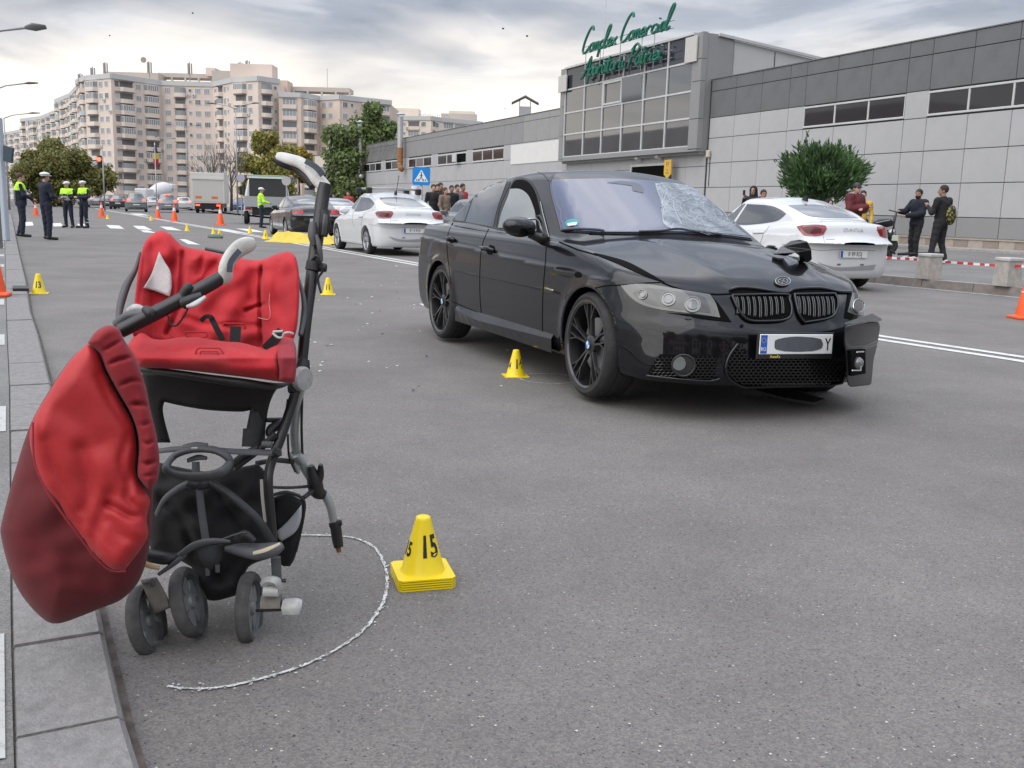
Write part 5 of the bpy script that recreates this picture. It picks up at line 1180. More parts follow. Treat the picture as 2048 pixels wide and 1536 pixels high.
def block(name_label, pts, floors, z0, fh, m, seed, plan, depth=16, roof=1.2, name='apartment_block', lit=.03):
 """pts: (px, Y) corners of the street facade, left to right; plan: column pattern string repeated by metre spacing"""
 r = random.Random(seed); W = []
 for px_, Y in pts:
  p = at(px_, 390, Y); W.append(Vector((p.x, p.y, 0)))
 t = thing(name, name_label, 'building', tuple(W[0])); O = W[0].copy()
 zt = z0 + floors * fh; n = len(W)
 back = [w + Vector((0, depth, 0)) for w in W]
 v = [w - O + Vector((0, 0, -6)) for w in W] + [w - O + Vector((0, 0, zt)) for w in W] + [w - O + Vector((0, 0, -6)) for w in back] + [w - O + Vector((0, 0, zt)) for w in back]
 f = [(i, i + 1, n + i + 1, n + i) for i in range(n - 1)] + [(n + i, n + i + 1, 3 * n + i + 1, 3 * n + i) for i in range(n - 1)] + [(0, n, 3 * n, 2 * n), (n - 1, 3 * n - 1, 4 * n - 1, 2 * n - 1)]
 f += [(2 * n + i + 1, 2 * n + i, 3 * n + i, 3 * n + i + 1) for i in range(n - 1)]
 o = mesh('wall', v, f, m, t)
 # parapet
 b = MB()
 for i in range(n - 1):
  a, c = W[i] - O, W[i + 1] - O; d = (c - a).normalized(); nn = Vector((d.y, -d.x, 0)) * .25
  b.hexa([a + nn + Vector((0, 0, zt)), c + nn + Vector((0, 0, zt)), c - nn + Vector((0, 0, zt)), a - nn + Vector((0, 0, zt)), a + nn + Vector((0, 0, zt + roof)), c + nn + Vector((0, 0, zt + roof)), c - nn + Vector((0, 0, zt + roof)), a - nn + Vector((0, 0, zt + roof))])
 b.build('parapet', mat('parapet_grey', (.50, .50, .49), .85, var=.1), t)
 cnt = 0
 for i in range(n - 1):
  a, c = W[i] - O, W[i + 1] - O; L_ = (c - a).length; d = (c - a).normalized(); nn = Vector((d.y, -d.x, 0)); rot = math.atan2(d.y, d.x)
  x = .9; k = 0; colr = []
  while x < L_ - 1.4:
   ty = plan[(k + seed * 3 + i * 5) % len(plan)]; w = {'w': 1.5, 's': .9, 'b': 4.2, 'c': 3.2, 'l': 3.6, '.': 1.2}[ty]
   if x + w > L_ - .4:
    if x + 1.5 > L_ - .3: break
    ty, w = 'w', 1.5
   colr.append((ty, x, w)); x += w + {'w': .9, 's': .8, 'b': .6, 'c': .6, 'l': .6, '.': 0}[ty]; k += 1
  for fl in range(floors):
   for ty, x, w in colr:
    zc_ = z0 + fl * fh; P = a + d * x + Vector((0, 0, zc_)); t2 = ty; rn = r.random()
    if t2 == 'b' and rn < .22: t2 = 'c'
    elif t2 == 'c' and rn < .15: t2 = 'b'
    g = 2 if rn > 1 - lit else (1 if r.random() < .3 else 0)
    if t2 in 'ws':
     def bw(w=w, g=g):
      q = MB(); hh = 1.35 if w > 1 else .9; z = .95 if w > 1 else 1.25
      q.k = 0; q.box((0, -.10, z), (w, .02, z + hh)); q.k = 1 + g; nn_ = 3 if w > 1 else 1; pw = (w - .1) / nn_
      for j in range(nn_): q.box((.08 + j * pw, -.105, z + .08), (.02 + (j + 1) * pw, -.10, z + hh - .08))
      return q
     o = shared(('w', w, g), bw, [M_BFR, M_BWIN, M_BWIN2, M_BLIT], 'window', t)
    elif t2 == 'b':
     v2 = r.choice((0, 0, 1)) ; op = r.random() < .35
     def bb(w=w, v2=v2, op=op, g=g):
      q = MB(); dp = -1.1; s_ = .5
      pol = [(0, 0), (s_, dp), (w - s_, dp), (w, 0)]
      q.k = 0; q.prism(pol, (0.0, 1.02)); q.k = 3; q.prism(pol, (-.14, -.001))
      if op: q.k = 2; q.box((.3, -.06, 1.0), (w - .3, .0, 2.4)); q.k = 3; q.prism(pol, (2.5, 2.62))
      else:
       pi = [(.08, 0), (s_ + .03, dp + .08), (w - s_ - .03, dp + .08), (w - .08, 0)]
       q.k = 1 if g < 2 else 5; q.prism(pi, (1.02, 2.3)); q.k = 4; q.prism([(x_, y_ - .03) for x_, y_ in pi], (2.3, 2.42))
       for j in range(6): xx = s_ + (w - 2 * s_) * j / 5; q.box((xx - .05, dp + .0, 1.02), (xx + .05, dp + .10, 2.3))
      return q
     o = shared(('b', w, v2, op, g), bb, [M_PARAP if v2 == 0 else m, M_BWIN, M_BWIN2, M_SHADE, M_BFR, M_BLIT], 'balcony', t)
    elif t2 == 'c':
     op = r.random() < .4; bl = r.random() < .12
     def bc_(w=w, op=op, bl=bl):
      q = MB(); pol = [(w / 2 + w / 2 * math.cos(a_), -1.15 * math.sin(a_)) for a_ in [math.pi * j / 7 for j in range(8)]]
      q.k = 3; q.prism(pol[::-1], (-.14, .0)); q.k = 0; q.prism(pol[::-1], (.0, 1.0)); q.k = 2; q.box((.3, -.05, 1.0), (w - .3, 0, 2.45))
      if not op: q.k = 1; q.prism([(w / 2 + (w / 2 - .12) * math.cos(a_), -1.03 * math.sin(a_)) for a_ in [math.pi * j / 7 for j in range(8)]][::-1], (1.0, 2.25))
      return q
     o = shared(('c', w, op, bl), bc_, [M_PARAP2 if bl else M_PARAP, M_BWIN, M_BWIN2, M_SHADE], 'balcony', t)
    else:
     op = r.random() < .5
     def bl_(w=w, op=op, g=g):
      q = MB(); q.k = 0; q.box((0, -.25, 0), (w, .0, 1.0)); q.k = 2 if op else 1; q.box((.1, -.12, 1.0), (w - .1, 0, 2.35)); q.k = 3; q.box((0, -.26, 2.35), (w, 0, 2.5))
      if not op:
       q.k = 4
       for j in range(5): xx = .1 + (w - .2) * j / 4; q.box((xx - .05, -.16, 1.), (xx + .05, -.12, 2.35))
      return q
     o = shared(('l', w, op, g), bl_, [m, M_BWIN, M_BWIN2, M_SHADE, M_BFR], 'balcony', t)
    o.location = P; o.rotation_euler = (0, 0, rot); cnt += 1
    if r.random() < .12:
     def ac():
      q = MB(); q.k = 0; q.box((0, -.4, 0), (.85, -.02, .6)); q.k = 1; q.lathe([(.02, -.41), (.22, -.41), (.22, -.405)], 10, axis='Y', mat=Matrix.Translation((.38, 0, .3))); return q
     e = shared('ac', ac, [M_ACW, M_BWIN2], 'air_conditioner', t); e.location = P + d * (w + .15) + Vector((0, 0, .2)); e.rotation_euler = (0, 0, rot)
 return t, O, W, zt, cnt
def roof_box(t, O, px0, px1, Y, z0, z1, m, name='roof_house', dep=6, open_=False):
 a, c = at(px0, 390, Y), at(px1, 390, Y); b = MB()
 if open_:
  b.box((a.x, Y, z1 - 1.1), (c.x, Y + dep, z1)); n = max(3, int(abs(c.x - a.x) / 3.2))
  for i in range(n + 1): x = a.x + (c.x - a.x) * i / n; b.box((x - .25, Y, z0), (x + .25, Y + .5, z1 - 1.1))
 else: b.box((a.x, Y, z0), (c.x, Y + dep, z1))
 v = [Vector(q) - O for q in b.v]; b.v = v; return b.build(name, m, t)
A = block('broad ten storey pale pink apartment block with curved balconies behind the traffic queue', [(163, 266), (182, 256), (232, 250), (330, 262), (432, 262), (470, 252), (520, 247), (562, 252)], 10, 2.4, 2.84, M_BLK[0], 3, 'bwcws.bwblwcsw', lit=.012)
t, O, W, zt, c = A; M_RF = mat('roof_concrete', (.46, .42, .38), .85, var=.15)
roof_box(t, O, 222, 325, 266, zt + .6, zt + 3.6, M_RF); roof_box(t, O, 325, 430, 270, zt + 1.0, zt + 4.2, M_RF, open_=True, name='roof_pergola'); roof_box(t, O, 430, 470, 264, zt, zt + 4.4, M_RF); roof_box(t, O, 466, 548, 256, zt + .4, zt + 5.2, M_BLK[0])
roof_box(t, O, 418, 436, 268, zt + 3.5, zt + 5.6, M_BLK[0])
for px_, h in ((172, 2.5), (197, 4.2), (222, 5.5), (308, 6), (387, 6), (486, 6.5), (500, 7)):
 p = at(px_, 390, 262) - O; b = MB(); b.tube([(p.x, p.y, zt), (p.x, p.y, zt + h)], .14, 5)
 for a_ in (0, 2.1, 4.2): b.box((p.x + .5 * math.cos(a_) - .15, p.y + .5 * math.sin(a_) - .15, zt + h - 3), (p.x + .5 * math.cos(a_) + .15, p.y + .5 * math.sin(a_) + .15, zt + h - .3))
 b.build('roof_antenna', mat('antenna_grey', (.30, .30, .30), .7), t)
p = at(298, 390, 262) - O; MB().lathe([(.0, 0), (.6, .25), (.75, .4)], 14, axis='Y', mat=Matrix.Translation((p.x, p.y, zt + 6.2)) @ Matrix.Rotation(R_(190), 4, 'Z')).build('satellite_dish', mat('antenna_grey', (.3, .3, .3), .7), t)
B2 = block('eight storey beige apartment block with a roof pergola behind the yellow autumn tree', [(560, 250), (604, 250), (640, 256), (680, 252), (716, 256), (782, 262)], 9, 2.6, 2.76, M_BLK[1], 5, 'lwbws.lwb', lit=.0)
t, O, W, zt, c = B2; roof_box(t, O, 562, 700, 262, zt + .8, zt + 4.0, M_RF, open_=True, name='roof_pergola'); roof_box(t, O, 548, 578, 258, zt, zt + 5, M_BLK[1])
p = at(656, 390, 264) - O; MB().tube([(p.x, p.y, zt + 3), (p.x, p.y, zt + 9)], .08, 4).build('roof_antenna', M_STEEL, t)
B3 = block('long cream apartment block showing above the grey hall roof', [(770, 300), (860, 296), (880, 300), (962, 310)], 9, 1.8, 2.78, M_BLK[2], 7, 'bw.wwbsl', lit=.0)
t, O, W, zt, c = B3; roof_box(t, O, 782, 836, 306, zt + .6, zt + 4.2, M_BLK[2]); roof_box(t, O, 895, 945, 312, zt + .6, zt + 4.4, M_BLK[2]); roof_box(t, O, 880, 950, 310, zt + .4, zt + 3.4, M_RF, dep=3)
b = MB()
for i in range(14): p = at(836 + i * 4.6, 390, 303) - O; b.tube([(p.x, p.y, zt + 1.2), (p.x, p.y, zt + 2.2)], .06, 3)
p, q = at(836, 390, 303) - O, at(896, 390, 303) - O; b.tube([(p.x, p.y, zt + 2.2), (q.x, q.y, zt + 2.2)], .06, 3); b.build('roof_railing', M_STEEL, t)
block('pale apartment block receding left behind the round green tree', [(120, 320), (150, 300), (167, 276)], 10, 2.5, 2.84, M_BLK[3], 11, 'bwcl', lit=.0)
block('low pale apartment block far left beyond the street lamps', [(50, 395), (90, 380), (122, 350)], 10, 2.0, 2.84, M_BLK[3], 13, 'bwl', lit=.0)
block('farthest pale apartment block at the left end of the street', [(-30, 480), (12, 470), (52, 440)], 10, 1.0, 2.84, M_BLK[3], 17, 'bwl', lit=.0)
# low white annexe behind the right tree
b = MB(); a, c = at(630, 390, 170), at(735, 390, 170)
an = thing('annexe', 'low white annexe with a wide window strip behind the tall green tree', 'building', (a.x, 170, 0))
MB().box((0, 0, -3), (c.x - a.x, 8, 9.4)).build('wall', M_BLK[2], an)
for i in range(6):
 MB().box((.6 + i * 1.45, -.06, 4.8), (1.85 + i * 1.45, -.02, 7.6)).build('window', M_BWIN, an)
# ------------------------------------------------------------ trees and shrubs
def leaf_mat(name, cols, rough=.65):
 m = bpy.data.materials.new(name); m.use_nodes = True; nt = m.node_tree; N, L = nt.nodes, nt.links; b = N['Principled BSDF']
 oi = N.new('ShaderNodeNewGeometry'); r = N.new('ShaderNodeValToRGB'); L.new(oi.outputs['Random Per Island'], r.inputs[0]); e = r.color_ramp.elements
 e[0].color = (*cols[0], 1); e[1].color = (*cols[-1], 1)
 for i, c in enumerate(cols[1:-1]): k = e.new((i + 1) / (len(cols) - 1)); k.color = (*c, 1)
 tc = N.new('ShaderNodeTexCoord'); n = N.new('ShaderNodeTexNoise'); n.inputs['Scale'].default_value = .9; L.new(tc.outputs['Object'], n.inputs[0])
 x = N.new('ShaderNodeMix'); x.data_type = 'RGBA'; x.blend_type = 'MULTIPLY'; x.inputs[0].default_value = 1; L.new(r.outputs[0], x.inputs[6])
 r2 = N.new('ShaderNodeValToRGB'); L.new(n.outputs[0], r2.inputs[0]); r2.color_ramp.elements[0].position = .35; r2.color_ramp.elements[0].color = (.65, .62, .6, 1); r2.color_ramp.elements[1].position = .65; r2.color_ramp.elements[1].color = (1.2, 1.2, 1.1, 1); L.new(r2.outputs[0], x.inputs[7])
 L.new(x.outputs[2], b.inputs['Base Color']); b.inputs['Roughness'].default_value = rough
 tl = N.new('ShaderNodeBsdfTranslucent'); L.new(x.outputs[2], tl.inputs[0]); ms = N.new('ShaderNodeMixShader'); ms.inputs[0].default_value = .35; L.new(b.outputs[0], ms.inputs[1]); L.new(tl.outputs[0], ms.inputs[2]); L.new(ms.outputs[0], N['Material Output'].inputs[0])
 return m
M_BARK = mat('bark', (.075, .062, .05), .95, bump=.6, bscale=20, var=.3, vscale=4)
def leaves(n, blobs, size, seed, flat=.7, shell=.35):
 """quads scattered through lobes; blobs: (centre, radii)"""
 r = np.random.default_rng(seed); vol = np.array([b[1][0] * b[1][1] * b[1][2] for b in blobs]); k = r.choice(len(blobs), n, p=vol / vol.sum())
 C = np.array([b[0] for b in blobs])[k]; Rr = np.array([b[1] for b in blobs])[k]
 d = r.normal(size=(n, 3)); d /= np.linalg.norm(d, axis=1)[:, None]; rad = (shell + (1 - shell) * r.random(n)) ** .6
 P = C + d * Rr * rad[:, None] * (1 + .12 * r.normal(size=(n, 1)))
 u = r.normal(size=(n, 3)); u /= np.linalg.norm(u, axis=1)[:, None]; w = np.cross(u, d + .5 * r.normal(size=(n, 3))); w /= np.linalg.norm(w, axis=1)[:, None] + 1e-9
 s = size * (.5 + r.random(n))[:, None]
 V = np.stack([P - u * s, P + w * s * flat, P + u * s, P - w * s * flat], 1).reshape(-1, 3); F = np.arange(4 * n).reshape(-1, 4); return V, F
def branch(b, p, d, l, r, lev, rg, ends, spread=.55, nseg=4):
 pts = [p]; rs = [r]; q = p.copy(); dd = d.normalized()
 for i in range(nseg):
  dd = (dd + Vector((rg.uniform(-1, 1), rg.uniform(-1, 1), rg.uniform(-.3, .6))) * .16).normalized(); q = q + dd * l / nseg; pts.append(q.copy()); rs.append(r * (1 - .55 * (i + 1) / nseg))
 b.tube(pts, rs, 5 if lev else 4, cap=False)
 if lev == 0: ends.append(q); return
 for i in range(rg.choice((3, 4))):
  t = rg.uniform(.35, 1); a = pts[min(nseg, int(t * nseg))]; nd = (dd + Vector((rg.uniform(-1, 1), rg.uniform(-1, 1), rg.uniform(-.2, .7))) * spread * 1.6).normalized()
  branch(b, a, nd, l * rg.uniform(.5, .72), r * .5, lev - 1, rg, ends, spread, nseg)
 ends.append(q)
def tree(name, label, px, Y, base_z, H, lobes, n, size, m, seed, trunk=.3, m2=None, group=None, th=None):
 """lobes in (dx, dy, z, rx, ry, rz) metres relative to the foot"""
 p = at(px, 400, Y); t = thing(name, label, 'tree', (p.x, p.y, base_z)); rg = random.Random(seed)
 b = MB(); b.tube([(0, 0, -.2), (.1, 0, H * .25), (0, .1, H * .5), (.15, 0, H * .8)], [trunk, trunk * .8, trunk * .55, trunk * .2], 8)
 ends = []
 for i in range(7):
  z = H * rg.uniform(.2, .6); branch(b, Vector((0, 0, z)), Vector((rg.uniform(-1, 1), rg.uniform(-1, 1), .8)), H * .3, trunk * .35, 1, rg, ends)
 b.build('trunk', M_BARK, t, True)
 bl = []
 for (dx, dy, z, rx, ry, rz) in lobes:
  for _ in range(9):
   a = Vector((rg.gauss(0, 1), rg.gauss(0, 1), rg.gauss(0, 1))).normalized() * rg.uniform(.3, .85); s = rg.uniform(.28, .48)
   bl.append(((dx + a.x * rx, dy + a.y * ry, z + a.z * rz), (rx * s, ry * s, rz * s)))
 V, F = leaves(n, bl, size, seed); o = np_mesh('crown', V, F, m, t, smooth=False); return t
LM_AUT = leaf_mat('autumn_olive_leaves', [(.16, .19, .06), (.22, .25, .08), (.29, .26, .085), (.24, .21, .085), (.18, .23, .07)])
LM_GRN = leaf_mat('green_leaves', [(.11, .17, .055), (.16, .24, .07), (.24, .30, .11), (.12, .19, .06), (.36, .38, .26)])
LM_YEL = leaf_mat('yellow_leaves', [(.36, .24, .03), (.42, .30, .04), (.28, .20, .03)])
LM_OLV = leaf_mat('olive_yellow_leaves', [(.24, .25, .07), (.33, .31, .08), (.42, .36, .09), (.21, .24, .07)])
tree('round_tree', 'broad dense olive green tree behind the traffic police on the left', 118, 125, .3, 8.5, [(.2, 0, 5.4, 5.0, 3.5, 4.0), (-3.2, 0, 3.4, 3.4, 3, 3.2), (3.4, 0, 4.0, 3.6, 3, 3.6), (1.0, 0, 1.8, 5.6, 3, 2.0), (-.2, -1, 3.0, 5.2, 3, 2.8)], 30000, .19, LM_AUT, 21)
tree('autumn_tree', 'tall olive and green autumn tree behind the white flatbed truck', 545, 135, .2, 11, [(-.6, 0, 8.8, 2.4, 2, 3.0), (.3, 0, 6.0, 4.6, 3, 3.2), (0, 0, 2.8, 5.0, 3, 2.8), (-2.9, 0, 5.2, 2.0, 2, 2.2)], 20000, .20, LM_OLV, 22)
tree('yellow_tree', 'small bright yellow autumn tree beside the olive tree', 598, 142, .2, 8.6, [(0, 0, 7.4, 2.5, 2, 2.1), (.6, 0, 5.2, 2.4, 2, 2.0)], 3400, .24, LM_YEL, 23, .18)
tree('green_tree', 'tall leafy green tree at the far corner of the grey hall', 722, 104, .2, 11, [(.4, 0, 9.4, 2.7, 2.2, 2.6), (-.8, 0, 7.2, 3.6, 2.4, 2.8), (-1.4, 0, 4.2, 3.6, 2.4, 2.6), (1.8, 0, 7.4, 2.8, 2.4, 2.4), (-1.8, 0, 2.2, 3.2, 2, 1.8)], 20000, .19, LM_GRN, 24, .28)
def bare(label, px, Y, H, seed):
 p = at(px, 400, Y); t = thing('bare_tree', label, 'tree', (p.x, p.y, 0)); rg = random.Random(seed); b = MB(); ends = []
 b.tube([(0, 0, 0), (.1, 0, H * .3), (0, 0, H * .5)], [.2, .15, .1], 6); b.build('trunk', M_BARK, t, True); b = MB()
 for i in range(8): branch(b, Vector((0, 0, H * rg.uniform(.25, .5))), Vector((rg.uniform(-1, 1), rg.uniform(-.5, .5), 1.4)), H * .42, .07, 2, rg, ends, .45, 3)
 b.build('branches', mat('twig', (.15, .13, .115), .9), t, True)
bare('bare leafless tree left of the box truck', 425, 118, 8, 31); bare('bare leafless tree between the box truck and the white flatbed', 462, 112, 8.5, 32)
# clipped conifer by the hall
def wp(px, D):
 d = ray(px, 400); t = D / d.dot(WN); return CAM + d * t
q = wp(1637, 22.5); Yc = q.y
cf = thing('conifer', 'round dense green conifer bush with ragged tips in front of the grey hall', 'tree', (q.x, q.y, .22))
ctr = at(1637, 352, Yc); rx = (1712 - 1560) / 2 * Yc / F_PX; rz = (400 - 285) / 2 * Yc / F_PX
MB().tube([(0, 0, 0), (0, 0, ctr.z - .5)], [.09, .06], 8).build('trunk', M_BARK, cf, True)
r = np.random.default_rng(5); V = []; F = []
CL = []
for i in range(150):
 d = r.normal(size=3); d /= np.linalg.norm(d); d[2] = max(d[2], -.8); f = .62 + .42 * r.random(); CL.append((np.array([d[0] * rx * f, d[1] * rx * .85 * f, d[2] * rz * f * (1 if d[2] < 0 else .9)]), d))
for i in range(9500):
 c0_, d = CL[r.integers(len(CL))]
 if i % 5 == 0: d = r.normal(size=3); d /= np.linalg.norm(d); c0_ = np.array([d[0] * rx * .7, d[1] * rx * .6, d[2] * rz * .7])
 c = c0_ + r.normal(size=3) * np.array([.13, .13, .10]); c[2] += .22 * rz * (abs(c[0]) / rx) ** 2
 g = np.array([d[0] * .85, d[1] * .85, .70 + .3 * d[2]]) + .22 * r.normal(size=3); g /= np.linalg.norm(g)
 l = .13 + .12 * r.random() + (.16 * r.random() if r.random() < .2 else 0); w = np.cross(g, r.normal(size=3)); w /= np.linalg.norm(w); s = .022 + .016 * r.random()
 k = len(V); V += [c - w * s * .4, c + g * l * .45 - w * s, c + g * l, c + g * l * .5 + w * s]; F.append((k, k + 1, k + 2, k + 3))
for (px_, h) in ((1604, 1.05), (1590, .5), (1668, .62), (1690, .35), (1620, .45)):     # leading shoots
 bx = (px_ - 1637) * Yc / F_PX; zb = rz * .75
 for j in range(40):
  t_ = r.random(); c = np.array([bx + .02 * r.normal(), .03 * r.normal(), zb + t_ * h * .6]); g = np.array([.5 * r.normal() * (1 - t_ * .6), .4 * r.normal(), 1.3]); g /= np.linalg.norm(g); w = np.cross(g, r.normal(size=3)); w /= np.linalg.norm(w)
  l = .16; s = .022; k = len(V); V += [c - w * s * .4, c + g * l * .45 - w * s, c + g * l, c + g * l * .5 + w * s]; F.append((k, k + 1, k + 2, k + 3))
V = np.array(V) + np.array([0, 0, ctr.z - .22])
np_mesh('crown', V, np.array(F), leaf_mat('conifer_fronds', [(.035, .07, .035), (.055, .115, .05), (.09, .17, .065), (.15, .25, .09), (.045, .085, .04)]), cf, smooth=False)
# surroundings behind and left of the viewpoint, mirrored in the car paint and the tower glass
M_RW = mat('dim_window', (.05, .055, .06), .3)
def plain_block(label, o, w, d, h, rz):
 t = thing('apartment_block', label, 'building', o, rz); MB().box((0, 0, -.2), (w, d, h)).build('wall', M_BLK[1], t); n = int(w / 4.4); me = None
 for i in range(n):
  for j in range(int(h / 3) - 1):
   if me is None: q = MB().box((0, -.08, 0), (2.2, -.02, 1.5)).build('window', M_RW, t); me = q.data
   else: q = link(bpy.data.objects.new('window', me), t)
   q.location = (1.2 + i * 4.4, 0, 1.4 + j * 3)
plain_block('long beige apartment block across the street mirrored in the tower glass', tuple(sw(-30, -34)), 170, 12, 13, PH); bpy.data.objects[[o.name for o in bpy.data.objects if o.get('label', '').startswith('long beige')][0]].location = sw(245, -34); bpy.data.objects[[o.name for o in bpy.data.objects if o.get('label', '').startswith('long beige')][0]].rotation_euler = (0, 0, PH + math.pi)
plain_block('pale apartment block behind the viewpoint mirrored in the black sedan', (45, -62, 0), 90, 12, 15, math.pi)
def back_tree(x, y, label, seed):
 t = thing('street_tree', label, 'tree', (x, y, 0)); MB().tube([(0, 0, 0), (.1, 0, 5)], [.2, .1], 8).build('trunk', M_BARK, t)
 V, F = leaves(1500, [((0, 0, 6), (3, 3, 3)), ((1, 1, 4.4), (2.4, 2.4, 2))], .4, seed); np_mesh('crown', V, F, LM_AUT, t, smooth=False)
for i, (x, y, w) in enumerate(((-13, -24, 'leftmost'), (-3, -30, 'second'), (6, -26, 'middle'), (15, -31, 'fourth'), (24, -25, 'rightmost'))): back_tree(x, y, w + ' of the street trees behind the viewpoint mirrored in the black bumper', 60 + i)
# ------------------------------------------------------------ the other vehicles
def sedan_shape(L=4.4, wb=2.65, H=1.5, W=.915, fo=.83, belt=.95, deck=1.08, wr=.32, rearx=-3.05, arch=.36, xw=-.34, kind='sedan'):
 xr = -(L - fo)
 s = CarShape(wb=wb, wr=wr, arch=arch, flare=.012, zb=.20, k1=.07, k2=.09, kg=.05, nose_x=fo - .08, xmin=xr - .15, xmax=fo + .12,
  top=[(xr - .1, deck - .10), (xr + .05, deck), (xr + .5, deck + .01), (-2.2, belt + .1), (-.6, belt + .07), (-.3, belt + .05), (0, belt), (.35, belt - .09), (.6, belt - .19), (fo, .62)],
  crown=[(xr, .05), (-.5, .06), (.5, .10), (fo, .12)], plan=[(xr, W - .05), (-2.6, W), (-1.4, W), (0, W - .01), (.5, W - .03), (fo, W - .06)],
  rise=.03, prof=[(.15, .90), (.24, .955), (.35, .98), (.55, 1.0), (.74, .992), (.86, .965), (.96, .93), (1.06, .87), (1.2, .78)],
  crease=(.78, .03, .010), nose=[(.1, fo - .12), (.25, fo - .02), (.45, fo), (.6, fo - .05), (.9, fo - .3)], nplan=(.11, .22),
  tail=[(.1, xr + .16), (.3, xr + .03), (.55, xr), (.75, xr + .005), (1.0, xr + .045), (1.2, xr + .12)], tplan=(.06, .16),
  roof=[(xr, H - .35), (rearx + .2, H - .17), (rearx + .7, H - .06), (-1.9, H - .005), (-1.4, H), (-1.05, H - .03), (-.4, H - .18)], rcrown=.045,
  gplan=[(xr, .74), (-2.6, .785), (-1.5, .80), (-.9, .79), (0, .74)], tumble=.38, zbelt=.96, wind=(xw, 1.75, .16), rear=(rearx - .42, 1.75, .12), rk=.5)
 if kind == 'hatch': s.rear = (xr + .06, .55, .10); s.rk = .85; s.roof = [(xr, H - .10), (-3., H - .05), (-2.4, H - .01), (-1.6, H), (-1.1, H - .03), (-.4, H - .18)]
 return s
def Zq(*p): return [(1400 + x / 3.16, 330 + y / 3.16) for x, y in p]
M_LOWER = mat('grey_bumper_plastic', (.30, .30, .31), .5)
LOG = sedan_shape(L=4.39, deck=1.10, H=1.50, rearx=-2.88)
wd = Car(LOG, 'white_sedan', 'white patrol style sedan stopped by the right kerb behind the crashed black sedan', 'car', (4.207, 18.921, 0), R_(109.3), M_PAINT_WHITE, h=.03)
wd.root['label'] = 'white sedan with red tail lamps stopped by the kerb just behind the crashed black sedan'
M_SEAMG = mat('seam_grey', (.12, .12, .12), .8)
def logan_fit(c):
 S = c.S
 c.patch('rear_door_glass', Zq((218, 374), (300, 247), (440, 257), (505, 280), (545, 308), (520, 332), (470, 358), (300, 380)), 'px', M_GLASS_SIDE, .006, mirror=True, step=5)
 c.patch('front_door_glass', Zq((128, 290), (200, 250), (288, 245), (212, 355), (170, 345)), 'px', M_GLASS_REAR, .006, mirror=True, step=5)
 c.patch('rear_window', Zq((560, 256), (700, 251), (820, 262), (905, 288), (998, 336), (880, 336), (760, 331), (672, 316)), 'px', mat('rear_glass', (.10, .105, .115), .06, 0, .8, coat=1.), .006, step=6)
 tl = c.patch('tail_lamp', Zq((612, 390), (650, 382), (730, 378), (792, 384), (801, 404), (778, 442), (735, 450), (662, 445), (634, 420)), 'px', M_TAIL, .008, mirror=True, step=4)
 c.patch('lamp_insert', Zq((640, 396), (700, 388), (770, 400), (760, 430), (690, 436), (660, 420)), 'px', mat('dark_red', (.09, .008, .01), .15), .011, parent=tl, step=4)
 c.line('boot_seam', Zq((770, 350), (778, 450), (790, 500)), 'px', M_SEAMG, .0025)
 c.line('boot_lip', Zq((740, 340), (860, 345), (980, 348), (1090, 366)), 'px', M_PAINT_WHITE, .014, .0)
 c.line('bumper_crease', Zq((520, 500), (640, 520), (760, 540), (860, 535), (1000, 540), (1110, 540)), 'px', M_SEAMG, .003)
 c.patch('lower_bumper', Zq((745, 615), (860, 645), (1000, 640), (1112, 628), (1096, 662), (1000, 666), (870, 666), (790, 650)), 'px', M_LOWER, .006, step=6)
 for P in (((866, 628), (886, 628)), ((1012, 630), (1032, 630))): c.line('sensor', Zq(*P), 'px', M_SEAMG, .012, .004)
 for P in (((215, 380), (225, 470), (260, 520)), ((440, 385), (400, 440), (380, 500))): c.line('shut_line', Zq(*P), 'px', M_SEAMG, .004, mirror=True)
 c.line('door_handle', Zq((340, 430), (402, 428)), 'px', M_PAINT_WHITE, .016, .014, mirror=True); c.line('boot_badge', Zq((795, 470), (850, 470)), 'px', M_STEEL, .005, .002)
 h = c.cast_px(*Zq((960, 412))[0]); h = c.cast((0, h.z), 'B')
 text_obj('DACIA', .085, mat('badge_grey', (.52, .53, .54), .3), c.root, Matrix(((0, 0, -1, h.x - .006), (-1, 0, 0, 0), (0, 1, .0, h.z), (0, 0, 0, 1))), 'badge_lettering', extrude=.003, sx=1.5)
 for sg in (1, -1):
  for cx, st in ((0, 0), (-S.wb, 0)): wheel(c.root, (cx, sg * .80, .32), .32, .20, .215, sg, M_RIM_SILVER, 'five', st)
 wheel_arch_lip(c, M_SEAMG, cxs=(0, -S.wb), w=.006)
 c.patch('windscreen', [(-.62, 1.02), (.62, 1.02), (.52, 1.40), (-.52, 1.40)], 'F', M_GLASS_REAR, .006);
 for sg in (1, -1): c.patch('headlight', [(sg * .45, .66), (sg * .78, .68), (sg * .80, .78), (sg * .5, .76)], 'F', M_LENS, .006)
 c.patch('grille', [(-.42, .56), (.42, .56), (.42, .72), (-.42, .72)], 'F', M_DARK, .005)
 h2 = c.cast((-2.25, 0), 'T'); MB().prism([(0, 0), (.16, 0), (.06, .10), (.0, .10)], (-.02, .02), mat=Matrix.Translation(h2) @ Matrix.Rotation(R_(90), 4, 'X')).build('roof_fin', M_BLACKTRIM, c.root)
 for sg in (1, -1):
  q = c.cast((-.62, .98), 'L'); q = Vector((-.60, sg * (q.y + .10), 1.02))
  implicit('door_mirror', ell_sdf(q, (.07, .12, .085)), tuple(q - Vector((.15, .2, .15))), tuple(q + Vector((.15, .2, .15))), .025, M_PAINT_WHITE, c.root)
logan_fit(wd)
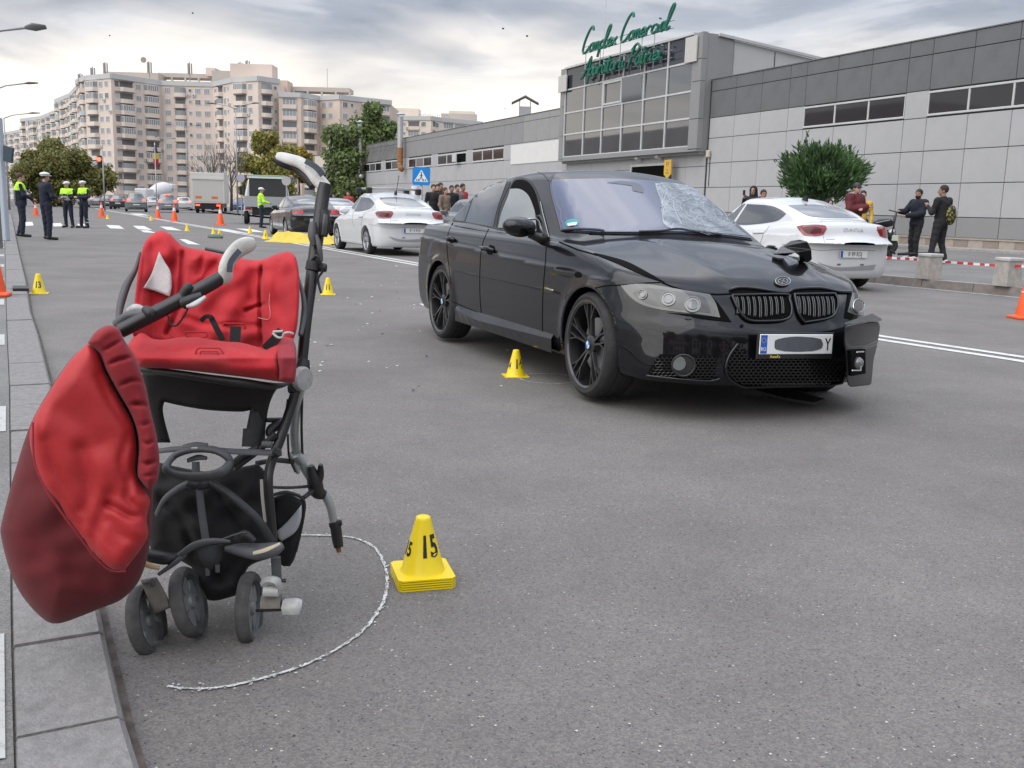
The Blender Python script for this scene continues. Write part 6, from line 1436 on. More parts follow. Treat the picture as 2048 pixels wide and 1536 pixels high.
def rear_plate(c, z, text, holder=False):
 h = c.cast((0, z), 'B'); return number_plate('number_plate', c.root, (h.x - .022, 0, z), (0, -1, 0), (0, 0, 1), (-1, 0, .0), text, plateholder=holder, tsize=.098, sx=.70)
KM = kidmap()
wd2 = fast_copy(wd.root, None, KM)
pA, _ = rear_plate(wd, .60, 'IF 89 RDJ')
wd2.name = 'white_sedan.001'; wd2.location = (-3.954, 26.288, 0); wd2.rotation_euler = (0, 0, R_(115.5))
wd2['label'] = 'white sedan with dark roof bars standing over the end of the yellow sheet'
class _C: pass
w2 = _C(); w2.root = wd2; w2.cast = wd.cast
rear_plate(w2, .60, 'IF 13 PGF')
for x in (-1.15, -2.05):
 b = MB(); b.tube([(x, -.66, 1.57), (x, 0, 1.60), (x, .66, 1.57)], [(.02, .035)] * 3, 8)
 o = b.build('roof_bar', mat('bar_pale', (.45, .45, .45), .4), wd2, True)
 for sg in (1, -1): MB().rbox((x - .07, sg * .64 - .07, 1.45), (x + .05, sg * .64 + .07, 1.60), .02).build('bar_foot', M_BLACKTRIM, wd2)
MB().tube([(-2.25, 0, 1.5), (-2.45, 0, 1.9)], .008, 5).build('aerial', M_BLACKTRIM, wd2)
# black saloon ahead of it
PAS = sedan_shape(L=4.75, wb=2.79, H=1.46, W=.915, fo=.88, deck=1.04, rearx=-3.15, wr=.33, arch=.365)
M_PB = mat('dark_blue_black_paint', (.008, .009, .012), .2, 0, .5, coat=1.)
def side_windows(c, S, H, m1=M_GLASS_SIDE, m2=None, step=.12, hatch=False):
 z0, z1 = 1.0, H - .11; xr = S.xmin + .15
 xe = -2.85 if not hatch else xr + .35
 for nm, P in (('front_door_glass', [(-.72, z0), (-1.62, z0 + .01), (-1.58, z1), (-1.25, z1 - .02), (-1.0, z1 - .1)]), ('rear_door_glass', [(-1.70, z0), (xe + .25, z0 + .02), (xe, z0 + .12), (xe + .35, z1 - .08), (-2.2, z1 - .01), (-1.67, z1)])):
  c.patch(nm, P, 'L', m1, .006, mirror=True, step=step)
def simple_fit(c, H, lampm=M_TAIL, lit=0, hatch=False, rim=M_RIM_SILVER, plate=True, step=.12, wstyle='far'):
 S = c.S; side_windows(c, S, H, step=step, hatch=hatch)
 c.patch('windscreen', [(-.60, 1.04), (.60, 1.04), (.50, H - .12), (-.50, H - .12)], 'F', M_GLASS_REAR, .006, step=.2)
 zt = H - .11; z0 = 1.10 if not hatch else 1.02
 c.patch('rear_window', [(-.56, z0 + .04), (.56, z0 + .04), (.47, zt), (-.47, zt)], 'B', M_GLASS_SIDE, .008, step=.12)
 zl = .84 if not hatch else .92
 lm = lampm
 for sg in (1, -1): c.patch('tail_lamp', [(sg * .46, zl), (sg * .82, zl - .02), (sg * .82, zl + .13), (sg * .50, zl + .14)], 'B', lm, .008, step=.1)
 c.patch('lower_bumper', [(-.7, .24), (.7, .24), (.72, .38), (-.72, .38)], 'B', M_BLACKTRIM, .006, step=.2)
 for sg in (1, -1): c.patch('headlight', [(sg * .45, .66), (sg * .78, .68), (sg * .80, .78), (sg * .5, .76)], 'F', M_LENS, .006, step=.2)
 for sg in (1, -1):
  for cx in (0, -S.wb): wheel(c.root, (cx, sg * .80, S.wr), S.wr, .20, .215, sg, rim, wstyle)
 if plate: h = c.cast((0, .62), 'B'); number_plate('number_plate', c.root, (h.x - .02, 0, .62), (0, -1, 0), (0, 0, 1), (-1, 0, 0), None, plateholder=False, blue=False)
 for sg in (1, -1):
  q = c.cast((-.62, .98), 'L'); q = Vector((-.60, sg * (abs(q.y) + .10), 1.02)); MB().rbox(tuple(q - Vector((.06, .1, .07))), tuple(q + Vector((.06, .1, .07))), .03).build('door_mirror', c.body.data.materials[0], c.root)
rl = gnd(574, 474); hd = Vector((math.cos(R_(114)), math.sin(R_(114)), 0)); lf = Vector((-hd.y, hd.x, 0)); base = rl + hd * 2.79 - lf * .84
pc = Car(PAS, 'dark_saloon', 'glossy black saloon parked ahead of the white sedan beside the yellow sheet', 'car', tuple(base), R_(114), M_PB, h=.04)
simple_fit(pc, 1.46, mat('lit_tail_lamp', (.35, .02, .02), .2, emis=(1, .05, .04), estr=.12), step=.09, wstyle='five')
pc.line('chrome_strip', [(-.3, .36), (-2.5, .34)], 'L', M_STEEL, .014, .004, mirror=True, step=.1)
pc.line('shut_line', [(-1.66, 1.0), (-1.66, .35)], 'L', M_SEAMG, .004, mirror=True, step=.06)
# grey sedan half hidden behind the tail of the crashed car
GS = sedan_shape(L=4.5, H=1.46, deck=1.06, rearx=-3.0)
g0 = at(925, 470, 31.0); gc = Car(GS, 'grey_sedan', 'dark grey sedan mostly hidden behind the tail of the crashed black sedan', 'car', (g0.x, 31.0, 0), R_(113), mat('grey_paint', (.09, .095, .105), .3, coat=1.), h=.055); simple_fit(gc, 1.46)
g0 = at(652, 470, 44.0); gc = Car(GS, 'silver_sedan', 'pale silver sedan seen between the black saloon and the tall stroller handle', 'car', (g0.x, 44.0, 0), R_(113), mat('silver_paint', (.45, .46, .48), .3, .3, coat=1.), h=.06); simple_fit(gc, 1.46)
# traffic queue
BRK = mat('lit_brake_lamp', (.6, .03, .02), .2, emis=(1, .10, .05), estr=2.2); AMB = mat('lit_amber_lamp', (.7, .3, .02), .2, emis=(1, .45, .05), estr=2.5)
SUV = sedan_shape(L=4.5, H=1.66, deck=1.12, kind='hatch', wr=.35, arch=.39); HAT = sedan_shape(L=4.2, H=1.5, deck=1.08, kind='hatch'); SED = sedan_shape(L=4.5, H=1.46, deck=1.06, rearx=-3.0)
queue = [(193, 414.5, HAT, 1.5, 'silver_paint', (.45, .46, .48), True, 'silver hatchback with glowing brake lamps at the left end of the queue', 108), (217, 416.5, HAT, 1.5, 'dark_grey_paint', (.05, .055, .06), False, 'dark grey hatchback behind the silver hatchback in the queue', 100),
     (238, 418.5, HAT, 1.5, 'charcoal_paint', (.03, .032, .036), True, 'charcoal hatchback with lit tail lamps next to the grey estate in the queue', 98), (273, 423.5, SUV, 1.66, 'green_grey_paint', (.17, .19, .185), True, 'grey green estate car with a high roof in the middle of the queue', 106),
     (306, 416, HAT, 1.5, 'white_far_paint', (.62, .63, .64), False, 'white hatchback half hidden behind the mid grey car in the queue', 104), (336, 425, SUV, 1.66, 'mid_grey_paint', (.22, .23, .25), True, 'mid grey car with a bright high brake lamp in the queue', 104),
     (368, 421, HAT, 1.5, 'white_far_paint', (.62, .63, .64), True, 'white hatchback flashing amber beside the box truck', 104), (478, 423, HAT, 1.5, 'blue_paint', (.05, .10, .22), False, 'blue hatchback between the box truck and the white flatbed', 100), (157, 407, HAT, 1.5, 'silver_paint', (.45, .46, .48), False, 'small silver car beyond the two officers in caps', 105)]
for i, (px_, py_, sh, H, pn, col, lit_, lab, ang) in enumerate(queue):
 p = gnd(px_, py_); d_ = Vector((math.cos(R_(ang + 6)), math.sin(R_(ang + 6)), 0)); loc = p + d_ * (sh.wb + .4)
 c = Car(sh, 'queued_car', lab, 'car', tuple(loc), R_(ang + 6), mat(pn, col, .3, coat=1.), h=.085, group='cars queueing at the junction'); c.root['group'] = 'cars queueing at the junction'
 simple_fit(c, H, BRK if lit_ else M_TAIL, hatch=sh is not SED, step=.3)
 c.root.scale = (1.12, 1.12, 1.12)
 if i in (0, 5): h = c.cast((0, 1.36), 'B'); (MB().box((h.x - .05, -.22, H - .20), (h.x + .08, .22, H - .12))).build('high_brake_lamp', BRK, c.root)
 if i == 6: MB().box((c.S.xmin + .12, .55, .9), (c.S.xmin + .3, .84, 1.1)).build('indicator', AMB, c.root)
# box truck, rear three-quarter view
def bx(name, m, a, c, parent, r=.0): return (MB().rbox(a, c, r) if r else MB().box(a, c)).build(name, m, parent)
p = gnd(446, 427.5); tr = thing('box_truck', 'white box truck with orange marks on its rear doors waiting in the queue', 'truck', tuple(p), R_(103))
M_TW = mat('truck_white', (.60, .58, .54), .5, var=.05, vscale=1)
for sg in (0,):
 bx('cargo_box', M_TW, (0, -.2, 1.0), (7.2, 3.2 - .2, 4.0), tr, .03); bx('chassis', M_BLACKTRIM, (.1, .1, .55), (8.2, 2.7, .98), tr)
 bx('cab', M_TW, (7.4, .1, .6), (9.3, 2.7, 2.8), tr, .12); bx('rear_shutter', mat('shutter', (.52, .50, .46), .5), (-.03, .0, 1.15), (.0, 2.8, 3.3), tr); bx('shutter_rail', M_TW, (-.10, -.1, 3.32), (.0, 2.9, 3.5), tr)
 for y in (.2, 2.2): bx('tail_lamp', BRK, (-.06, y, .72), (.0, y + .4, .88), tr)
 for y in (.45, 2.0): bx('orange_mark', mat('orange_mark', (.6, .16, .04), .5), (-.04, y, 1.45), (-.031, y + .6, 1.68), tr)
 bx('rear_bumper', M_BLACKTRIM, (-.05, .1, .40), (.05, 2.7, .56), tr)
 for x in (1.4, 7.9):
  for y in (.25, 2.55): MB().lathe([(.05, -.14), (.45, -.14), (.48, -.1), (.48, .1), (.45, .14), (.05, .14)], 20, axis='Y', mat=Matrix.Translation((x, y, .48))).build('wheel', M_TYRE, tr, flat_angle=40)
# white flatbed lorry facing away left of the black saloon
q = gnd(482, 445); fb = thing('flatbed_truck', 'white flatbed truck with a dark cab window standing right of the box truck', 'truck', tuple(gnd(500, 449)), R_(62))
fb.rotation_euler = (0, 0, 0); fb.location = tuple(gnd(492, 447))
M_FW = mat('flatbed_white', (.62, .63, .64), .4, coat=.4)
# built in its own axes: x to the right across the rear, y away, z up
fb.rotation_euler = (0, 0, R_(14));
cabm = MB(); cabm.prism([(-.15, .55), (2.35, .55), (2.4, 1.6), (2.25, 2.45), (.15, 2.5), (-.05, 1.6)], (.6, 2.6), mat=Matrix.Rotation(R_(90), 4, 'X') @ Matrix.Scale(-1, 4, Vector((0, 0, 1))))
o = cabm.build('cab', M_FW, fb); md = o.modifiers.new('bevel', 'BEVEL'); md.width = .12; md.segments = 3
bx('rear_cab_window', M_WIN, (.35, .54, 1.62), (2.1, .59, 2.25), fb); bx('side_cab_window', M_WIN, (-.13, .8, 1.55), (-.02, 1.7, 2.2), fb)
bx('light_bar', mat('bar_green', (.25, .4, .25), .4), (.1, .8, 2.62), (2.2, 1.1, 2.72), fb, .02); bx('headboard', mat('mesh_dark', (.03, .03, .03), .6), (.2, .35, 1.3), (2.3, .42, 2.6), fb)
bx('headboard_frame', M_FW, (.1, .3, 2.52), (2.4, .45, 2.62), fb); bx('load_bed', mat('bed_grey', (.20, .20, .2), .6), (.0, -2.6, .95), (2.5, .3, 1.12), fb); bx('drop_side', M_FW, (-.04, -2.6, 1.12), (.0, .3, 1.5), fb); bx('drop_side', M_FW, (2.5, -2.6, 1.12), (2.54, .3, 1.5), fb)
bx('chassis', M_BLACKTRIM, (.4, -2.5, .5), (2.1, 2.4, .93), fb); bx('tail_board', mat('tail_grey', (.32, .33, .34), .5), (.0, -2.64, .95), (2.5, -2.6, 1.5), fb); bx('mudguard', M_FW, (-.05, -1.6, .78), (.42, -.2, .94), fb, .03)
for x in (.05, 2.35):
 for y in (-.9, 1.7): MB().lathe([(.04, -.12), (.32, -.12), (.36, -.08), (.36, .08), (.32, .12), (.04, .12)], 20, axis='X', mat=Matrix.Translation((x, y, .36))).build('wheel', M_TYRE, fb, flat_angle=40)
bx('door_mirror', M_BLACKTRIM, (-.38, 2.1, 1.6), (-.22, 2.25, 2.1), fb, .03)
bx('tail_lamp', M_TAIL, (.05, -2.66, .78), (.35, -2.62, .9), fb)
# concrete mixer far behind the queue
p = gnd(262, 414); mx_ = thing('mixer_truck', 'white concrete mixer lorry beyond the queue of cars', 'truck', (p.x, p.y + 8, 0), R_(70)); M_MX = mat('mixer_white', (.6, .6, .6), .5, var=.1, vscale=1)
MB().lathe([(.5, 0), (1.1, 1.2), (1.35, 2.6), (1.2, 4.0), (.6, 5.2), (.5, 5.6)], 20, axis='X', mat=Matrix.Translation((0, 0, 2.0)) @ Matrix.Rotation(R_(-16), 4, 'Y')).build('drum', M_MX, mx_, flat_angle=40)
bx('cab', M_MX, (-2.2, -1.2, .9), (-.2, 1.2, 3.0), mx_, .15); bx('chassis', M_BLACKTRIM, (-2, -1, .6), (6.4, 1, 1.05), mx_); bx('hopper', M_MX, (5.0, -.6, 3.0), (6.0, .6, 3.9), mx_, .1)
for x in (-1.2, 3.2, 4.6):
 for y in (-1.05, 1.05): MB().lathe([(.05, -.15), (.5, -.15), (.5, .15), (.05, .15)], 16, axis='Y', mat=Matrix.Translation((x, y, .5))).build('wheel', M_TYRE, mx_)
# yellow sheet lying on the road over something low
def sheet():
 A = [gnd(546, 488), gnd(566, 494), gnd(676, 496), gnd(679, 487), gnd(640, 478), gnd(560, 475)]
 c0 = gnd(548, 483); c1 = gnd(677, 489.5); ax = (c1 - c0); L_ = ax.length; ax.normalize(); nr = Vector((-ax.y, ax.x, 0))
 if nr.y < 0: nr = -nr
 nx, ny = 110, 44; V = []; F = []; r = random.Random(3)
 ph = [(r.uniform(2, 9), r.uniform(2, 9), r.uniform(0, 6), r.uniform(.4, 1)) for _ in range(16)]
 for i in range(nx + 1):
  u = i / nx
  for j in range(ny + 1):
   v = j / ny * 2 - 1; w = .52 * (.75 + .25 * math.sin(math.pi * min(1, u * 1.1 + .05))) + .05 * math.sin(9 * u + 1) + .03 * math.sin(23 * u)
   body = .20 * math.exp(-(v / .52) ** 2 * 1.2) * (min(1, u / .10) ** .6) * (min(1, (1 - u) / .12) ** .7)
   prof = .82 + .25 * math.exp(-((u - .10) / .07) ** 2) + .12 * math.exp(-((u - .35) / .1) ** 2) - .12 * math.exp(-((u - .2) / .05) ** 2) - .12 * math.exp(-((u - .62) / .12) ** 2) + .1 * math.exp(-((u - .93) / .04) ** 2)
   z = body * prof; wr_ = 0
   for (a, b_, c, g) in ph: wr_ += g * abs(math.sin(a * u * 2.2 + b_ * v * .8 + c)) ** 3
   z += .026 * wr_ * (.35 + body * 3.2) * (1 - abs(v) ** 6); z = max(z, .006 + .012 * abs(math.sin(31 * u + 5 * v)) * (1 - abs(v)))
   V.append(c0 + ax * (u * L_ + .03 * math.sin(7 * v)) + nr * (v * w) + Vector((0, 0, z)))
 for i in range(nx):
  for j in range(ny): a = i * (ny + 1) + j; F.append((a, a + ny + 1, a + ny + 2, a + 1))
 m = mat('yellow_sheet', (.56, .42, .03), .45, bump=.5, bscale=8, var=.12, vscale=3)
 o = mesh('yellow_sheet', V, F, m, None, True); bm = bmesh.new(); bm.from_mesh(o.data); bmesh.ops.recalc_face_normals(bm, faces=bm.faces); bm.to_mesh(o.data); bm.free()
 md = o.modifiers.new('thick', 'SOLIDIFY'); md.thickness = .004; tag(o, 'crumpled yellow plastic sheet spread on the road beside the white and black cars', 'sheet')
sheet()
# ------------------------------------------------------------ people
M_SKIN = mat('skin', (.42, .25, .18), .55, var=.08, vscale=20); M_SKIN_D = mat('skin_tan', (.30, .165, .11), .55, var=.08, vscale=20)
M_HAIR = mat('dark_hair', (.016, .012, .010), .7, bump=.6, bscale=150); M_HAIR_G = mat('grey_hair', (.30, .29, .27), .8, bump=.5, bscale=120); M_HAIR_B = mat('brown_hair', (.06, .03, .018), .7, bump=.5, bscale=120)
def cloth(name, col, **k): return mat(name, col, .85, bump=.5, bscale=26, var=.22, vscale=9, **k)
NAVY = cloth('navy_uniform', (.010, .014, .030)); BLACKC = cloth('black_cloth', (.011, .011, .013)); HIVIS = mat('hi_vis_yellow', (.48, .86, .03), .6, bump=.3, bscale=20, emis=None); MAROON = cloth('maroon_jacket', (.10, .012, .018)); REDC = cloth('red_jacket', (.35, .03, .03)); GREYC = cloth('grey_top', (.16, .15, .15)); NAVYJ = cloth('navy_puffer', (.005, .007, .016)); TAN = cloth('tan_scarf', (.20, .15, .11))
M_CAPW = mat('white_cap', (.66, .66, .70), .5); M_SHOE = mat('dark_shoe', (.012, .012, .012), .4); M_SHOEW = mat('white_trainer', (.62, .60, .60), .5); REFL = mat('reflective_tape', (.42, .45, .50), .3, .2)
def person(label, foot, face, H=1.76, top=NAVY, legs=NAVY, skin=M_SKIN, hair=M_HAIR, shoes=M_SHOE, h=.017, pose=None, headturn=0., cap=None, yoke=None, female=False, long_hair=False, hood=None, beard=False, puff=0., lean=0., upper_only=False, group=None, tape=False):
 """joints in the figure's own frame: x right, y forward, z up; metres for a 1.76 m figure"""
 k = H / 1.76; P = dict(hipL=(-.095, 0, .92), hipR=(.095, 0, .92), kneeL=(-.11, .02, .50), kneeR=(.11, .02, .50), ankL=(-.12, -.02, .085), ankR=(.12, -.02, .085), toeL=(-.15, .17, .04), toeR=(.15, .17, .04),
  pelvis=(0, 0, .95), waist=(0, 0, 1.10), chest=(0, .0, 1.32), neck=(0, -.01, 1.47), head=(0, .02, 1.63), shL=(-.19, -.01, 1.42), shR=(.19, -.01, 1.42), elL=(-.26, -.03, 1.14), elR=(.26, -.03, 1.14), wrL=(-.25, .08, .91), wrR=(.25, .08, .91))
 P.update(pose or {}); P = {a: np.array(b, float) + np.array([0, lean * max(0, b[2] - .9), 0]) for a, b in P.items()}
 t = thing('person', label, 'person', tuple(foot), face, group); t.scale = (k, k, k)
 c = lambda a, b, ra, rb: cone_sdf(P[a], P[b], ra, rb)
 hd = P['head']; ct, st_ = math.cos(headturn), math.sin(headturn); fx = np.array([st_ * -1, ct, 0]); rx_ = np.array([ct, st_, 0])
 def hp(r, f, u): return hd + rx_ * r + fx * f + np.array([0, 0, u])
 rot = [[rx_[0], fx[0], 0], [rx_[1], fx[1], 0], [0, 0, 1]]
 def arm_dir(s): d = P['wr' + s] - P['el' + s]; return d / (np.linalg.norm(d) + 1e-9)
 hands = []
 for s in 'LR':
  w = P['wr' + s]; d = arm_dir(s); sd_ = np.cross(d, [0, 0, 1.]); n_ = np.linalg.norm(sd_); sd_ = sd_ / n_ if n_ > .2 else np.array([1., 0, 0]); up = np.cross(sd_, d)
  pal = w + d * .075; hands.append(ell_sdf(pal - d * .01, (.042, .05, .030) if abs(d[2]) < .6 else (.034, .042, .055)))
  for j, (o_, l_) in enumerate(((-.030, .068), (-.010, .078), (.011, .074), (.031, .058))):
   a = pal + sd_ * o_ + d * .02; b = a + d * l_ * .55 - up * .008; e = b + d * l_ * .4 - up * .026; hands += [cone_sdf(a, b, .0105, .0095), cone_sdf(b, e, .0095, .008)]
  sg = -1 if s == 'L' else 1; a = w + d * .03 + sd_ * -.02 * sg; hands.append(cone_sdf(a, a + d * .05 - sd_ * .032 * sg - up * .012, .013, .010))
 def head_f(X, Y, Z):
  f = ell_sdf(hp(0, -.01, .035), (.076, .094, .098), rot)(X, Y, Z); f = smin(f, ell_sdf(hp(0, .030, -.045), (.056, .062, .068), rot)(X, Y, Z), .04)
  f = smin(f, cone_sdf(hp(0, .098, .008), hp(0, .108, -.022), .009, .014)(X, Y, Z), .014)          # nose
  f = smin(f, cone_sdf(hp(-.018, .085, -.052), hp(.018, .085, -.052), .009, .009)(X, Y, Z), .010)   # lips
  for sg in (-1, 1):
   f = smin(f, ell_sdf(hp(.078 * sg, -.012, -.004), (.010, .022, .032), rot)(X, Y, Z), .008)
   f = smax(f, -ell_sdf(hp(.032 * sg, .098, .018), (.018, .014, .011), rot)(X, Y, Z), .012)
   f = smin(f, ell_sdf(hp(.032 * sg, .078, .016), (.013, .013, .011), rot)(X, Y, Z), .004)
  return f
 def body_f(X, Y, Z):
  L_ = [c('hipL', 'kneeL', .078, .052), c('kneeL', 'ankL', .052, .036), c('hipR', 'kneeR', .078, .052), c('kneeR', 'ankR', .052, .036), c('ankL', 'toeL', .036, .026), c('ankR', 'toeR', .036, .026), c('pelvis', 'waist', .125, .105), c('waist', 'chest', .105, .13), c('shL', 'elL', .045, .036), c('shR', 'elR', .045, .036), c('elL', 'wrL', .036, .026), c('elR', 'wrR', .036, .026), c('shL', 'shR', .055, .055), cone_sdf(P['neck'] + [0, 0, -.05], hd + [0, -.01, -.04], .056, .052)]
  f = None
  for g in L_: v = g(X, Y, Z); f = v if f is None else smin(f, v, .03)
  for g in hands: f = smin(f, g(X, Y, Z), .008)
  return smin(f, head_f(X, Y, Z), .015)
 allp = np.array(list(P.values())); lo = allp.min(0) - .18; hi = allp.max(0) + .2; lo[2] = max(lo[2], -.02)
 if upper_only: lo[2] = .85
 implicit('body', body_f, lo, hi, min(h, .0165), skin, t)
 pf = puff
 def top_f(X, Y, Z):
  f = cone_sdf(P['pelvis'] + [0, 0, -.03], P['waist'], .150 + pf, .138 + pf)(X, Y, Z); f = smax(f, (P['pelvis'][2] - .08) - Z, .02)
  ch = P['chest']; e = ell_sdf(ch, (.185 + pf, .13 + pf, .20))(X, Y, Z); f = smin(f, e, .06)
  w = cone_sdf(P['waist'], ch, .135 + pf, .14 + pf)(X, Y, Z); f = smin(f, w, .05)
  for s in 'LR':
   f = smin(f, cone_sdf(P['sh' + s], P['el' + s], .072 + pf, .058 + pf)(X, Y, Z), .04); f = smin(f, smax(cone_sdf(P['el' + s], P['wr' + s], .058 + pf, .044 + pf)(X, Y, Z), -(np.sqrt((X - P['wr' + s][0]) ** 2 + (Y - P['wr' + s][1]) ** 2 + (Z - P['wr' + s][2]) ** 2) * -1 + 0) if False else -1 + 0 * X, .01), .03)
  f = smin(f, cone_sdf(P['shL'] + [0, 0, -.01], P['shR'] + [0, 0, -.01], .078 + pf, .078 + pf)(X, Y, Z), .05)
  f = smin(f, cone_sdf(P['neck'] + [0, 0, -.07], P['neck'] + [0, -.005, .0], .10, .072)(X, Y, Z), .03)
  hl = np.sqrt((X - hd[0]) ** 2 + (Y - hd[1]) ** 2 + ((Z - hd[2]) * .8) ** 2) - .112; f = smax(f, -hl, .01)
  wr = .006 * np.sin(38 * Z + 7 * X) * np.sin(17 * X + 11 * Y + 5 * Z); return f + wr * .8
 mats_ = [top]; mf = None
 if yoke:
  mats_ = [top, yoke, REFL]
  def mf(Cc):
   z = Cc[:, 2]; r_ = (z > 1.28).astype(int) * (np.abs(Cc[:, 0]) < .26); return r_
 implicit('jacket', top_f, lo, hi, h, top, t, mats_, mf)
 if tape:
  for sg in (-1, 1): MB().tube([(sg * .11, -.145 - pf, 1.28), (sg * .10, -.15 - pf, 1.10), (sg * .10, -.145 - pf, .96)], [(.004, .022)] * 3, 6).build('reflective_stripe', REFL, t); MB().tube([(sg * .11, .145 + pf, 1.26), (sg * .10, .15 + pf, 1.10), (sg * .10, .145 + pf, .96)], [(.004, .022)] * 3, 6).build('reflective_stripe', REFL, t)
 if not upper_only:
  def leg_f(X, Y, Z):
   f = smax(cone_sdf(P['pelvis'] + [0, 0, -.02], P['waist'] + [0, 0, -.02], .142, .120)(X, Y, Z), Z - 1.08, .02)
   for s in 'LR':
    f = smin(f, cone_sdf(P['hip' + s], P['knee' + s], .105, .074)(X, Y, Z), .03 if s == 'L' else .02); f = smin(f, cone_sdf(P['knee' + s], P['ank' + s] + [0, 0, .02], .072, .060)(X, Y, Z), .03)
   f = smax(f, .065 - Z, .012); return f + .005 * np.sin(44 * Z + 5 * X) * np.sin(23 * X + 13 * Y)
  implicit('trousers', leg_f, (lo[0], lo[1], 0), (hi[0], hi[1], 1.15), h, legs, t)
  for s in 'LR':
   a, b = P['ank' + s], P['toe' + s]
   def sf(X, Y, Z, a=a, b=b):
    heel = a + [0, -.045, -.02]; f = smin(cone_sdf(heel, b, .046, .040)(X, Y, Z), cone_sdf(a, a + [0, 0, .03], .048, .045)(X, Y, Z), .02); return smax(f, .004 - Z + (a[2] - .085 if a[2] > .1 else 0), .006)
   implicit('shoe', sf, (min(a[0], b[0]) - .08, min(a[1], b[1]) - .12, -.01), (max(a[0], b[0]) + .08, max(a[1], b[1]) + .08, a[2] + .09), min(h, .014), shoes, t)
 def hair_f(X, Y, Z):
  f = ell_sdf(hp(0, -.016, .045), (.086, .100, .100), rot)(X, Y, Z)
  yy = (X - hd[0]) * fx[0] + (Y - hd[1]) * fx[1]; zz_ = Z - hd[2]
  cut = np.maximum(yy * 1.0 - .045 - np.maximum(zz_ - .045, 0) * 1.6, (.005 - zz_) - np.maximum(-yy, 0) * .75)
  f = smax(f, cut, .012)
  if long_hair: f = smin(f, ell_sdf(hp(0, -.06, -.08), (.09, .06, .15), rot)(X, Y, Z), .03)
  return f
 hb = (tuple(hd - [.16, .18, .28]), tuple(hd + [.16, .18, .2]))
 if cap is None and hood is None: implicit('hair', hair_f, hb[0], hb[1], min(h, .012), hair, t)
 else: implicit('hair', lambda X, Y, Z: smax(hair_f(X, Y, Z), Z - hd[2] - .045, .01), hb[0], hb[1], min(h, .012), hair, t)
 if beard: implicit('beard', lambda X, Y, Z: smax(smax(ell_sdf(hp(0, .032, -.055), (.064, .070, .066), rot)(X, Y, Z), (Z - hd[2]) + .028, .01), -((X - hd[0]) * fx[0] + (Y - hd[1]) * fx[1] - .0), .01), hb[0], hb[1], .011, hair, t)
 if cap is not None:
  def cap_f(X, Y, Z):
   flat = cap is M_CAPW
   f = ell_sdf(hp(0, -.012, .085 if flat else .05), (.118, .128, .048) if flat else (.092, .106, .10), rot)(X, Y, Z); f = smax(f, (.035) - (Z - hd[2]), .008)
   if flat: f = smin(f, smax(ell_sdf(hp(0, -.012, .05), (.092, .105, .09), rot)(X, Y, Z), .03 - (Z - hd[2]), .006), .01)
   return smin(f, ell_sdf(hp(0, .105, .042), (.070, .065, .012), rot)(X, Y, Z), .008)
  implicit('cap', cap_f, hb[0], hb[1], min(h, .012), cap, t)
 if hood is not None:
  implicit('hood', lambda X, Y, Z: smax(smin(ell_sdf(hp(0, -.02, .03), (.115, .13, .14), rot)(X, Y, Z), cone_sdf(hd + [0, -.05, -.08], P['neck'] + [0, -.05, -.06], .12, .13)(X, Y, Z), .03), (X - hd[0]) * fx[0] + (Y - hd[1]) * fx[1] - .055, .02), tuple(hd - [.2, .25, .35]), tuple(hd + [.2, .2, .22]), min(h, .014), hood, t)
 # eyes and brows stay readable on the nearer figures
 if h <= .018:
  e = MB()
  for sg in (-1, 1): e.tube([hp(sg * .018, .094, .040), hp(sg * .046, .082, .042)], .005, 5)
  e.build('eyebrows', hair, t); e = MB()
  for sg in (-1, 1): e.tube([hp(sg * .026, .0915, .019), hp(sg * .038, .088, .019)], .0055, 6)
  e.build('eyes', M_INK, t)
 return t, P, hp
def facing(deg): return R_(deg)            # 0 = away from the camera (+Y), 180 = towards it
rs_ = dict(elR=(.27, .05, 1.15), wrR=(.12, .25, 1.12))
crossed = dict(elL=(-.27, .06, 1.16), wrL=(.06, .23, 1.16), elR=(.27, .06, 1.16), wrR=(-.06, .27, 1.22))
writing = dict(elL=(-.25, .04, 1.16), wrL=(-.06, .26, 1.14), elR=(.25, .05, 1.16), wrR=(.08, .26, 1.16))
# four traffic officers on the left and one by the black saloon
pl = dict(yoke=HIVIS, tape=True)
f1 = gnd(46, 474); person('bareheaded officer in a navy uniform with a bright yellow shoulder yoke standing leftmost', f1, R_(-58), 1.80, hair=M_HAIR_B, h=.022, pose=dict(elR=(.26, .06, 1.15), wrR=(.16, .27, 1.06), ankL=(-.10, -.08, .085), toeL=(-.13, .10, .04)), **pl)
f2 = gnd(96, 480); person('officer in a plain navy jacket and white cap seen from behind between the yoked officers', f2, R_(-38), 1.80, cap=M_CAPW, h=.022, pose=dict(elL=(-.26, .04, 1.15), wrL=(-.1, .25, 1.10), elR=(.27, .05, 1.14), wrR=(.12, .24, 1.1), ankL=(-.15, .05, .085), toeL=(-.20, .22, .04)))
f3 = gnd(138, 455.5); person('officer in white cap and yellow yoke bending over a notepad', f3, R_(172), 1.76, cap=M_CAPW, h=.026, pose=dict(writing, ankL=(-.2, .05, .085), toeL=(-.25, .22, .04), kneeL=(-.15, .04, .5)), headturn=R_(-20), **pl)
f4 = gnd(170, 456.5); person('officer in white cap and yellow yoke with reflective bands round the ankles', f4, R_(150), 1.80, cap=M_CAPW, h=.026, pose=dict(writing, ankR=(.2, .0, .085), toeR=(.26, .17, .04), kneeR=(.14, .02, .5)), **pl)
pb = bpy.data.objects[[o.name for o in bpy.data.objects if o.name.startswith('person')][-1]]
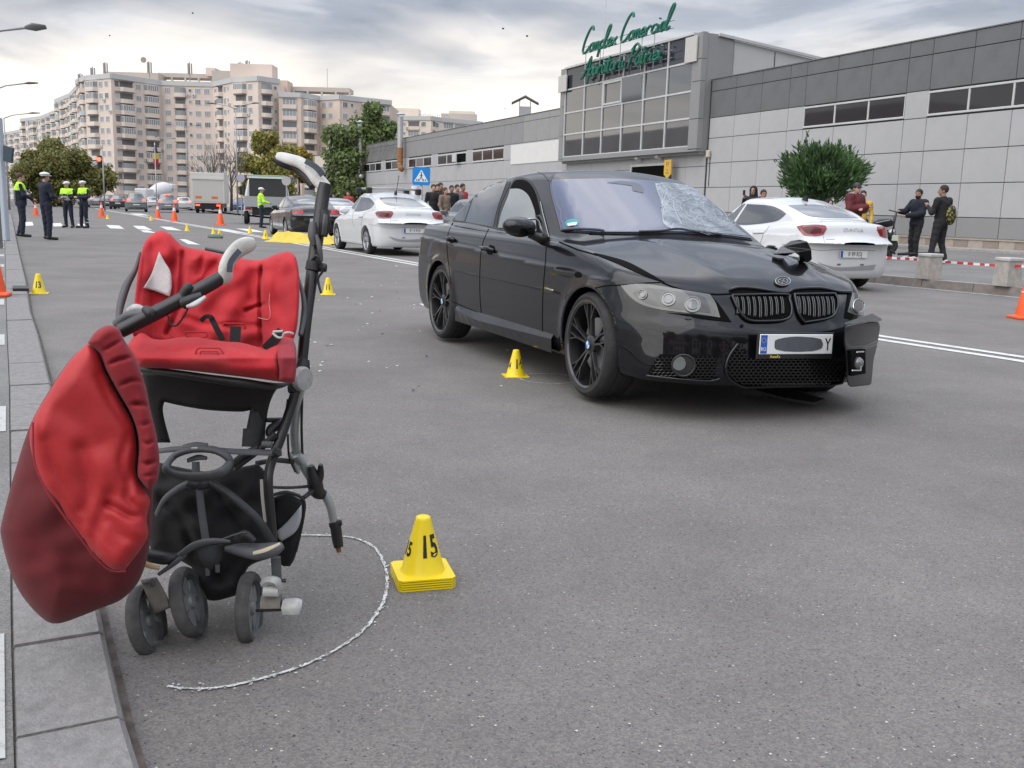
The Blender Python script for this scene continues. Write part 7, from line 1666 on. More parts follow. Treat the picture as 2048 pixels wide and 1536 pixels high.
f5 = gnd(523, 456); t5, _, _ = person('officer in a full yellow jacket and white cap beside the black saloon', f5, R_(-70), 1.86, top=HIVIS, cap=M_CAPW, h=.026, pose=dict(elR=(.26, .1, 1.15), wrR=(.18, .32, 1.1), elL=(-.25, .08, 1.15), wrL=(-.1, .3, 1.1)))
f = MB()
for z in (.96, 1.12): f.lathe([(.158, z - .025), (.160, z + .025)], 18, cap=False)
f.build('reflective_stripe', REFL, t5)
np_ = MB().rbox((-.11, .0, -.004), (.11, .30, .006), .003, mat=Matrix.Translation(gnd(138, 455.5) + Vector((.08, -.42, 1.20))) @ Matrix.Rotation(R_(-30), 4, 'X')).build('notepad', mat('paper', (.7, .7, .68), .7)); tag(np_, 'white notepad held by the officer writing notes', 'notepad')
ab = MB()
for o in [o for o in bpy.data.objects if o.get('label', '').startswith('officer in white cap and yellow yoke with')]:
 for s in (-.12, .2):
  for z in (.22, .34): ab.lathe([(.066, z - .02), (.066, z + .02)], 12, cap=False, mat=Matrix.Translation((s, -.01, 0)))
 ab.build('ankle_band', REFL, o)
# the two young men by the scooter
sgn_ = 1
g6 = gnd(1826, 520, .19); t6, P6, hp6 = person('bearded young man in a navy puffer jacket holding the electric scooter handlebar', g6, R_(110), 1.74, top=NAVYJ, legs=BLACKC, skin=M_SKIN_D, shoes=M_SHOEW, h=.015, beard=True, puff=.022, headturn=R_(20), pose=dict(elL=(-.24, .08, 1.16), wrL=(-.04, .34, 1.10), elR=(.27, .16, 1.20), wrR=(.16, .42, 1.20), kneeL=(-.10, .06, .5), ankL=(-.12, .05, .085), toeL=(-.15, .23, .04)))
MB().box((-.05, 0, 0), (.05, .012, .08), mat=Matrix.Translation((.315, -.03, 1.24)) @ Matrix.Rotation(R_(90), 4, 'Z')).build('sleeve_badge', mat('white_badge', (.6, .62, .64), .5), t6)
MB().tube([(-.14, -.03, .86), (-.16, -.04, .62)], [(.004, .010)] * 2, 6).build('trouser_stripe', REFL, t6)
g7 = gnd(1873, 528, .19); t7, P7, _ = person('young man dressed in black with a patterned backpack seen from behind', g7, R_(30), 1.78, top=BLACKC, legs=BLACKC, skin=M_SKIN_D, shoes=M_SHOEW, h=.015, headturn=R_(38), pose=dict(elL=(-.27, .06, 1.14), wrL=(-.20, .22, 1.28), elR=(.28, .0, 1.14), wrR=(.26, .12, .93), hipL=(-.09, 0, .92), kneeL=(-.16, .02, .5), ankL=(-.26, .0, .085), toeL=(-.32, .15, .04), ankR=(.12, -.1, .085), toeR=(.16, .06, .04)))
bp_ = thing('backpack', 'black backpack printed with yellow patterns on the back of the young man in black', 'backpack', tuple(g7 + Vector((.16, -.12, 1.12))), R_(30))
def bpm():
 m = bpy.data.materials.new('backpack_print'); m.use_nodes = True; nt = m.node_tree; N, L = nt.nodes, nt.links; v = N.new('ShaderNodeTexVoronoi'); v.feature = 'F1'; v.inputs['Scale'].default_value = 17; tc = N.new('ShaderNodeTexCoord'); L.new(tc.outputs['Object'], v.inputs[0])
 r = N.new('ShaderNodeValToRGB'); L.new(v.outputs['Distance'], r.inputs[0]); r.color_ramp.interpolation = 'CONSTANT'; e = r.color_ramp.elements; e[0].color = (.30, .25, .04, 1); e[1].position = .44; e[1].color = (.012, .012, .012, 1); k = e.new(.16); k.color = (.02, .02, .015, 1); k = e.new(.3); k.color = (.34, .29, .04, 1)
 L.new(r.outputs[0], N['Principled BSDF'].inputs['Base Color']); return m
implicit('bag', lambda X, Y, Z: smax(ell_sdf((0, 0, 0), (.14, .10, .23))(X, Y, Z), np.abs(X) - .12, .03), (-.22, -.16, -.3), (.22, .16, .3), .02, bpm(), bp_)
for sg in (-1, 1): MB().tube([(sg * .10, .06, .2), (sg * .12, .16, .30), (sg * .13, .26, .2)], [(.006, .022)] * 3, 6).build('strap', BLACKC, bp_)
# man in maroon, woman in head scarf, two behind the white sedan
q = at(1707, 440, 23.6); person('smiling man in a maroon jacket and black cap with folded arms', (q.x, 23.6, .2), R_(-205 + 90), 1.80, top=MAROON, legs=BLACKC, cap=M_INK, h=.016, puff=.03, pose=crossed, headturn=R_(-15))
bpy.data.objects[[o.name for o in bpy.data.objects if o.get('label', '').startswith('smiling man')][0]].rotation_euler = (0, 0, R_(215))
q = at(1655, 440, 25.4); person('older woman in a dark head scarf and sunglasses behind the white sedan', (q.x, 25.4, .05), R_(200), 1.58, top=BLACKC, hood=BLACKC, h=.018, skin=M_SKIN, hair=M_HAIR_G)
q = at(1722, 440, 25.8); person('person in a yellow and white top half hidden behind the man in maroon', (q.x, 25.8, .2), R_(165), 1.70, top=cloth('yellow_top', (.5, .33, .05)), legs=BLACKC, h=.02)
q = at(1503, 440, 27.6); tg, _, _ = person('hooded figure in black holding up a phone behind the white sedan', (q.x, 27.6, .25), R_(150), 1.72, top=BLACKC, hood=BLACKC, h=.018, skin=M_SKIN_D, pose=dict(elR=(.26, .08, 1.2), wrR=(.17, .28, 1.42)))
MB().rbox((-.035, -.005, -.07), (.035, .005, .07), .004, mat=Matrix.Translation((q.x - .33, 27.3, 1.80))).build('phone', M_INK); tag(bpy.data.objects['phone'], 'dark phone in the raised hand of the hooded figure', 'phone')
q = at(1523, 440, 25.8); person('dark haired moustached man in a pale shirt behind the white sedan roof', (q.x, 25.8, .15), R_(185), 1.70, top=cloth('pale_shirt', (.38, .33, .30)), h=.018, skin=M_SKIN_D)
# onlookers behind the two white cars
on = [(866, 33.0, 1.72, BLACKC, None, 'onlooker in black at the left end of the small crowd'), (880, 34.5, 1.82, BLACKC, None, 'tall onlooker with dark hair in the small crowd'), (889, 32.6, 1.62, TAN, None, 'woman with auburn hair in the small crowd'), (902, 33.6, 1.72, BLACKC, None, 'onlooker in a dark coat in the middle of the small crowd'), (913, 34.0, 1.76, GREYC, None, 'onlooker in grey in the small crowd'), (924, 35.0, 1.82, REDC, None, 'onlooker in a red jacket at the right end of the small crowd'), (874, 36.0, 1.80, GREYC, None, 'onlooker at the back of the small crowd')]
for i, (px_, Y, H, tp_, cp_, lab) in enumerate(on):
 q = at(px_, 440, Y); person(lab, (q.x, Y, .2), R_(200 + 17 * (i % 3)), H, top=tp_, legs=BLACKC, h=.03, hair=M_HAIR_B if i == 2 else M_HAIR, long_hair=i == 2, skin=M_SKIN_D if i % 2 else M_SKIN, group='onlookers in the small crowd')
for px_, Y, lab in ((697, 46, 'person in red near the green tree behind the white sedan'), (668, 60, 'person in dark clothes near the green tree')):
 q = at(px_, 440, Y); person(lab, (q.x, Y, .1), R_(160), 1.72, top=REDC if px_ > 680 else BLACKC, legs=BLACKC, h=.035)
for px_, py_, lab, tp_ in ((6, 462, 'dark clothed bystander at the far left edge on the pavement', BLACKC),):
 q = gnd(px_, py_, .05); person(lab, q, R_(120), 1.7, top=tp_, legs=BLACKC, h=.03)
# ------------------------------------------------------------ the damaged pushchair
zA = lambda x, y: (200 + x / 2.844, 280 + y / 2.844); zB = lambda x, y: (x / 2.133, 620 + y / 2.133); zC = lambda x, y: (200 + x / 2.56, 740 + y / 2.56)
SCL = {zA: 2.844, zB: 2.133, zC: 2.56}
stl = thing('pushchair', 'broken red and black pushchair standing upright on its front wheels inside the chalk arc', 'pushchair', tuple(gnd(420, 1300)))
SO = stl.location.copy()
M_TUBE = mat('black_anodised_tube', (.014, .013, .014), .38, .2, .5, coat=.2); M_GRIP = mat('grip_white_rubber', (.56, .55, .52), .6, bump=.25, bscale=240, var=.18, vscale=22); M_GRIPD = mat('grip_slate_insert', (.035, .045, .06), .7, bump=.3, bscale=260)
M_PL = mat('black_plastic', (.016, .016, .017), .5, var=.3, vscale=30, bump=.12, bscale=180); M_PLG = mat('grey_plastic', (.075, .077, .082), .55, var=.2, vscale=20); M_ALU = mat('grey_alloy_tube', (.40, .42, .41), .4, .45, var=.12, vscale=20); M_SILV = mat('scuffed_white_plastic', (.38, .38, .37), .4, .1, var=.18, vscale=40)
M_TAUPE = mat('dusty_taupe_plastic', (.17, .155, .135), .7, var=.25, vscale=30); M_STW = mat('dusty_grey_tyre', (.075, .072, .070), .85, bump=.25, bscale=120, var=.35, vscale=24); M_WEB = mat('black_webbing', (.012, .012, .012), .85, bump=.7, bscale=500)
def fabric(name, col, dark, wsc=520., rough=.85, stain=0.):
 m = bpy.data.materials.new(name); m.use_nodes = True; nt = m.node_tree; N, L = nt.nodes, nt.links; b = N['Principled BSDF']; tc = N.new('ShaderNodeTexCoord')
 n = N.new('ShaderNodeTexNoise'); n.inputs['Scale'].default_value = 9; n.inputs['Detail'].default_value = 7; n.inputs['Roughness'].default_value = .65; L.new(tc.outputs['Object'], n.inputs[0])
 r = N.new('ShaderNodeValToRGB'); L.new(n.outputs[0], r.inputs[0]); e = r.color_ramp.elements; e[0].position = .32; e[0].color = (*dark, 1); e[1].position = .66; e[1].color = (*col, 1)
 f = N.new('ShaderNodeTexNoise'); f.inputs['Scale'].default_value = wsc; f.inputs['Detail'].default_value = 2; L.new(tc.outputs['Object'], f.inputs[0])
 x = N.new('ShaderNodeMix'); x.data_type = 'RGBA'; x.blend_type = 'MULTIPLY'; x.inputs[0].default_value = .45; L.new(r.outputs[0], x.inputs[6]); r2 = N.new('ShaderNodeValToRGB'); L.new(f.outputs[0], r2.inputs[0]); r2.color_ramp.elements[0].position = .3; r2.color_ramp.elements[0].color = (.55, .55, .55, 1); r2.color_ramp.elements[1].position = .7; r2.color_ramp.elements[1].color = (1.25, 1.25, 1.25, 1); L.new(r2.outputs[0], x.inputs[7])
 out = x.outputs[2]
 if stain:
  s = N.new('ShaderNodeTexNoise'); s.inputs['Scale'].default_value = 4.5; s.inputs['Detail'].default_value = 8; s.inputs['Roughness'].default_value = .7; mp = N.new('ShaderNodeMapping'); mp.inputs['Location'].default_value = (3, 1, 7); L.new(tc.outputs['Object'], mp.inputs[0]); L.new(mp.outputs[0], s.inputs[0])
  q = N.new('ShaderNodeMapRange'); L.new(s.outputs[0], q.inputs[0]); q.inputs[1].default_value = .56; q.inputs[2].default_value = .76; q.inputs[4].default_value = stain; y = N.new('ShaderNodeMix'); y.data_type = 'RGBA'; L.new(q.outputs[0], y.inputs[0]); L.new(out, y.inputs[6]); y.inputs[7].default_value = (.42, .26, .24, 1); out = y.outputs[2]
 L.new(out, b.inputs['Base Color']); b.inputs['Roughness'].default_value = rough; b.inputs['Sheen Weight'].default_value = .08; b.inputs['Sheen Roughness'].default_value = .4
 bp = N.new('ShaderNodeBump'); bp.inputs['Strength'].default_value = .35; bp.inputs['Distance'].default_value = .002; L.new(f.outputs[0], bp.inputs['Height'])
 c = N.new('ShaderNodeTexNoise'); c.inputs['Scale'].default_value = 20; c.inputs['Detail'].default_value = 4; c.inputs['Distortion'].default_value = 1.0; L.new(tc.outputs['Object'], c.inputs[0])
 b2 = N.new('ShaderNodeBump'); b2.inputs['Strength'].default_value = .10; b2.inputs['Distance'].default_value = .010; L.new(c.outputs[0], b2.inputs['Height']); L.new(bp.outputs[0], b2.inputs['Normal']); L.new(b2.outputs[0], b.inputs['Normal']); return m
F_RED = fabric('red_quilted_cloth', (.50, .018, .026), (.40, .013, .020), stain=.15); F_HOOD = fabric('bright_red_cloth', (.47, .017, .020), (.38, .013, .016), 700, .55, .22); F_DARK = fabric('dark_red_cloth', (.125, .006, .010), (.10, .005, .008), 700); F_EDGE = fabric('crimson_quilt', (.27, .010, .018), (.20, .008, .014)); F_BASK = fabric('black_basket_cloth', (.014, .014, .015), (.008, .008, .009)); F_PATCH = fabric('pale_label_cloth', (.50, .46, .45), (.42, .38, .37))
def P3(z, x, y, Y): return at(*z(x, y), Y) - SO
def tz(name, z, pts, m, parent=stl, n=14, k=6, cap=True):
 """tube through zoomed photo points (x, y, depth, radius in zoom units or (ra, rb))"""
 C = [P3(z, p[0], p[1], p[2]) for p in pts]; Rr = [(p[3] if hasattr(p[3], '__len__') else (p[3], p[3])) for p in pts]; Rm = [Vector((r[0], r[1], 0)) * (p[2] / F_PX / SCL[z]) for r, p in zip(Rr, pts)]
 if len(C) > 2: C = smooth_pts(C, k); Rm = smooth_pts(Rm, k)
 return MB().tube(C, [(max(1e-4, r.x), max(1e-4, r.y)) for r in Rm], n, cap=cap).build(name, m, parent, flat_angle=60)
def pillow(name, z, poly, Yf, m, parent=stl, puff=.03, edge=26, thick=.02, step=9, creases=(), wr=.003, seed=1, smoothk=5):
 """stuffed cloth: outline in zoom pixels, depth Yf(x, y), swelling away from its hem, creases sink into it"""
 B = spl(poly, smoothk); out = [B[0]]
 for p in B[1:]:
  if (p - out[-1]).length > step * .8: out.append(p)
 B = out; nb = len(B); A = np.array([tuple(p) for p in B]); lo, hi = A.min(0), A.max(0)
 gx, gy = np.meshgrid(np.arange(lo[0] + step / 2, hi[0], step), np.arange(lo[1] + step / 2, hi[1], step * .87)); gx[1::2] += step / 2; G = np.stack([gx.ravel(), gy.ravel()], 1)
 def segd(Q, S0, S1):
  d = S1 - S0; t = np.clip(((Q[:, None] - S0) * d).sum(2) / ((d * d).sum(1) + 1e-9), 0, 1); return np.sqrt((((S0 + t[..., None] * d) - Q[:, None]) ** 2).sum(2)).min(1)
 S0, S1 = A, np.roll(A, -1, 0)
 ins = (((S0[None, :, 1] > G[:, None, 1]) != (S1[None, :, 1] > G[:, None, 1])) & (G[:, None, 0] < (S1[None, :, 0] - S0[None, :, 0]) * (G[:, None, 1] - S0[None, :, 1]) / (S1[None, :, 1] - S0[None, :, 1] + 1e-12) + S0[None, :, 0])).sum(1) % 2 == 1
 G = G[ins]; G = G[segd(G, S0, S1) > step * .45]
 vo, _, fo, _, _, _ = geometry.delaunay_2d_cdt([Vector(p) for p in A] + [Vector(p) for p in G], [(i, (i + 1) % nb) for i in range(nb)], [tuple(range(nb))], 1, 1e-6)
 Q = np.array([tuple(v) for v in vo]); d = segd(Q, S0, S1); t = np.clip(d / edge, 0, 1); H = puff * np.sqrt(np.maximum(0, 1 - (1 - t) ** 2))
 for (cp, wd, dep) in creases:
  C = np.array([tuple(p) for p in spl(cp, 4, False)]); dc = segd(Q, C[:-1], C[1:]); H = H - dep * np.exp(-(dc / wd) ** 2) * t
 rr = random.Random(seed)
 for _ in range(9):
  a = rr.uniform(0, 3.14); f = rr.uniform(.01, .045); ph = rr.uniform(0, 6.3); H = H + wr * t * np.sin((Q[:, 0] * math.cos(a) + Q[:, 1] * math.sin(a)) * f + ph + 1.5 * np.sin(Q[:, 1] * .012 + ph))
 V = [P3(z, q[0], q[1], Yf(q[0], q[1]) - hh) for q, hh in zip(Q, H)]; W = [P3(z, q[0], q[1], Yf(q[0], q[1]) + min(thick, .003 + thick * tt)) for q, tt in zip(Q, t)]
 n = len(Q); cnt = {}
 for f in fo:
  for i in range(len(f)): cnt[(f[i], f[(i + 1) % len(f)])] = 1
 F = [tuple(f) for f in fo] + [tuple(i + n for i in f[::-1]) for f in fo] + [(e[1], e[0], e[0] + n, e[1] + n) for e in cnt if (e[1], e[0]) not in cnt]
 o = mesh(name, V + W, F, m, parent, True); bm = bmesh.new(); bm.from_mesh(o.data); bmesh.ops.recalc_face_normals(bm, faces=bm.faces); bm.to_mesh(o.data); bm.free(); return o
# --- seat
yb = lambda x, y: 2.72 - .13 * (y - 520) / 640 - .11 * max(0, (300 - x) / 110) ** 1.3 * (x < 300) - .12 * max(0, (x - 900) / 230) ** 1.3 * (x > 900)
rim = tz('shell_rim', zA, [(232, 640, 2.66, 9), (200, 740, 2.64, 14), (150, 830, 2.60, 22), (115, 950, 2.56, 20), (100, 1060, 2.52, 12)], M_PLG)
tz('shell_rim', zA, [(1128, 780, 2.62, 6), (1158, 900, 2.58, 14), (1160, 1000, 2.56, 16), (1140, 1110, 2.52, 14)], M_PLG)
tz('shell_rim', zA, [(600, 618, 2.80, 10), (700, 640, 2.80, 10), (800, 668, 2.80, 8)], M_PLG)
sb = pillow('backrest_pad', zA, [(182, 1090), (196, 920), (214, 760), (236, 640), (268, 562), (335, 517), (392, 530), (435, 572), (480, 605), (600, 628), (700, 652), (850, 680), (922, 680), (1000, 650), (1070, 632), (1112, 664), (1132, 760), (1134, 900), (1122, 1060), (1096, 1150), (930, 1200), (800, 1190), (540, 1180), (370, 1170), (230, 1140)], yb, F_RED, puff=.042, edge=60, thick=.03,
 creases=[(((470, 640), (462, 800), (440, 960), (380, 1100)), 15, .028), (((922, 690), (910, 860), (914, 1000), (918, 1170)), 12, .030), (((690, 660), (600, 780), (540, 900)), 22, .018), (((830, 970), (900, 944), (930, 936)), 11, .020), (((850, 690), (870, 800), (860, 900)), 26, .012), (((395, 545), (430, 640), (400, 760)), 22, .016), (((490, 1010), (620, 1050), (900, 1060)), 20, .014), (((600, 640), (570, 700), (560, 760)), 16, .012), (((1010, 700), (1000, 860), (1040, 1000)), 26, .010), (((250, 640), (235, 800), (215, 950)), 10, .014)], wr=.0028, seed=3)
pillow('label_patch', zA, [(336, 634), (366, 690), (400, 748), (408, 830), (396, 893), (320, 862), (246, 842), (292, 762)], lambda x, y: yb(x, y) - .060, F_PATCH, sb, puff=.004, edge=10, thick=.012, step=10, creases=(), wr=.0006)
yf = lambda x, y: 2.50 - .10 * min(1, max(0, (y - 1120) / 120)) - .03 * math.sin(min(3.14, max(0, (x - 170) / 940 * 3.14)))
sf = pillow('seat_pad', zA, [(160, 1160), (200, 1110), (245, 1098), (300, 1130), (370, 1135), (450, 1122), (560, 1116), (620, 1132), (710, 1146), (800, 1152), (880, 1172), (946, 1192), (1010, 1150), (1050, 1112), (1092, 1130), (1112, 1190), (1114, 1280), (1106, 1370), (1082, 1382), (900, 1358), (750, 1340), (600, 1322), (400, 1302), (236, 1292), (204, 1262), (174, 1210)], yf, F_RED, puff=.055, edge=70, thick=.05,
 creases=[(((1040, 1170), (1012, 1230), (1020, 1300), (1018, 1376)), 9, .020), (((240, 1100), (300, 1150), (330, 1190)), 16, .014), (((946, 1196), (860, 1200), (760, 1180)), 14, .010), (((250, 1180), (400, 1200), (540, 1180)), 26, .008)], wr=.0022, seed=8)
pillow('side_bolster', zA, [(1012, 1190), (1060, 1130), (1098, 1128), (1116, 1190), (1118, 1290), (1108, 1374), (1020, 1372), (1014, 1280)], lambda x, y: yf(x, y) - .045, fabric('worn_red_cloth', (.33, .03, .04), (.24, .02, .03), stain=.4), sf, puff=.02, edge=30, thick=.03, step=9, wr=.001)
def oval(cx, cy, rx, ry, dY, z=zA, par=sf, yfn=yf, r=5, m=None, n=20, h=.0): return tz('stitched_slot', z, [(cx + (rx - ry) * (1 if math.cos(a) > 0 else -1) + ry * math.cos(a), cy + ry * math.sin(a) + (math.cos(a) * 4), yfn(cx, cy) - dY, r) for a in [2 * math.pi * (i + .5) / n for i in range(n)] + [math.pi / n]], m or F_RED, par, 8, 2)
oval(622, 1216, 78, 34, .058); oval(622, 1218, 52, 16, .060, r=4)
oval(548, 1106, 62, 14, .045, yfn=lambda x, y: 2.50, r=4); oval(762, 1062, 62, 18, .040, yfn=lambda x, y: yb(x, y), par=sb, r=5)
def strap(pts, w, par=stl, m=M_WEB, nm='harness_strap', z=zA): return tz(nm, z, [(x, y, Y, (w / 2, 3)) for x, y, Y in pts], m, par, 8) if False else ribbon_z(pts, w, par, m, nm, z)
def ribbon_z(pts, w, par, m, nm, z=zA, th=.002):
 C = [Vector((a, b, c)) for a, b, c in pts]; C = smooth_pts(C, 5) if len(C) > 2 else C; V = []
 for i, p in enumerate(C):
  t = C[min(i + 1, len(C) - 1)] - C[max(0, i - 1)]; t = Vector((t.x, t.y)).normalized(); n = Vector((-t.y, t.x)) * w / 2
  V += [P3(z, p.x + n.x, p.y + n.y, p.z), P3(z, p.x - n.x, p.y - n.y, p.z), P3(z, p.x - n.x, p.y - n.y, p.z + th), P3(z, p.x + n.x, p.y + n.y, p.z + th)]
 F = [(0, 1, 2, 3)] + [tuple(len(V) - 4 + i for i in (3, 2, 1, 0))]
 for i in range(len(C) - 1):
  for j in range(4): F.append((i * 4 + j, i * 4 + (j + 1) % 4, i * 4 + 4 + (j + 1) % 4, i * 4 + 4 + j))
 o = mesh(nm, V, F, m, par); bm = bmesh.new(); bm.from_mesh(o.data); bmesh.ops.recalc_face_normals(bm, faces=bm.faces); bm.to_mesh(o.data); bm.free(); return o
strap([(574, 1032, 2.50), (600, 1006, 2.49), (632, 1008, 2.48), (640, 1024, 2.48)], 26); strap([(634, 1012, 2.49), (662, 1070, 2.47), (700, 1142, 2.46)], 34); strap([(772, 1060, 2.48), (768, 1150, 2.455)], 62); strap([(1036, 1084, 2.44), (1000, 1130, 2.425), (940, 1192, 2.42)], 58)
tz('buckle', zA, [(982, 1098, 2.40, 9), (1010, 1122, 2.395, 8), (1036, 1124, 2.395, 8), (1048, 1102, 2.395, 8), (1075, 1096, 2.395, 8), (1100, 1104, 2.40, 7)], M_SILV, n=8); tz('buckle', zA, [(985, 1092, 2.40, 8), (1040, 1088, 2.40, 8)], M_SILV, n=8)
tz('loose_thread', zA, [(968, 838, yb(968, 838) - .05, 1.6), (962, 930, yb(962, 930) - .052, 1.6), (968, 980, yb(968, 980) - .052, 1.6), (958, 1020, yb(958, 1020) - .05, 1.6), (900, 1010, yb(900, 1010) - .05, 1.6)], mat('pale_thread', (.6, .35, .3), .8), sb, 5); tz('loose_thread', zA, [(1020, 735, yb(1000, 735) - .05, 1.6), (1040, 748, yb(1000, 748) - .05, 1.6)], mat('pale_thread', (.6, .35, .3), .8), sb, 5)
# shell under the seat
tz('seat_shell_edge', zA, [(222, 1302, 2.43, 18), (400, 1324, 2.385, 22), (620, 1356, 2.37, 24), (820, 1382, 2.37, 26), (960, 1400, 2.40, 22), (1040, 1394, 2.44, 14), (1080, 1376, 2.50, 8)], M_PL)
pillow('seat_shell', zC, [(212, 0), (340, 5), (560, 25), (800, 55), (935, 70), (892, 118), (862, 200), (845, 316), (745, 320), (768, 206), (715, 214), (560, 206), (430, 186), (330, 164), (322, 200), (332, 262), (362, 372), (292, 372), (262, 250), (235, 140)], lambda x, y: 2.50 + .0001 * y, mat('black_shell', (.010, .009, .009), .7), puff=.02, edge=20, thick=.10, step=14, wr=.0005)
# --- push handles
def grip(pts, ins, sole=None):
 g = tz('handle_grip', zA, pts, M_GRIP, stl, 18, 7); g.modifiers.new('soft', 'SUBSURF').levels = 1
 if sole: tz('grip_underside', zA, sole, M_PL, g, 12, 6)
 ribbon_z(ins, 34, g, M_GRIPD, 'grip_insert', zA, .012)
 return g
rt = tz('handle_tube', zA, [(1284, 250, 2.80, 36), (1266, 330, 2.79, 38), (1246, 480, 2.76, 37), (1215, 700, 2.72, 36), (1175, 1000, 2.66, 33), (1150, 1260, 2.62, 31)], M_TUBE)
grip([(1002, 84, 2.86, (16, 10)), (1022, 92, 2.86, (30, 18)), (1075, 108, 2.855, (37, 22)), (1140, 130, 2.85, (38, 24)), (1195, 172, 2.84, (38, 26)), (1240, 226, 2.82, (40, 32)), (1272, 262, 2.81, (40, 34)), (1280, 284, 2.80, (34, 32))], [(1168, 118, 2.815), (1205, 138, 2.80), (1240, 166, 2.79), (1268, 202, 2.785)],
    [(990, 108, 2.87, 14), (1040, 136, 2.87, 22), (1110, 158, 2.87, 26), (1170, 206, 2.855, 28), (1215, 262, 2.84, 26)])
tz('catch_housing', zA, [(1274, 398, 2.735, 26), (1282, 470, 2.73, 30), (1270, 548, 2.73, 22)], M_PL, rt); tz('release_button', zA, [(1284, 424, 2.71, (14, 9)), (1280, 480, 2.70, (17, 9)), (1272, 536, 2.705, (14, 9))], M_PLG, rt, 12)
tz('trigger', zA, [(1212, 468, 2.72, 20), (1208, 540, 2.71, 26), (1218, 600, 2.705, 16)], M_PLG, rt)
tz('collar', zA, [(1220, 690, 2.715, 44), (1212, 742, 2.71, 46)], M_PL, rt); tz('clamp_bolt', zA, [(1250, 724, 2.70, 14), (1270, 726, 2.70, 26), (1288, 727, 2.70, 22)], M_PL, rt); tz('guide_rib', zA, [(1232, 540, 2.70, 10), (1250, 620, 2.69, 14), (1262, 690, 2.69, 8)], M_PLG, rt)
tz('loop_arm', zA, [(1200, 690, 2.70, 9), (1238, 660, 2.69, 9), (1266, 740, 2.69, 7), (1240, 790, 2.69, 8), (1258, 872, 2.68, 6)], M_PL, rt, 8)
lt = tz('handle_tube', zA, [(118, 1086, 2.34, 42), (250, 1018, 2.35, 44), (400, 942, 2.37, 43), (560, 856, 2.39, 42), (650, 806, 2.41, 41), (694, 778, 2.42, 38)], M_TUBE)
grip([(695, 812, 2.42, (28, 24)), (712, 778, 2.42, (42, 34)), (718, 720, 2.42, (42, 34)), (748, 660, 2.43, (44, 30)), (800, 612, 2.44, (50, 28)), (850, 592, 2.445, (46, 22)), (884, 580, 2.45, (24, 14))], [(736, 752, 2.382), (742, 700, 2.385), (768, 660, 2.39), (796, 628, 2.398)])
tz('catch_housing', zA, [(476, 930, 2.355, 34), (520, 912, 2.35, 34), (582, 886, 2.355, 24)], M_PL, lt); tz('release_button', zA, [(496, 948, 2.33, (10, 10)), (545, 930, 2.325, (22, 12)), (600, 892, 2.335, (12, 10))], M_SILV, lt, 12)
tz('clamp', zA, [(478, 880, 2.37, 32), (500, 840, 2.37, 28), (510, 818, 2.375, 14)], M_PL, lt); tz('cord_loop', zA, [(388, 1000, 2.36, 6), (400, 1044, 2.36, 6), (430, 1056, 2.36, 6), (465, 1020, 2.36, 6), (500, 958, 2.36, 6)], M_PL, lt, 8)
tz('clip', zA, [(255, 960, 2.34, 22), (285, 985, 2.33, 30), (300, 1010, 2.33, 18)], M_PL, lt); tz('white_joint', zA, [(170, 975, 2.40, 24), (205, 958, 2.39, 27), (245, 968, 2.39, 20)], M_SILV, lt, 14)
tz('hinge_arm', zA, [(96, 1050, 2.38, 30), (160, 1000, 2.37, 26), (250, 985, 2.36, 22), (300, 960, 2.36, 16)], M_PLG, lt)
# --- right hand frame
jt = tz('hinge', zA, [(1160, 1250, 2.60, (34, 30)), (1145, 1330, 2.585, (52, 40)), (1110, 1400, 2.57, (48, 34)), (1100, 1440, 2.56, (34, 28))], M_PL)
c_ = P3(zC, 1048, 48, 2.555); MB().lathe([(.004, .004), (.030, .002), (.034, -.006), (.034, -.014)], 24, axis='X', mat=Matrix.Translation(c_) @ Matrix.Rotation(R_(-32), 4, 'Z')).build('hinge_cap', M_SILV, jt, flat_angle=30)
tz('front_frame', zC, [(1010, 80, 2.57, 26), (965, 230, 2.54, 26), (920, 360, 2.51, 27), (872, 490, 2.48, 26), (862, 580, 2.46, 25), (874, 740, 2.45, 25), (886, 880, 2.44, 24)], M_TUBE)
tz('side_strut', zC, [(968, 150, 2.555, 12), (950, 260, 2.545, 12), (930, 300, 2.53, 12)], M_PL)
lg = tz('rear_leg', zC, [(1030, 80, 2.62, 24), (1006, 200, 2.65, 24), (996, 330, 2.68, 24), (1010, 430, 2.71, 24), (1046, 500, 2.735, 24), (1090, 570, 2.75, 24), (1150, 640, 2.765, 24), (1180, 700, 2.775, 23), (1198, 790, 2.785, 22)], M_ALU)
tz('leg_stub', zC, [(1200, 775, 2.785, 30), (1206, 800, 2.785, 30), (1214, 860, 2.79, 29), (1222, 905, 2.79, 26)], M_PL, lg); tz('stub_collar', zC, [(1176, 796, 2.78, 16), (1236, 780, 2.78, 16)], M_PL, lg, 10); tz('rusty_end', zC, [(1216, 895, 2.79, 16), (1224, 932, 2.79, 12)], mat('rust', (.25, .10, .035), .85, var=.5, vscale=60), lg)
tz('brake_rod', zC, [(1036, 110, 2.63, 7), (1032, 300, 2.66, 7), (1038, 470, 2.70, 7)], M_PL, lg, 8)
tz('leg_clamp', zC, [(972, 420, 2.70, 10), (1000, 480, 2.70, 20), (1015, 530, 2.70, 10)], M_ALU, lg); tz('leg_clamp', zC, [(1010, 430, 2.69, 30), (1040, 470, 2.70, 30)], M_ALU, lg)
tz('bracket', zC, [(1080, 490, 2.72, 16), (1096, 560, 2.73, 38), (1112, 620, 2.74, 40), (1150, 640, 2.75, 24)], M_PL, lg); tz('bracket', zC, [(1130, 484, 2.72, 12), (1126, 540, 2.73, 22), (1104, 590, 2.73, 28)], M_PL, lg)
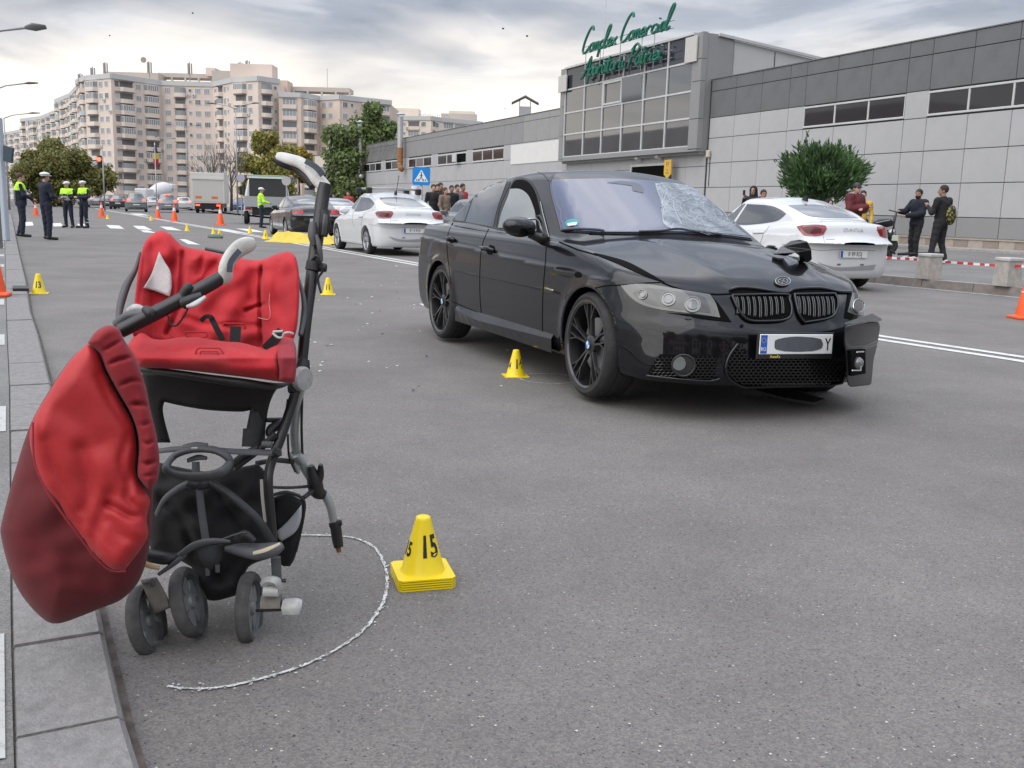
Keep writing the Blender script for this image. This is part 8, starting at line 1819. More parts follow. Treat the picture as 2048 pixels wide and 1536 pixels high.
tz('cross_rod', zC, [(880, 600, 2.50, 8), (980, 602, 2.60, 8), (1075, 595, 2.72, 8)], M_PL); tz('cross_rod', zC, [(1040, 655, 2.66, 12), (1100, 610, 2.73, 14)], M_PL)
tz('lower_rod', zC, [(800, 478, 2.56, 14), (900, 462, 2.60, 14), (985, 470, 2.68, 14)], M_PL); tz('cord', zC, [(962, 330, 2.60, 6), (968, 440, 2.64, 6), (1000, 520, 2.69, 6)], M_PL)
tz('side_link', zC, [(850, 256, 2.52, 12), (930, 258, 2.56, 16), (960, 262, 2.56, 22), (880, 300, 2.53, 26), (870, 340, 2.52, 20)], M_PL)
# upright post, block and horizontal bar
tz('post_socket', zC, [(790, 300, 2.51, (66, 40)), (786, 392, 2.50, (70, 44))], M_PL, n=6); tz('seat_post', zC, [(830, 120, 2.53, (52, 34)), (800, 330, 2.505, (46, 30))], M_PL, n=6)
tz('front_bar', zC, [(300, 414, 2.42, (17, 8)), (460, 402, 2.40, (18, 8)), (700, 418, 2.42, (18, 8)), (930, 424, 2.46, (20, 8))], M_PLG, n=8); tz('bar_joint', zC, [(905, 424, 2.44, 26), (915, 424, 2.425, 14)], M_PL); tz('bar_clip', zC, [(830, 380, 2.45, 18), (880, 384, 2.45, 18)], M_PLG)
tz('diagonal_brace', zC, [(800, 400, 2.48, 18), (730, 440, 2.46, 18), (660, 500, 2.44, 18)], M_PL); tz('diagonal_brace', zC, [(900, 330, 2.50, 20), (800, 420, 2.49, 18), (690, 500, 2.46, 18)], M_PL)
# --- basket
bk = pillow('basket', zC, [(290, 470), (420, 500), (560, 520), (700, 500), (810, 480), (850, 540), (852, 700), (870, 850), (880, 960), (760, 1010), (720, 1130), (660, 1165), (560, 1180), (490, 1120), (470, 1010), (380, 960), (260, 920), (236, 800), (240, 640)], lambda x, y: 2.50 + .00004 * abs(x - 550), F_BASK, puff=.03, edge=90, thick=.16, step=14, creases=[(((560, 560), (640, 700), (760, 860)), 24, .02), (((300, 640), (420, 760), (480, 940)), 26, .02), (((560, 1000), (620, 1080), (640, 1160)), 20, .012)], wr=.004, seed=5)
pillow('rear_basket', zC, [(890, 650), (960, 630), (1042, 672), (1036, 780), (1002, 950), (972, 1006), (930, 1004), (884, 940), (880, 800)], lambda x, y: 2.60, F_BASK, puff=.015, edge=40, thick=.04, step=12, wr=.002, seed=6)
pillow('reflective_panel', zC, [(905, 826), (960, 776), (1032, 690), (1030, 760), (1000, 830), (932, 876), (912, 862)], lambda x, y: 2.572, mat('printed_reflective', (.38, .39, .40), .5), puff=.004, edge=10, thick=.004, step=12, wr=.0003)
tz('basket_rim', zC, [(884, 640, 2.56, 9), (960, 626, 2.58, 9), (1040, 664, 2.60, 9), (1040, 760, 2.60, 8), (1004, 930, 2.59, 7)], M_PL)
ribbon_z([(826, 560, 2.46), (832, 660, 2.455), (846, 780, 2.45)], 16, stl, mat('pale_webbing', (.4, .38, .34), .8), 'edge_tape', zC)
# --- steering wheel shaped front ring, stem and arch legs
ring_ = [(338, 500), (372, 448), (425, 418), (500, 404), (585, 410), (645, 438), (664, 474), (632, 516), (560, 540), (450, 544), (372, 530)]
b = MB(); C = smooth_pts([P3(zC, x, y, 2.37 - .03 * (y > 480)) for x, y in ring_], 5, True); b.tube(C, [(.0085, .013)] * len(C), 10, closed=True); fr_ = b.build('footrest_ring', M_PLG, stl, True)
tz('ring_clip', zC, [(425, 400, 2.38, (22, 12)), (490, 388, 2.38, (24, 12)), (548, 392, 2.38, (20, 12))], M_PLG, fr_, 8); tz('clip_screw', zC, [(470, 402, 2.362, 8), (500, 401, 2.362, 8)], M_SILV, fr_, 8); tz('ring_bridge', zC, [(490, 470, 2.36, (22, 8)), (492, 540, 2.35, (24, 8))], M_PLG, fr_, 8); tz('ring_bridge', zC, [(448, 464, 2.37, (14, 8)), (500, 448, 2.37, (18, 8)), (548, 452, 2.37, (10, 8))], M_PLG, fr_, 8)
tz('arch_hub', zC, [(455, 580, 2.38, (26, 20)), (500, 590, 2.375, (32, 20)), (556, 580, 2.38, (24, 20))], M_PL, n=10)
tz('stem', zC, [(508, 606, 2.37, (21, 7)), (520, 720, 2.36, (22, 7)), (542, 880, 2.35, (22, 7))], M_PLG, n=8)
tz('arch_leg', zC, [(470, 574, 2.39, (22, 10)), (400, 606, 2.39, (22, 10)), (330, 662, 2.40, (20, 10)), (290, 740, 2.42, (20, 10))], M_PLG, n=8); tz('arch_leg', zC, [(556, 574, 2.38, (22, 12)), (640, 620, 2.375, (22, 12)), (740, 700, 2.37, (22, 12)), (820, 780, 2.37, (22, 12)), (880, 880, 2.38, (24, 14))], M_PL, n=8)
# --- front axle arms
tz('axle_arm', zC, [(190, 930, 2.33, 26), (260, 950, 2.32, 36), (340, 965, 2.31, 34), (400, 955, 2.32, 24), (440, 930, 2.33, 18)], M_PL, n=12); tz('axle_arm', zC, [(408, 950, 2.31, 16), (480, 900, 2.30, 20), (570, 876, 2.30, (16, 22)), (665, 878, 2.32, 8)], M_PLG, n=12)
tz('reflector_strip', zC, [(215, 978, 2.292, (12, 6)), (250, 1000, 2.288, (16, 6)), (304, 1016, 2.29, (10, 6))], mat('cream_orange_reflector', (.42, .27, .14), .4), n=8); tz('reflector_strip', zC, [(785, 938, 2.325, (10, 5)), (850, 920, 2.32, (13, 5)), (922, 888, 2.325, (8, 5))], mat('cream_reflector', (.5, .43, .31), .4), n=8)
tz('axle_arm', zC, [(640, 916, 2.36, 14), (720, 920, 2.36, (38, 26)), (810, 930, 2.36, (48, 30)), (890, 918, 2.36, (42, 28)), (936, 896, 2.37, (20, 18))], M_PLG, n=14); tz('axle_cover', zC, [(300, 1046, 2.30, 10), (380, 990, 2.30, 14), (440, 940, 2.31, 14)], M_PLG, n=10)
tz('steering_block', zC, [(560, 900, 2.34, (80, 30)), (570, 970, 2.33, (60, 30)), (578, 1010, 2.33, (36, 22))], M_PL, n=8); tz('block_foot', zC, [(550, 1010, 2.32, 14), (552, 1050, 2.32, 12)], M_PLG, n=8); tz('block_foot', zC, [(600, 1000, 2.32, 14), (602, 1034, 2.32, 12)], M_PLG, n=8)
tz('spring_catch', zC, [(700, 870, 2.35, 20), (740, 840, 2.35, 24), (790, 876, 2.35, 18)], M_PL, n=8); tz('link_rod', zC, [(620, 868, 2.33, 5), (700, 840, 2.34, 5), (750, 830, 2.34, 5)], M_PLG, n=6)
# --- wheels: tyre is the part, rim and hub its sub-parts
def swheel(cx, cy, Y, ax, R=.097, w=.036):
 """ax: axle direction"""
 c = P3(zC, cx, cy, Y); q = Vector(ax).normalized().to_track_quat('Y', 'Z').to_matrix().to_4x4(); mw = Matrix.Translation(c) @ q; h = w / 2
 t = MB().lathe([(R - .022, -h + .003), (R - .008, -h), (R - .002, -h + .008), (R, -h + .015), (R, h - .015), (R - .002, h - .008), (R - .008, h), (R - .022, h - .003)], 48, axis='Y', mat=mw, cap=False).build('wheel', M_STW, stl, flat_angle=35)
 rim_ = MB(); rim_.lathe([(R - .021, h - .004), (R - .026, h - .008), (R - .030, .0), (R - .03, -h + .004), (R - .021, -h + .002)], 40, axis='Y', mat=mw, cap=False); rim_.build('rim', M_PLG, t, flat_angle=30)
 s = MB(); s.lathe([(.004, h - .002), (.016, h - .004), (.020, h - .010), (.020, -h + .006), (.004, -h + .004)], 20, axis='Y', mat=mw)
 for i in range(5):
  a = 2 * math.pi * i / 5 + .3; v = []
  for r_, wd, y0, y1 in ((.016, .014, -.008, .006), (R - .026, .030, -.006, .004)):
   cc_ = Vector((math.cos(a) * r_, 0, math.sin(a) * r_)); tt = Vector((-math.sin(a), 0, math.cos(a))); v += [cc_ - tt * wd + Vector((0, y0, 0)), cc_ + tt * wd + Vector((0, y0, 0)), cc_ + tt * wd + Vector((0, y1, 0)), cc_ - tt * wd + Vector((0, y1, 0))]
  s.hexa([mw @ p for p in v])
 s.build('hub', mat('wheel_hub_grey', (.22, .22, .22), .5, .2), t, flat_angle=35); return t
swheel(766, 1218, 2.44, (.99, .04, .04)); swheel(455, 1188, 2.40, (.95, .06, .27), .095); swheel(240, 1284, 2.36, (.95, .04, .24), .095)
tz('wheel_fork', zC, [(900, 960, 2.39, (30, 22)), (906, 1080, 2.39, (30, 22))], M_PLG, n=8); tz('fork_cap', zC, [(836, 1100, 2.36, 22), (862, 1076, 2.355, 26), (905, 1084, 2.35, 26), (922, 1120, 2.355, 20)], M_SILV, n=5); tz('fork_cap', zC, [(838, 1128, 2.355, (34, 22)), (916, 1128, 2.355, (36, 22))], M_SILV, n=8)
tz('wheel_carrier', zC, [(826, 1184, 2.365, (42, 22)), (928, 1184, 2.365, (42, 22))], M_TAUPE, n=6); tz('axle', zC, [(800, 1232, 2.39, 8), (935, 1228, 2.365, 8)], M_PL, n=8)
tz('axle_stub', zC, [(930, 1190, 2.37, 14), (960, 1192, 2.365, 14)], M_PL, n=8); tz('axle_stub_cap', zC, [(942, 1212, 2.355, (46, 34)), (1000, 1210, 2.35, (48, 34)), (1028, 1214, 2.352, (42, 30))], M_SILV, n=6); tz('lock_bolt', zC, [(930, 1078, 2.36, 10), (950, 1078, 2.36, 12)], M_PL, n=8)
pillow('wheel_carrier', zC, [(206, 1074), (290, 1060), (330, 1130), (370, 1214), (276, 1252), (240, 1160)], lambda x, y: 2.33, M_TAUPE, puff=.008, edge=12, thick=.05, step=14, wr=.0003); tz('carrier_lever', zC, [(226, 1090, 2.31, 10), (262, 1084, 2.305, 16), (270, 1110, 2.305, 10)], M_PLG, n=8)
# --- hood fallen to the left
yh = lambda x, y: 2.10 + .10 * (x / 680) + .05 * (1 - y / 1300)
hood = bpy.data.objects.new('hood', None); link(hood, stl)
pillow('hood_lining', zB, [(372, 146), (300, 212), (215, 335), (130, 488), (62, 695), (10, 895), (4, 965), (48, 1130), (108, 1238), (190, 1322), (250, 1337), (330, 1312), (430, 1272), (522, 1232), (596, 1150), (640, 1000), (652, 800), (650, 640), (615, 440), (540, 260), (470, 170)], yh, F_DARK, hood, puff=.10, edge=240, thick=.10, step=13, creases=[(((40, 900), (180, 1000), (400, 1130)), 60, .012), (((30, 1090), (200, 1100), (420, 1180)), 40, .010), (((100, 760), (60, 860), (20, 950)), 20, .008), (((180, 1240), (300, 1240), (440, 1230)), 30, .008)], wr=.0022, seed=12)
def ytop(x, y): return yh(x, y) - .085
pillow('hood_shell', zB, [(374, 142), (424, 182), (458, 282), (540, 430), (572, 500), (584, 600), (582, 700), (610, 760), (640, 812), (626, 890), (632, 960), (600, 1022), (532, 1110), (470, 1102), (400, 1042), (310, 922), (230, 812), (180, 742), (142, 640), (130, 500), (215, 340), (300, 215)], ytop, F_HOOD, hood, puff=.042, edge=70, thick=.07, step=11,
 creases=[(((470, 790), (440, 860), (400, 960), (400, 1040)), 34, .012), (((632, 880), (560, 880), (500, 850), (460, 830)), 16, .014), (((560, 520), (520, 640), (540, 720)), 22, .010), (((350, 600), (380, 760), (350, 900)), 40, .014), (((190, 560), (240, 700), (330, 850)), 30, .010), (((430, 280), (480, 400), (540, 480)), 24, .014), (((600, 990), (520, 960), (470, 900)), 24, .008), (((240, 420), (330, 470), (420, 560)), 50, .008), (((580, 640), (540, 800), (600, 860)), 20, .012)], wr=.0008, seed=14)
pillow('hood_edge', zB, [(374, 140), (408, 92), (460, 66), (504, 78), (532, 130), (582, 212), (622, 330), (640, 420), (664, 520), (680, 622), (676, 712), (656, 752), (640, 774), (602, 732), (586, 692), (592, 560), (562, 450), (500, 342), (452, 252), (426, 186)], lambda x, y: yh(x, y) - .10, F_EDGE, hood, puff=.045, edge=44, thick=.08, step=8,
 creases=[(((380, 150), (430, 180), (480, 150), (520, 130)), 7, .010), (((450, 240), (500, 214), (560, 200)), 8, .014), (((500, 330), (560, 300), (616, 310)), 8, .012), (((545, 410), (590, 400), (636, 412)), 9, .020), (((570, 480), (610, 490), (650, 476)), 8, .012), (((590, 560), (630, 570), (670, 552)), 8, .014), (((588, 650), (630, 655), (682, 640)), 9, .018), (((600, 710), (640, 706), (676, 700)), 7, .012)], wr=.0016, seed=15)
tz('hood_piping', zB, [(140, 480, 2.03, 5), (146, 640, 2.00, 5), (188, 752, 1.985, 5), (238, 830, 1.98, 5), (318, 940, 1.985, 5), (405, 1055, 2.0, 5), (470, 1112, 2.02, 5), (535, 1116, 2.05, 5)], F_EDGE, hood, 8)
# ------------------------------------------------------------ markers, cones, street furniture
M_MK = mat('marker_yellow', (.80, .60, .01), .38, bump=.04, bscale=60, var=.06, vscale=12); M_CO = mat('cone_orange', (.78, .10, .02), .5, var=.08, vscale=8); M_CW = mat('cone_white_band', (.66, .66, .66), .4, var=.06, vscale=20)
def marker(loc, num, label, H=.20, rz=0., stack=0, side=False, detail=True, scale=1.):
 t = thing('evidence_marker', label, 'marker', tuple(loc), rz, 'yellow numbered evidence markers'); t.scale = (scale,) * 3
 bw = .088; z0 = 0
 for k in range(stack + 1):
  b = MB(); c = .012; z = k * .0075
  pol = [(-bw + c, -bw), (bw - c, -bw), (bw, -bw + c), (bw, bw - c), (bw - c, bw), (-bw + c, bw), (-bw, bw - c), (-bw, -bw + c)]
  b.prism(pol, (z + .001, z + .0055)); b.build('base_plate', M_MK, t); z0 = z
 top = H + z0
 prof = [(.070, z0 + .005), (.066, z0 + .012), (.024, top - .010), (.0225, top - .003), (.018, top), (.004, top + .001)]
 MB().lathe(prof, 32).build('cone_body', M_MK, t, flat_angle=50)
 if num:
  def lab(n, a, size, zc_):
   rad = .066 + (.024 - .066) * (zc_ - z0 - .012) / (H - .022)
   me_o = text_obj(n, size, M_INK, t, Matrix.Identity(4), 'numeral', sx=.70, offset=.0018 * size / .06); me = me_o.data
   me.transform(Matrix.Translation((0, 0, 0)))
   sl = (.066 - .024) / (H - .022)
   for v in me.vertices:
    x, y = v.co.x, v.co.y; zz_ = zc_ + y; r_ = .066 - sl * (zz_ - z0 - .012) + .0009 + (.0004 if v.co.z > 0 else 0); an = a + x / rad; v.co = (r_ * math.sin(an), -r_ * math.cos(an), zz_)
   bm = bmesh.new(); bm.from_mesh(me); bmesh.ops.recalc_face_normals(bm, faces=bm.faces); bm.to_mesh(me); bm.free()
  lab(num, R_(17) if side else 0, .090, z0 + .090)
  if side: lab(num, R_(-80), .060, z0 + .078)
 return t
def yaw_to_cam(p): return math.atan2(-p.x * -1, p.y) * -1 if False else math.atan2(p.x, p.y) * -1
p = gnd(845, 1160); marker(p, '15', 'large yellow evidence marker 15 standing on a stack of square bases beside the chalk arc', .178, R_(16), 4, True)
p = gnd(1031, 752); marker(p, '14', 'yellow evidence marker 14 in front of the front wheel of the black sedan', .19, R_(12), 0, True, scale=.98)
p = gnd(656, 589); marker(p, '11', 'yellow evidence marker 11 standing alone on the asphalt left of the black sedan', .20, R_(10), scale=1.08)
p = gnd(78, 587); marker(p, '13', 'yellow evidence marker 13 beside the left kerb', .20, R_(20), scale=1.18)
for i, (x, y, lab) in enumerate(((531, 478, 'yellow evidence marker at the head of the yellow sheet'), (500, 466.5, 'yellow evidence marker farthest right of the distant ones by the centre line'), (439, 475.5, 'yellow evidence marker in front of a dropped shoe on the crossing'), (427, 470, 'yellow evidence marker just behind the shoe on the crossing'), (374, 462, 'yellow evidence marker left of the shoe near the crossing stripes'), (302, 441, 'faint yellow evidence marker beside the distant cone'), (215, 438, 'farthest yellow evidence marker on the left half of the road'))):
 p = gnd(x, y); marker(p, ('3' if i == 0 else ('4' if i == 2 else None)), lab, .20, R_(15), scale=1.45 if i == 0 else 1.25)
q = gnd(433, 476.5); sh = MB().tube([q + Vector((-.28, .03, .05)), q + Vector((-.1, .0, .07)), q + Vector((.1, -.03, .06)), q + Vector((.22, -.06, .04))], [(.05, .03), (.09, .05), (.08, .05), (.04, .03)], 8).build('dropped_shoe', mat('green_grey_cloth', (.10, .15, .13), .8), None, True); tag(sh, 'dropped green grey shoe lying on the crossing beside the yellow markers', 'shoe')
def cone(loc, label, H=.75, tilt=None, rz=0., bands=((.30, .48), (.62, .80))):
 t = thing('traffic_cone', label, 'traffic cone', tuple(loc), rz, 'orange traffic cones round the scene')
 if tilt: t.rotation_euler = tilt
 w = .19 * H / .75; b = MB(); b.rbox((-w, -w, 0), (w, w, .035), .008); b.build('base', M_CO, t)
 R0, R1 = .145 * H / .75, .028; rad = lambda s: R0 + (R1 - R0) * s
 MB().lathe([(R0 + .03, .034), (R0, .05), (R1 + .002, H - .01), (R1 - .006, H)], 28).build('cone_body', M_CO, t, flat_angle=50)
 for (a, c) in bands: MB().lathe([(rad(a) + .004, H * a), (rad(c) + .004, H * c)], 28, cap=False).build('reflective_band', M_CW, t, True)
 return t
cone(gnd(2050, 638), 'orange and white traffic cone cut off by the right edge of the view', .62, bands=((.28, .55), (.72, .9)))
cone(gnd(72, 432), 'distant orange cone behind the capped officer', .8); cone(gnd(203.5, 434), 'distant orange cone right of the yoked officers', .95); cone(gnd(316, 437), 'distant orange cone left of the pair before the queue', .95); cone(gnd(349, 443), 'distant orange cone right of the pair before the queue', .95); cone(gnd(441, 450), 'orange cone standing in front of the box truck', .95)
k = gnd(-8, 592, KZ); cone(k, 'orange cone on the left pavement cut off by the left edge of the view', .55, rz=.3)
br_ = [gnd(26, 582, KZ + .002), gnd(58, 582, KZ + .002), gnd(57, 576, KZ + .002), gnd(25, 576, KZ + .002)]
tag(MB().hexa([v for v in br_] + [v + Vector((0, 0, .03)) for v in br_]).build('rubber_strip', M_BLACKTRIM), 'flat black rubber strip lying across the kerbstones', 'strip')
# stone bollards and tape
def bollard(px, pyb, wpx, hpx, label):
 p = gnd(px, pyb, .155); p.z = .15; Y = p.y; w = wpx * Y / F_PX; h = hpx * Y / F_PX; t = thing('stone_bollard', label, 'bollard', tuple(p), PH - math.pi / 2, 'stone bollards on the kerb')
 b = MB(); b.hexa([(-w * .50, -w * .42, 0), (w * .50, -w * .42, 0), (w * .5, w * .42, 0), (-w * .5, w * .42, 0), (-w * .44, -w * .36, h * .86), (w * .44, -w * .36, h * .86), (w * .44, w * .36, h * .86), (-w * .44, w * .36, h * .86)]); o = b.build('post', M_PLINTH, t)
 MB().rbox((-w * .50, -w * .42, h * .86 + .001), (w * .50, w * .42, h), .015).build('cap', mat('bollard_cap', (.42, .41, .39), .8, var=.15, vscale=9), t); return p, h
b1, h1 = bollard(1857, 557, 38, 50, 'square stone bollard on the kerb between the young men and the road'); b2, h2 = bollard(2013, 571, 42, 56, 'square stone bollard at the right edge behind the orange cone')
tp = [Vector((at(1700, 506, 20.6)))] + [at(x, y, Y) for x, y, Y in ((1763, 514, 19.6), (1830, 519, 18.4), (1855, 521.5, 17.9), (1876, 523, 17.8), (1950, 528, 16.8), (2010, 532, 15.9), (2060, 533, 15.4), (2150, 540, 14.4))]
tpp = smooth_pts(tp, 10); acc = 0; b = MB(); lastd = 0
for i in range(len(tpp) - 1):
 a, c = tpp[i], tpp[i + 1]; n_ = max(1, int((c - a).length / .04))
 for j in range(n_):
  p0, p1 = a.lerp(c, j / n_), a.lerp(c, (j + 1) / n_); acc += (p1 - p0).length; tw_ = .6 * math.sin(acc * 1.7); up = Vector((.3 * math.sin(tw_), .6 * math.sin(tw_), 1)).normalized() * .022
  b.add([p0 - up, p1 - up, p1 + up, p0 + up], ((0, 1, 2, 3),), int(acc / .16) % 2)
tag(b.build('barrier_tape', [mat('tape_red', (.50, .03, .03), .5), mat('tape_white', (.70, .70, .70), .5)]), 'red and white striped barrier tape stretched past the stone bollards', 'tape')
# pedestrian crossing sign
p = at(842, 440, 28.0); cs = thing('crossing_sign', 'blue square pedestrian crossing sign on a grey post behind the white sedan', 'sign', (p.x, 28.0, .1))
c = at(842, 352.5, 28.0); sz = 34.5 * 28 / F_PX / 2; fr2 = Matrix.Translation((0, -.05, c.z - .1)) @ Matrix.Rotation(R_(90), 4, 'X') @ Matrix.Rotation(R_(-1), 4, 'Z')
MB().tube([(0, 0, 0), (0, 0, c.z + .1)], .035, 10).build('post', M_STEEL, cs, True)
b = MB(); r_ = .05; pol = [(sz - r_ + r_ * math.cos(a), sz - r_ + r_ * math.sin(a)) for a in (0, .8, 1.57)] + [(-sz + r_ + r_ * math.cos(a), sz - r_ + r_ * math.sin(a)) for a in (1.57, 2.4, 3.14)] + [(-sz + r_ + r_ * math.cos(a), -sz + r_ + r_ * math.sin(a)) for a in (3.14, 3.9, 4.71)] + [(sz - r_ + r_ * math.cos(a), -sz + r_ + r_ * math.sin(a)) for a in (4.71, 5.5, 6.28)]
pn = b.prism(pol, (-.01, .01), mat=fr2).build('panel', mat('sign_blue', (.0, .20, .58), .45), cs)
MB().prism([(-sz * .80, -sz * .62), (sz * .80, -sz * .62), (0, sz * .72)], (.0112, .0125), mat=fr2).build('white_triangle', mat('sign_white', (.72, .74, .75), .5), pn)
b = MB(); S_ = sz
for pts, w in ((((0, .30), (0, -.05)), .12), (((0, -.03), (-.20, -.48)), .07), (((0, -.03), (.18, -.48)), .07), (((0, .22), (-.20, .0)), .05), (((0, .22), (.18, .02)), .05)): b.tube([fr2 @ Vector((x * S_, y * S_, .014)) for x, y in pts], [(w * S_ * .5, .001)] * 2 if False else w * S_ * .5, 6)
b.lathe([(.001, .012), (.07 * S_, .012), (.07 * S_, .016), (.001, .016)], 12, mat=fr2 @ Matrix.Translation((0, .41 * S_, 0)))
for x in (-.55, -.32, .32, .55): b.prism([((x - .06) * S_, -.56 * S_), ((x + .04) * S_, -.56 * S_), ((x * .82 + .04) * S_, -.30 * S_), ((x * .82 - .04) * S_, -.30 * S_)], (.0128, .015), mat=fr2)
b.build('walking_figure', M_INK, pn)
p = at(828, 440, 29.5); po = MB().tube([(p.x, 29.5, 0), (p.x, 29.5, at(828, 372, 29.5).z)], .09, 10).build('white_post', mat('post_white', (.5, .5, .5), .5), None, True); tag(po, 'thick pale post just left of the crossing sign post', 'post')
# street lamps
M_POLE = mat('galvanised_pole', (.34, .35, .35), .5, .4)
def lamp(px, Y, base, top_y, arms, label, r=.09, dark=False):
 p = at(px, 400, Y); t = thing('street_lamp', label, 'street lamp', (p.x, Y, base)); zt = at(px, top_y, Y).z - base; m = M_POLE
 MB().tube([(0, 0, 0), (0, 0, zt * .5), (0, 0, zt)], [r, r * .8, r * .55], 8).build('pole', m, t, True)
 for (dx, dy, hw) in arms:
  e = at(px + dx, top_y - dy, Y); ex, ez = e.x - p.x, e.z - base; s = 1 if dx > 0 else -1
  MB().tube([(0, 0, zt), (ex * .25, 0, zt + (ez - zt) * .55), (ex * .7, 0, zt + (ez - zt) * .9)], r * .45, 6).build('arm', m, t, True)
  MB().tube([(ex * .66, 0, zt + (ez - zt) * .88), (ex * .8, 0, zt + (ez - zt) * .97), (ex, 0, ez)], [(.025, .04), (.035, .10), (.02, .05)], 8).build('lamp_head', mat('lamp_head_grey', (.16, .165, .17), .5), t, True)
lamp(-6, 20.5, .05, 72, [(98, 18, 1)], 'street lamp arm entering at the top left corner of the view', r=.06); lamp(4, 58, 0, 180, [(72, 14, 1)], 'second street lamp pole on the left kerb'); lamp(18, 84, 0, 237, [(62, 11, 1)], 'third smaller street lamp on the far left');
lamp(475, 92, 0, 218, [(43, 12, 1), (-62, 12, 1)], 'double armed street lamp before the apartment block'); lamp(376, 128, 0, 256, [(26, 6, 1), (-46, 8, 1)], 'smaller double armed street lamp farther down the road'); lamp(333, 170, 0, 279, [(-24, 6, 1), (18, 2, 1)], 'faint distant street lamp left of the box truck'); lamp(806, 190, 0, 214, [(-40, -4, 1)], 'distant street lamp above the grey hall roof') if False else None
# flagpole
p = gnd(314, 417); fl = thing('flagpole', 'white flagpole with a limp blue yellow and red flag beyond the queue', 'flagpole', tuple(p)); zt = at(306, 285, p.y).z
MB().tube([(0, 0, 0), (0, 0, zt)], [.09, .06], 8).build('pole', mat('pole_white', (.55, .55, .55), .5), fl, True)
b = MB(); rr = random.Random(3)
zs = [at(306, y, p.y).z for y in (290, 306, 318, 333)]; wv = [.15, .45, .50, .35]
for k in range(3):
 for j in range(4):
  z0, z1 = zs[k] + (zs[k + 1] - zs[k]) * j / 4, zs[k] + (zs[k + 1] - zs[k]) * (j + 1) / 4; w0 = wv[k] + (wv[k + 1] - wv[k]) * j / 4; w1 = wv[k] + (wv[k + 1] - wv[k]) * (j + 1) / 4
  for i in range(4): x0, x1 = -.5 + i / 4, -.5 + (i + 1) / 4; b.add([(x0 * w0 * 1.6 + .05, .12 * (-1) ** i, z0), (x1 * w0 * 1.6 + .05, .12 * (-1) ** (i + 1), z0), (x1 * w1 * 1.6 + .05, .12 * (-1) ** (i + 1), z1), (x0 * w1 * 1.6 + .05, .12 * (-1) ** i, z1)], ((0, 1, 2, 3),), k)
b.build('flag', [mat('flag_blue', (.02, .03, .12), .8), mat('flag_yellow', (.6, .42, .03), .8), mat('flag_red', (.4, .02, .03), .8)], fl)
# traffic light
p = at(209, 400, 92); tl_ = thing('traffic_light', 'traffic light showing red beside the round olive tree', 'traffic light', (p.x, 92, 0)); z = at(206, 319, 92).z
MB().tube([(0, 0, 0), (0, 0, z + .9)], .07, 8).build('pole', M_POLE, tl_, True); MB().rbox((-.42, -.2, z - .75), (-.08, .1, z + .35), .03).build('signal_box', M_BLACKTRIM, tl_)
for i, m_ in enumerate((mat('signal_red', (.8, .05, .03), .3, emis=(1, .05, .02), estr=6), mat('signal_off', (.03, .03, .03), .4), mat('signal_off', (.03, .03, .03), .4))): MB().lathe([(.001, 0), (.19 if i == 0 else .11, 0), (.19 if i == 0 else .11, .03), (.001, .03)], 16, axis='Y', mat=Matrix.Translation((-.25, -.24, z - i * .33))).build('signal_lens', m_, tl_)
# sign board and grey column at the left edge
p = at(8, 400, 24); bd = thing('sign_board', 'dark blue sign board on a pale grey column at the left edge of the view', 'sign', (p.x, 24, .05)); zt = at(10, 282, 24).z
MB().rbox((-.16, -.1, 0), (.05, .1, zt + .5), .02).build('column', mat('pale_column', (.42, .47, .52), .5), bd)
v = [at(x, y, 23.8) - bd.location for x, y in ((6, 290), (25, 296), (21, 326), (6, 322))]; MB().hexa([v[3], v[2], v[2] + Vector((0, .1, 0)), v[3] + Vector((0, .1, 0)), v[0], v[1], v[1] + Vector((0, .1, 0)), v[0] + Vector((0, .1, 0))]).build('panel', mat('board_slate', (.03, .055, .075), .4), bd)
# pale roundel signs near the flatbed
for px_, py_, Y, c_, lab in ((482, 356, 60, (.34, .32, .42), 'small purple grey round sign behind the flatbed truck'), (573, 362, 52, (.38, .38, .38), 'pale framed round mirror sign above the flatbed truck')):
 p = at(px_, py_, Y); t = thing('round_sign', lab, 'sign', (p.x, Y, 0)); MB().tube([(0, 0, 0), (0, 0, p.z)], .04, 6).build('post', M_POLE, t); MB().lathe([(.001, -.06), (.24, -.06), (.24, -.02), (.001, -.02)], 20, axis='Y', mat=Matrix.Translation((0, 0, p.z))).build('panel', mat('roundel_%d' % px_, c_, .5), t)
# electric scooter held by the bearded man
M_SC = mat('scooter_black', (.014, .014, .015), .4)
base = g6 + Vector((-.25, .0, 0)); Ys = base.y - .15
es = thing('electric_scooter', 'black electric kick scooter held by the bearded young man', 'scooter', (0, 0, 0)); es.location = at(1776, 522, Ys); es.location.z = .19; EO = es.location.copy()
E_ = lambda x, y, d=0: at(x, y, Ys + d) - EO
dk = MB().tube([E_(1796, 508), E_(1830, 507), E_(1880, 506)], [.035, .04, .035], 8).build('deck', M_SC, es)
MB().tube([E_(1778, 500), E_(1783, 470), E_(1789, 445), E_(1793, 426)], .022, 8).build('stem', M_SC, es, True); MB().tube([E_(1778, 420, -.1), E_(1793, 424), E_(1812, 424, .12)], .014, 8).build('handlebar', M_SC, es, True); MB().tube([E_(1778, 500), E_(1790, 507)], .03, 8).build('neck', M_SC, es)
for x, y in ((1776, 513), (1886, 512)):
 c = E_(x, y); MB().lathe([(.03, -.02), (.08, -.025), (.105, -.015), (.105, .015), (.08, .025), (.03, .02)], 20, axis='Y', mat=Matrix.Translation((c.x, c.y, .107)) @ Matrix.Rotation(R_(10), 4, 'Z')).build('wheel', M_TYRE, es, flat_angle=40)
MB().tube([E_(1786, 432, .0), E_(1788, 445), E_(1791, 470)], .008, 5).build('cable', M_SC, es)
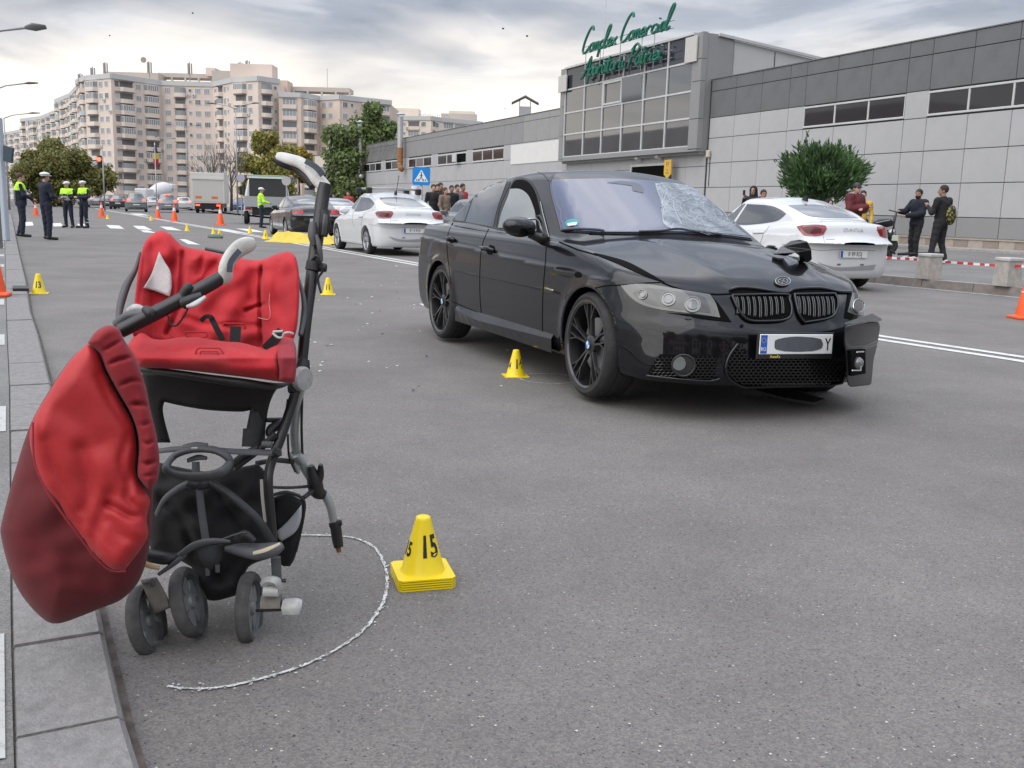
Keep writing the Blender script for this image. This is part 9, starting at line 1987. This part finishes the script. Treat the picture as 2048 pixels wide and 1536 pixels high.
# moped behind it
q = gnd(1768, 508, .2); mo = thing('moped', 'dark moped with a grey seat parked behind the electric scooter', 'moped', tuple(q)); MO = q.copy(); Ym = q.y
mo_ = lambda x, y, d=0: at(x, y, Ym + d) - MO
MB().tube([mo_(1742, 452), mo_(1758, 447), mo_(1778, 446), mo_(1786, 448)], [(.07, .12), (.09, .16), (.09, .15), (.04, .08)], 10).build('seat', mat('moped_seat', (.02, .02, .022), .5), mo, True)
bo = MB().tube([mo_(1740, 462), mo_(1755, 468), mo_(1772, 470), mo_(1786, 468)], [(.14, .14), (.18, .18), (.17, .16), (.08, .1)], 10).build('body', M_PB, mo, True)
MB().tube([mo_(1752, 446, -.18), mo_(1780, 440, -.18)], .012, 6).build('grab_rail', M_STEEL, mo); MB().tube([mo_(1778, 464, -.16), mo_(1788, 460, -.16)], [(.05, .03), (.06, .03)], 8).build('indicator', mat('pale_lens', (.5, .5, .48), .2), mo)
MB().tube([mo_(1758, 484), mo_(1764, 500)], .05, 8).build('engine', M_BLACKTRIM, mo); MB().tube([mo_(1752, 488, -.1), mo_(1768, 494, -.1)], [.05, .045], 8).build('silencer', M_STEEL, mo)
for x in (1748, 1776):
 c = mo_(x, 506); MB().lathe([(.10, -.05), (.22, -.055), (.25, -.03), (.25, .03), (.22, .055), (.10, .05)], 24, axis='Y', mat=Matrix.Translation((c.x, c.y, .25)) @ Matrix.Rotation(R_(-35), 4, 'Z')).build('wheel', M_TYRE, mo, flat_angle=40)
c = mo_(1790, 476, -.2); MB().rbox((-.09, -.005, -.08), (.09, .005, .08), .005, mat=Matrix.Translation(c)).build('number_plate', mat('plate_pale_green', (.5, .55, .45), .5), mo)
# birds
for x, y, Y in ((1006, 57, 60), (1054, 72, 60), (1010, 217, 120), (385, 26, 70), (219, 71, 80)):
 p = at(x, y, Y); s = .09; o = MB().add([p + Vector((-s, 0, s * .6)), p + Vector((0, .05, 0)), p + Vector((s, 0, s * .5)), p + Vector((0, .12, -.06))], ((0, 1, 3), (1, 2, 3))) ;
 b = MB(); b.tube([p + Vector((-s * .4, 0, 0)), p + Vector((s * .5, .05, 0))], .05, 5); b.add([p + Vector((-s * 1.2, 0, s * .9)), p + Vector((-s * .1, .1, .02)), p + Vector((s * .2, .1, .02)), p + Vector((s * 1.2, 0, s * .8))], ((0, 1, 2), (1, 3, 2))); o = b.build('bird', M_INK); tag(o, {1006: 'dark bird left of the rooftop lettering with wings raised', 1054: 'dark bird nearest the tall aerial mast', 1010: 'tiny bird low over the grey hall roof vent', 385: 'lone bird high above the apartment block', 219: 'bird above the left roof antennas'}[x], 'bird', 'birds in the sky')
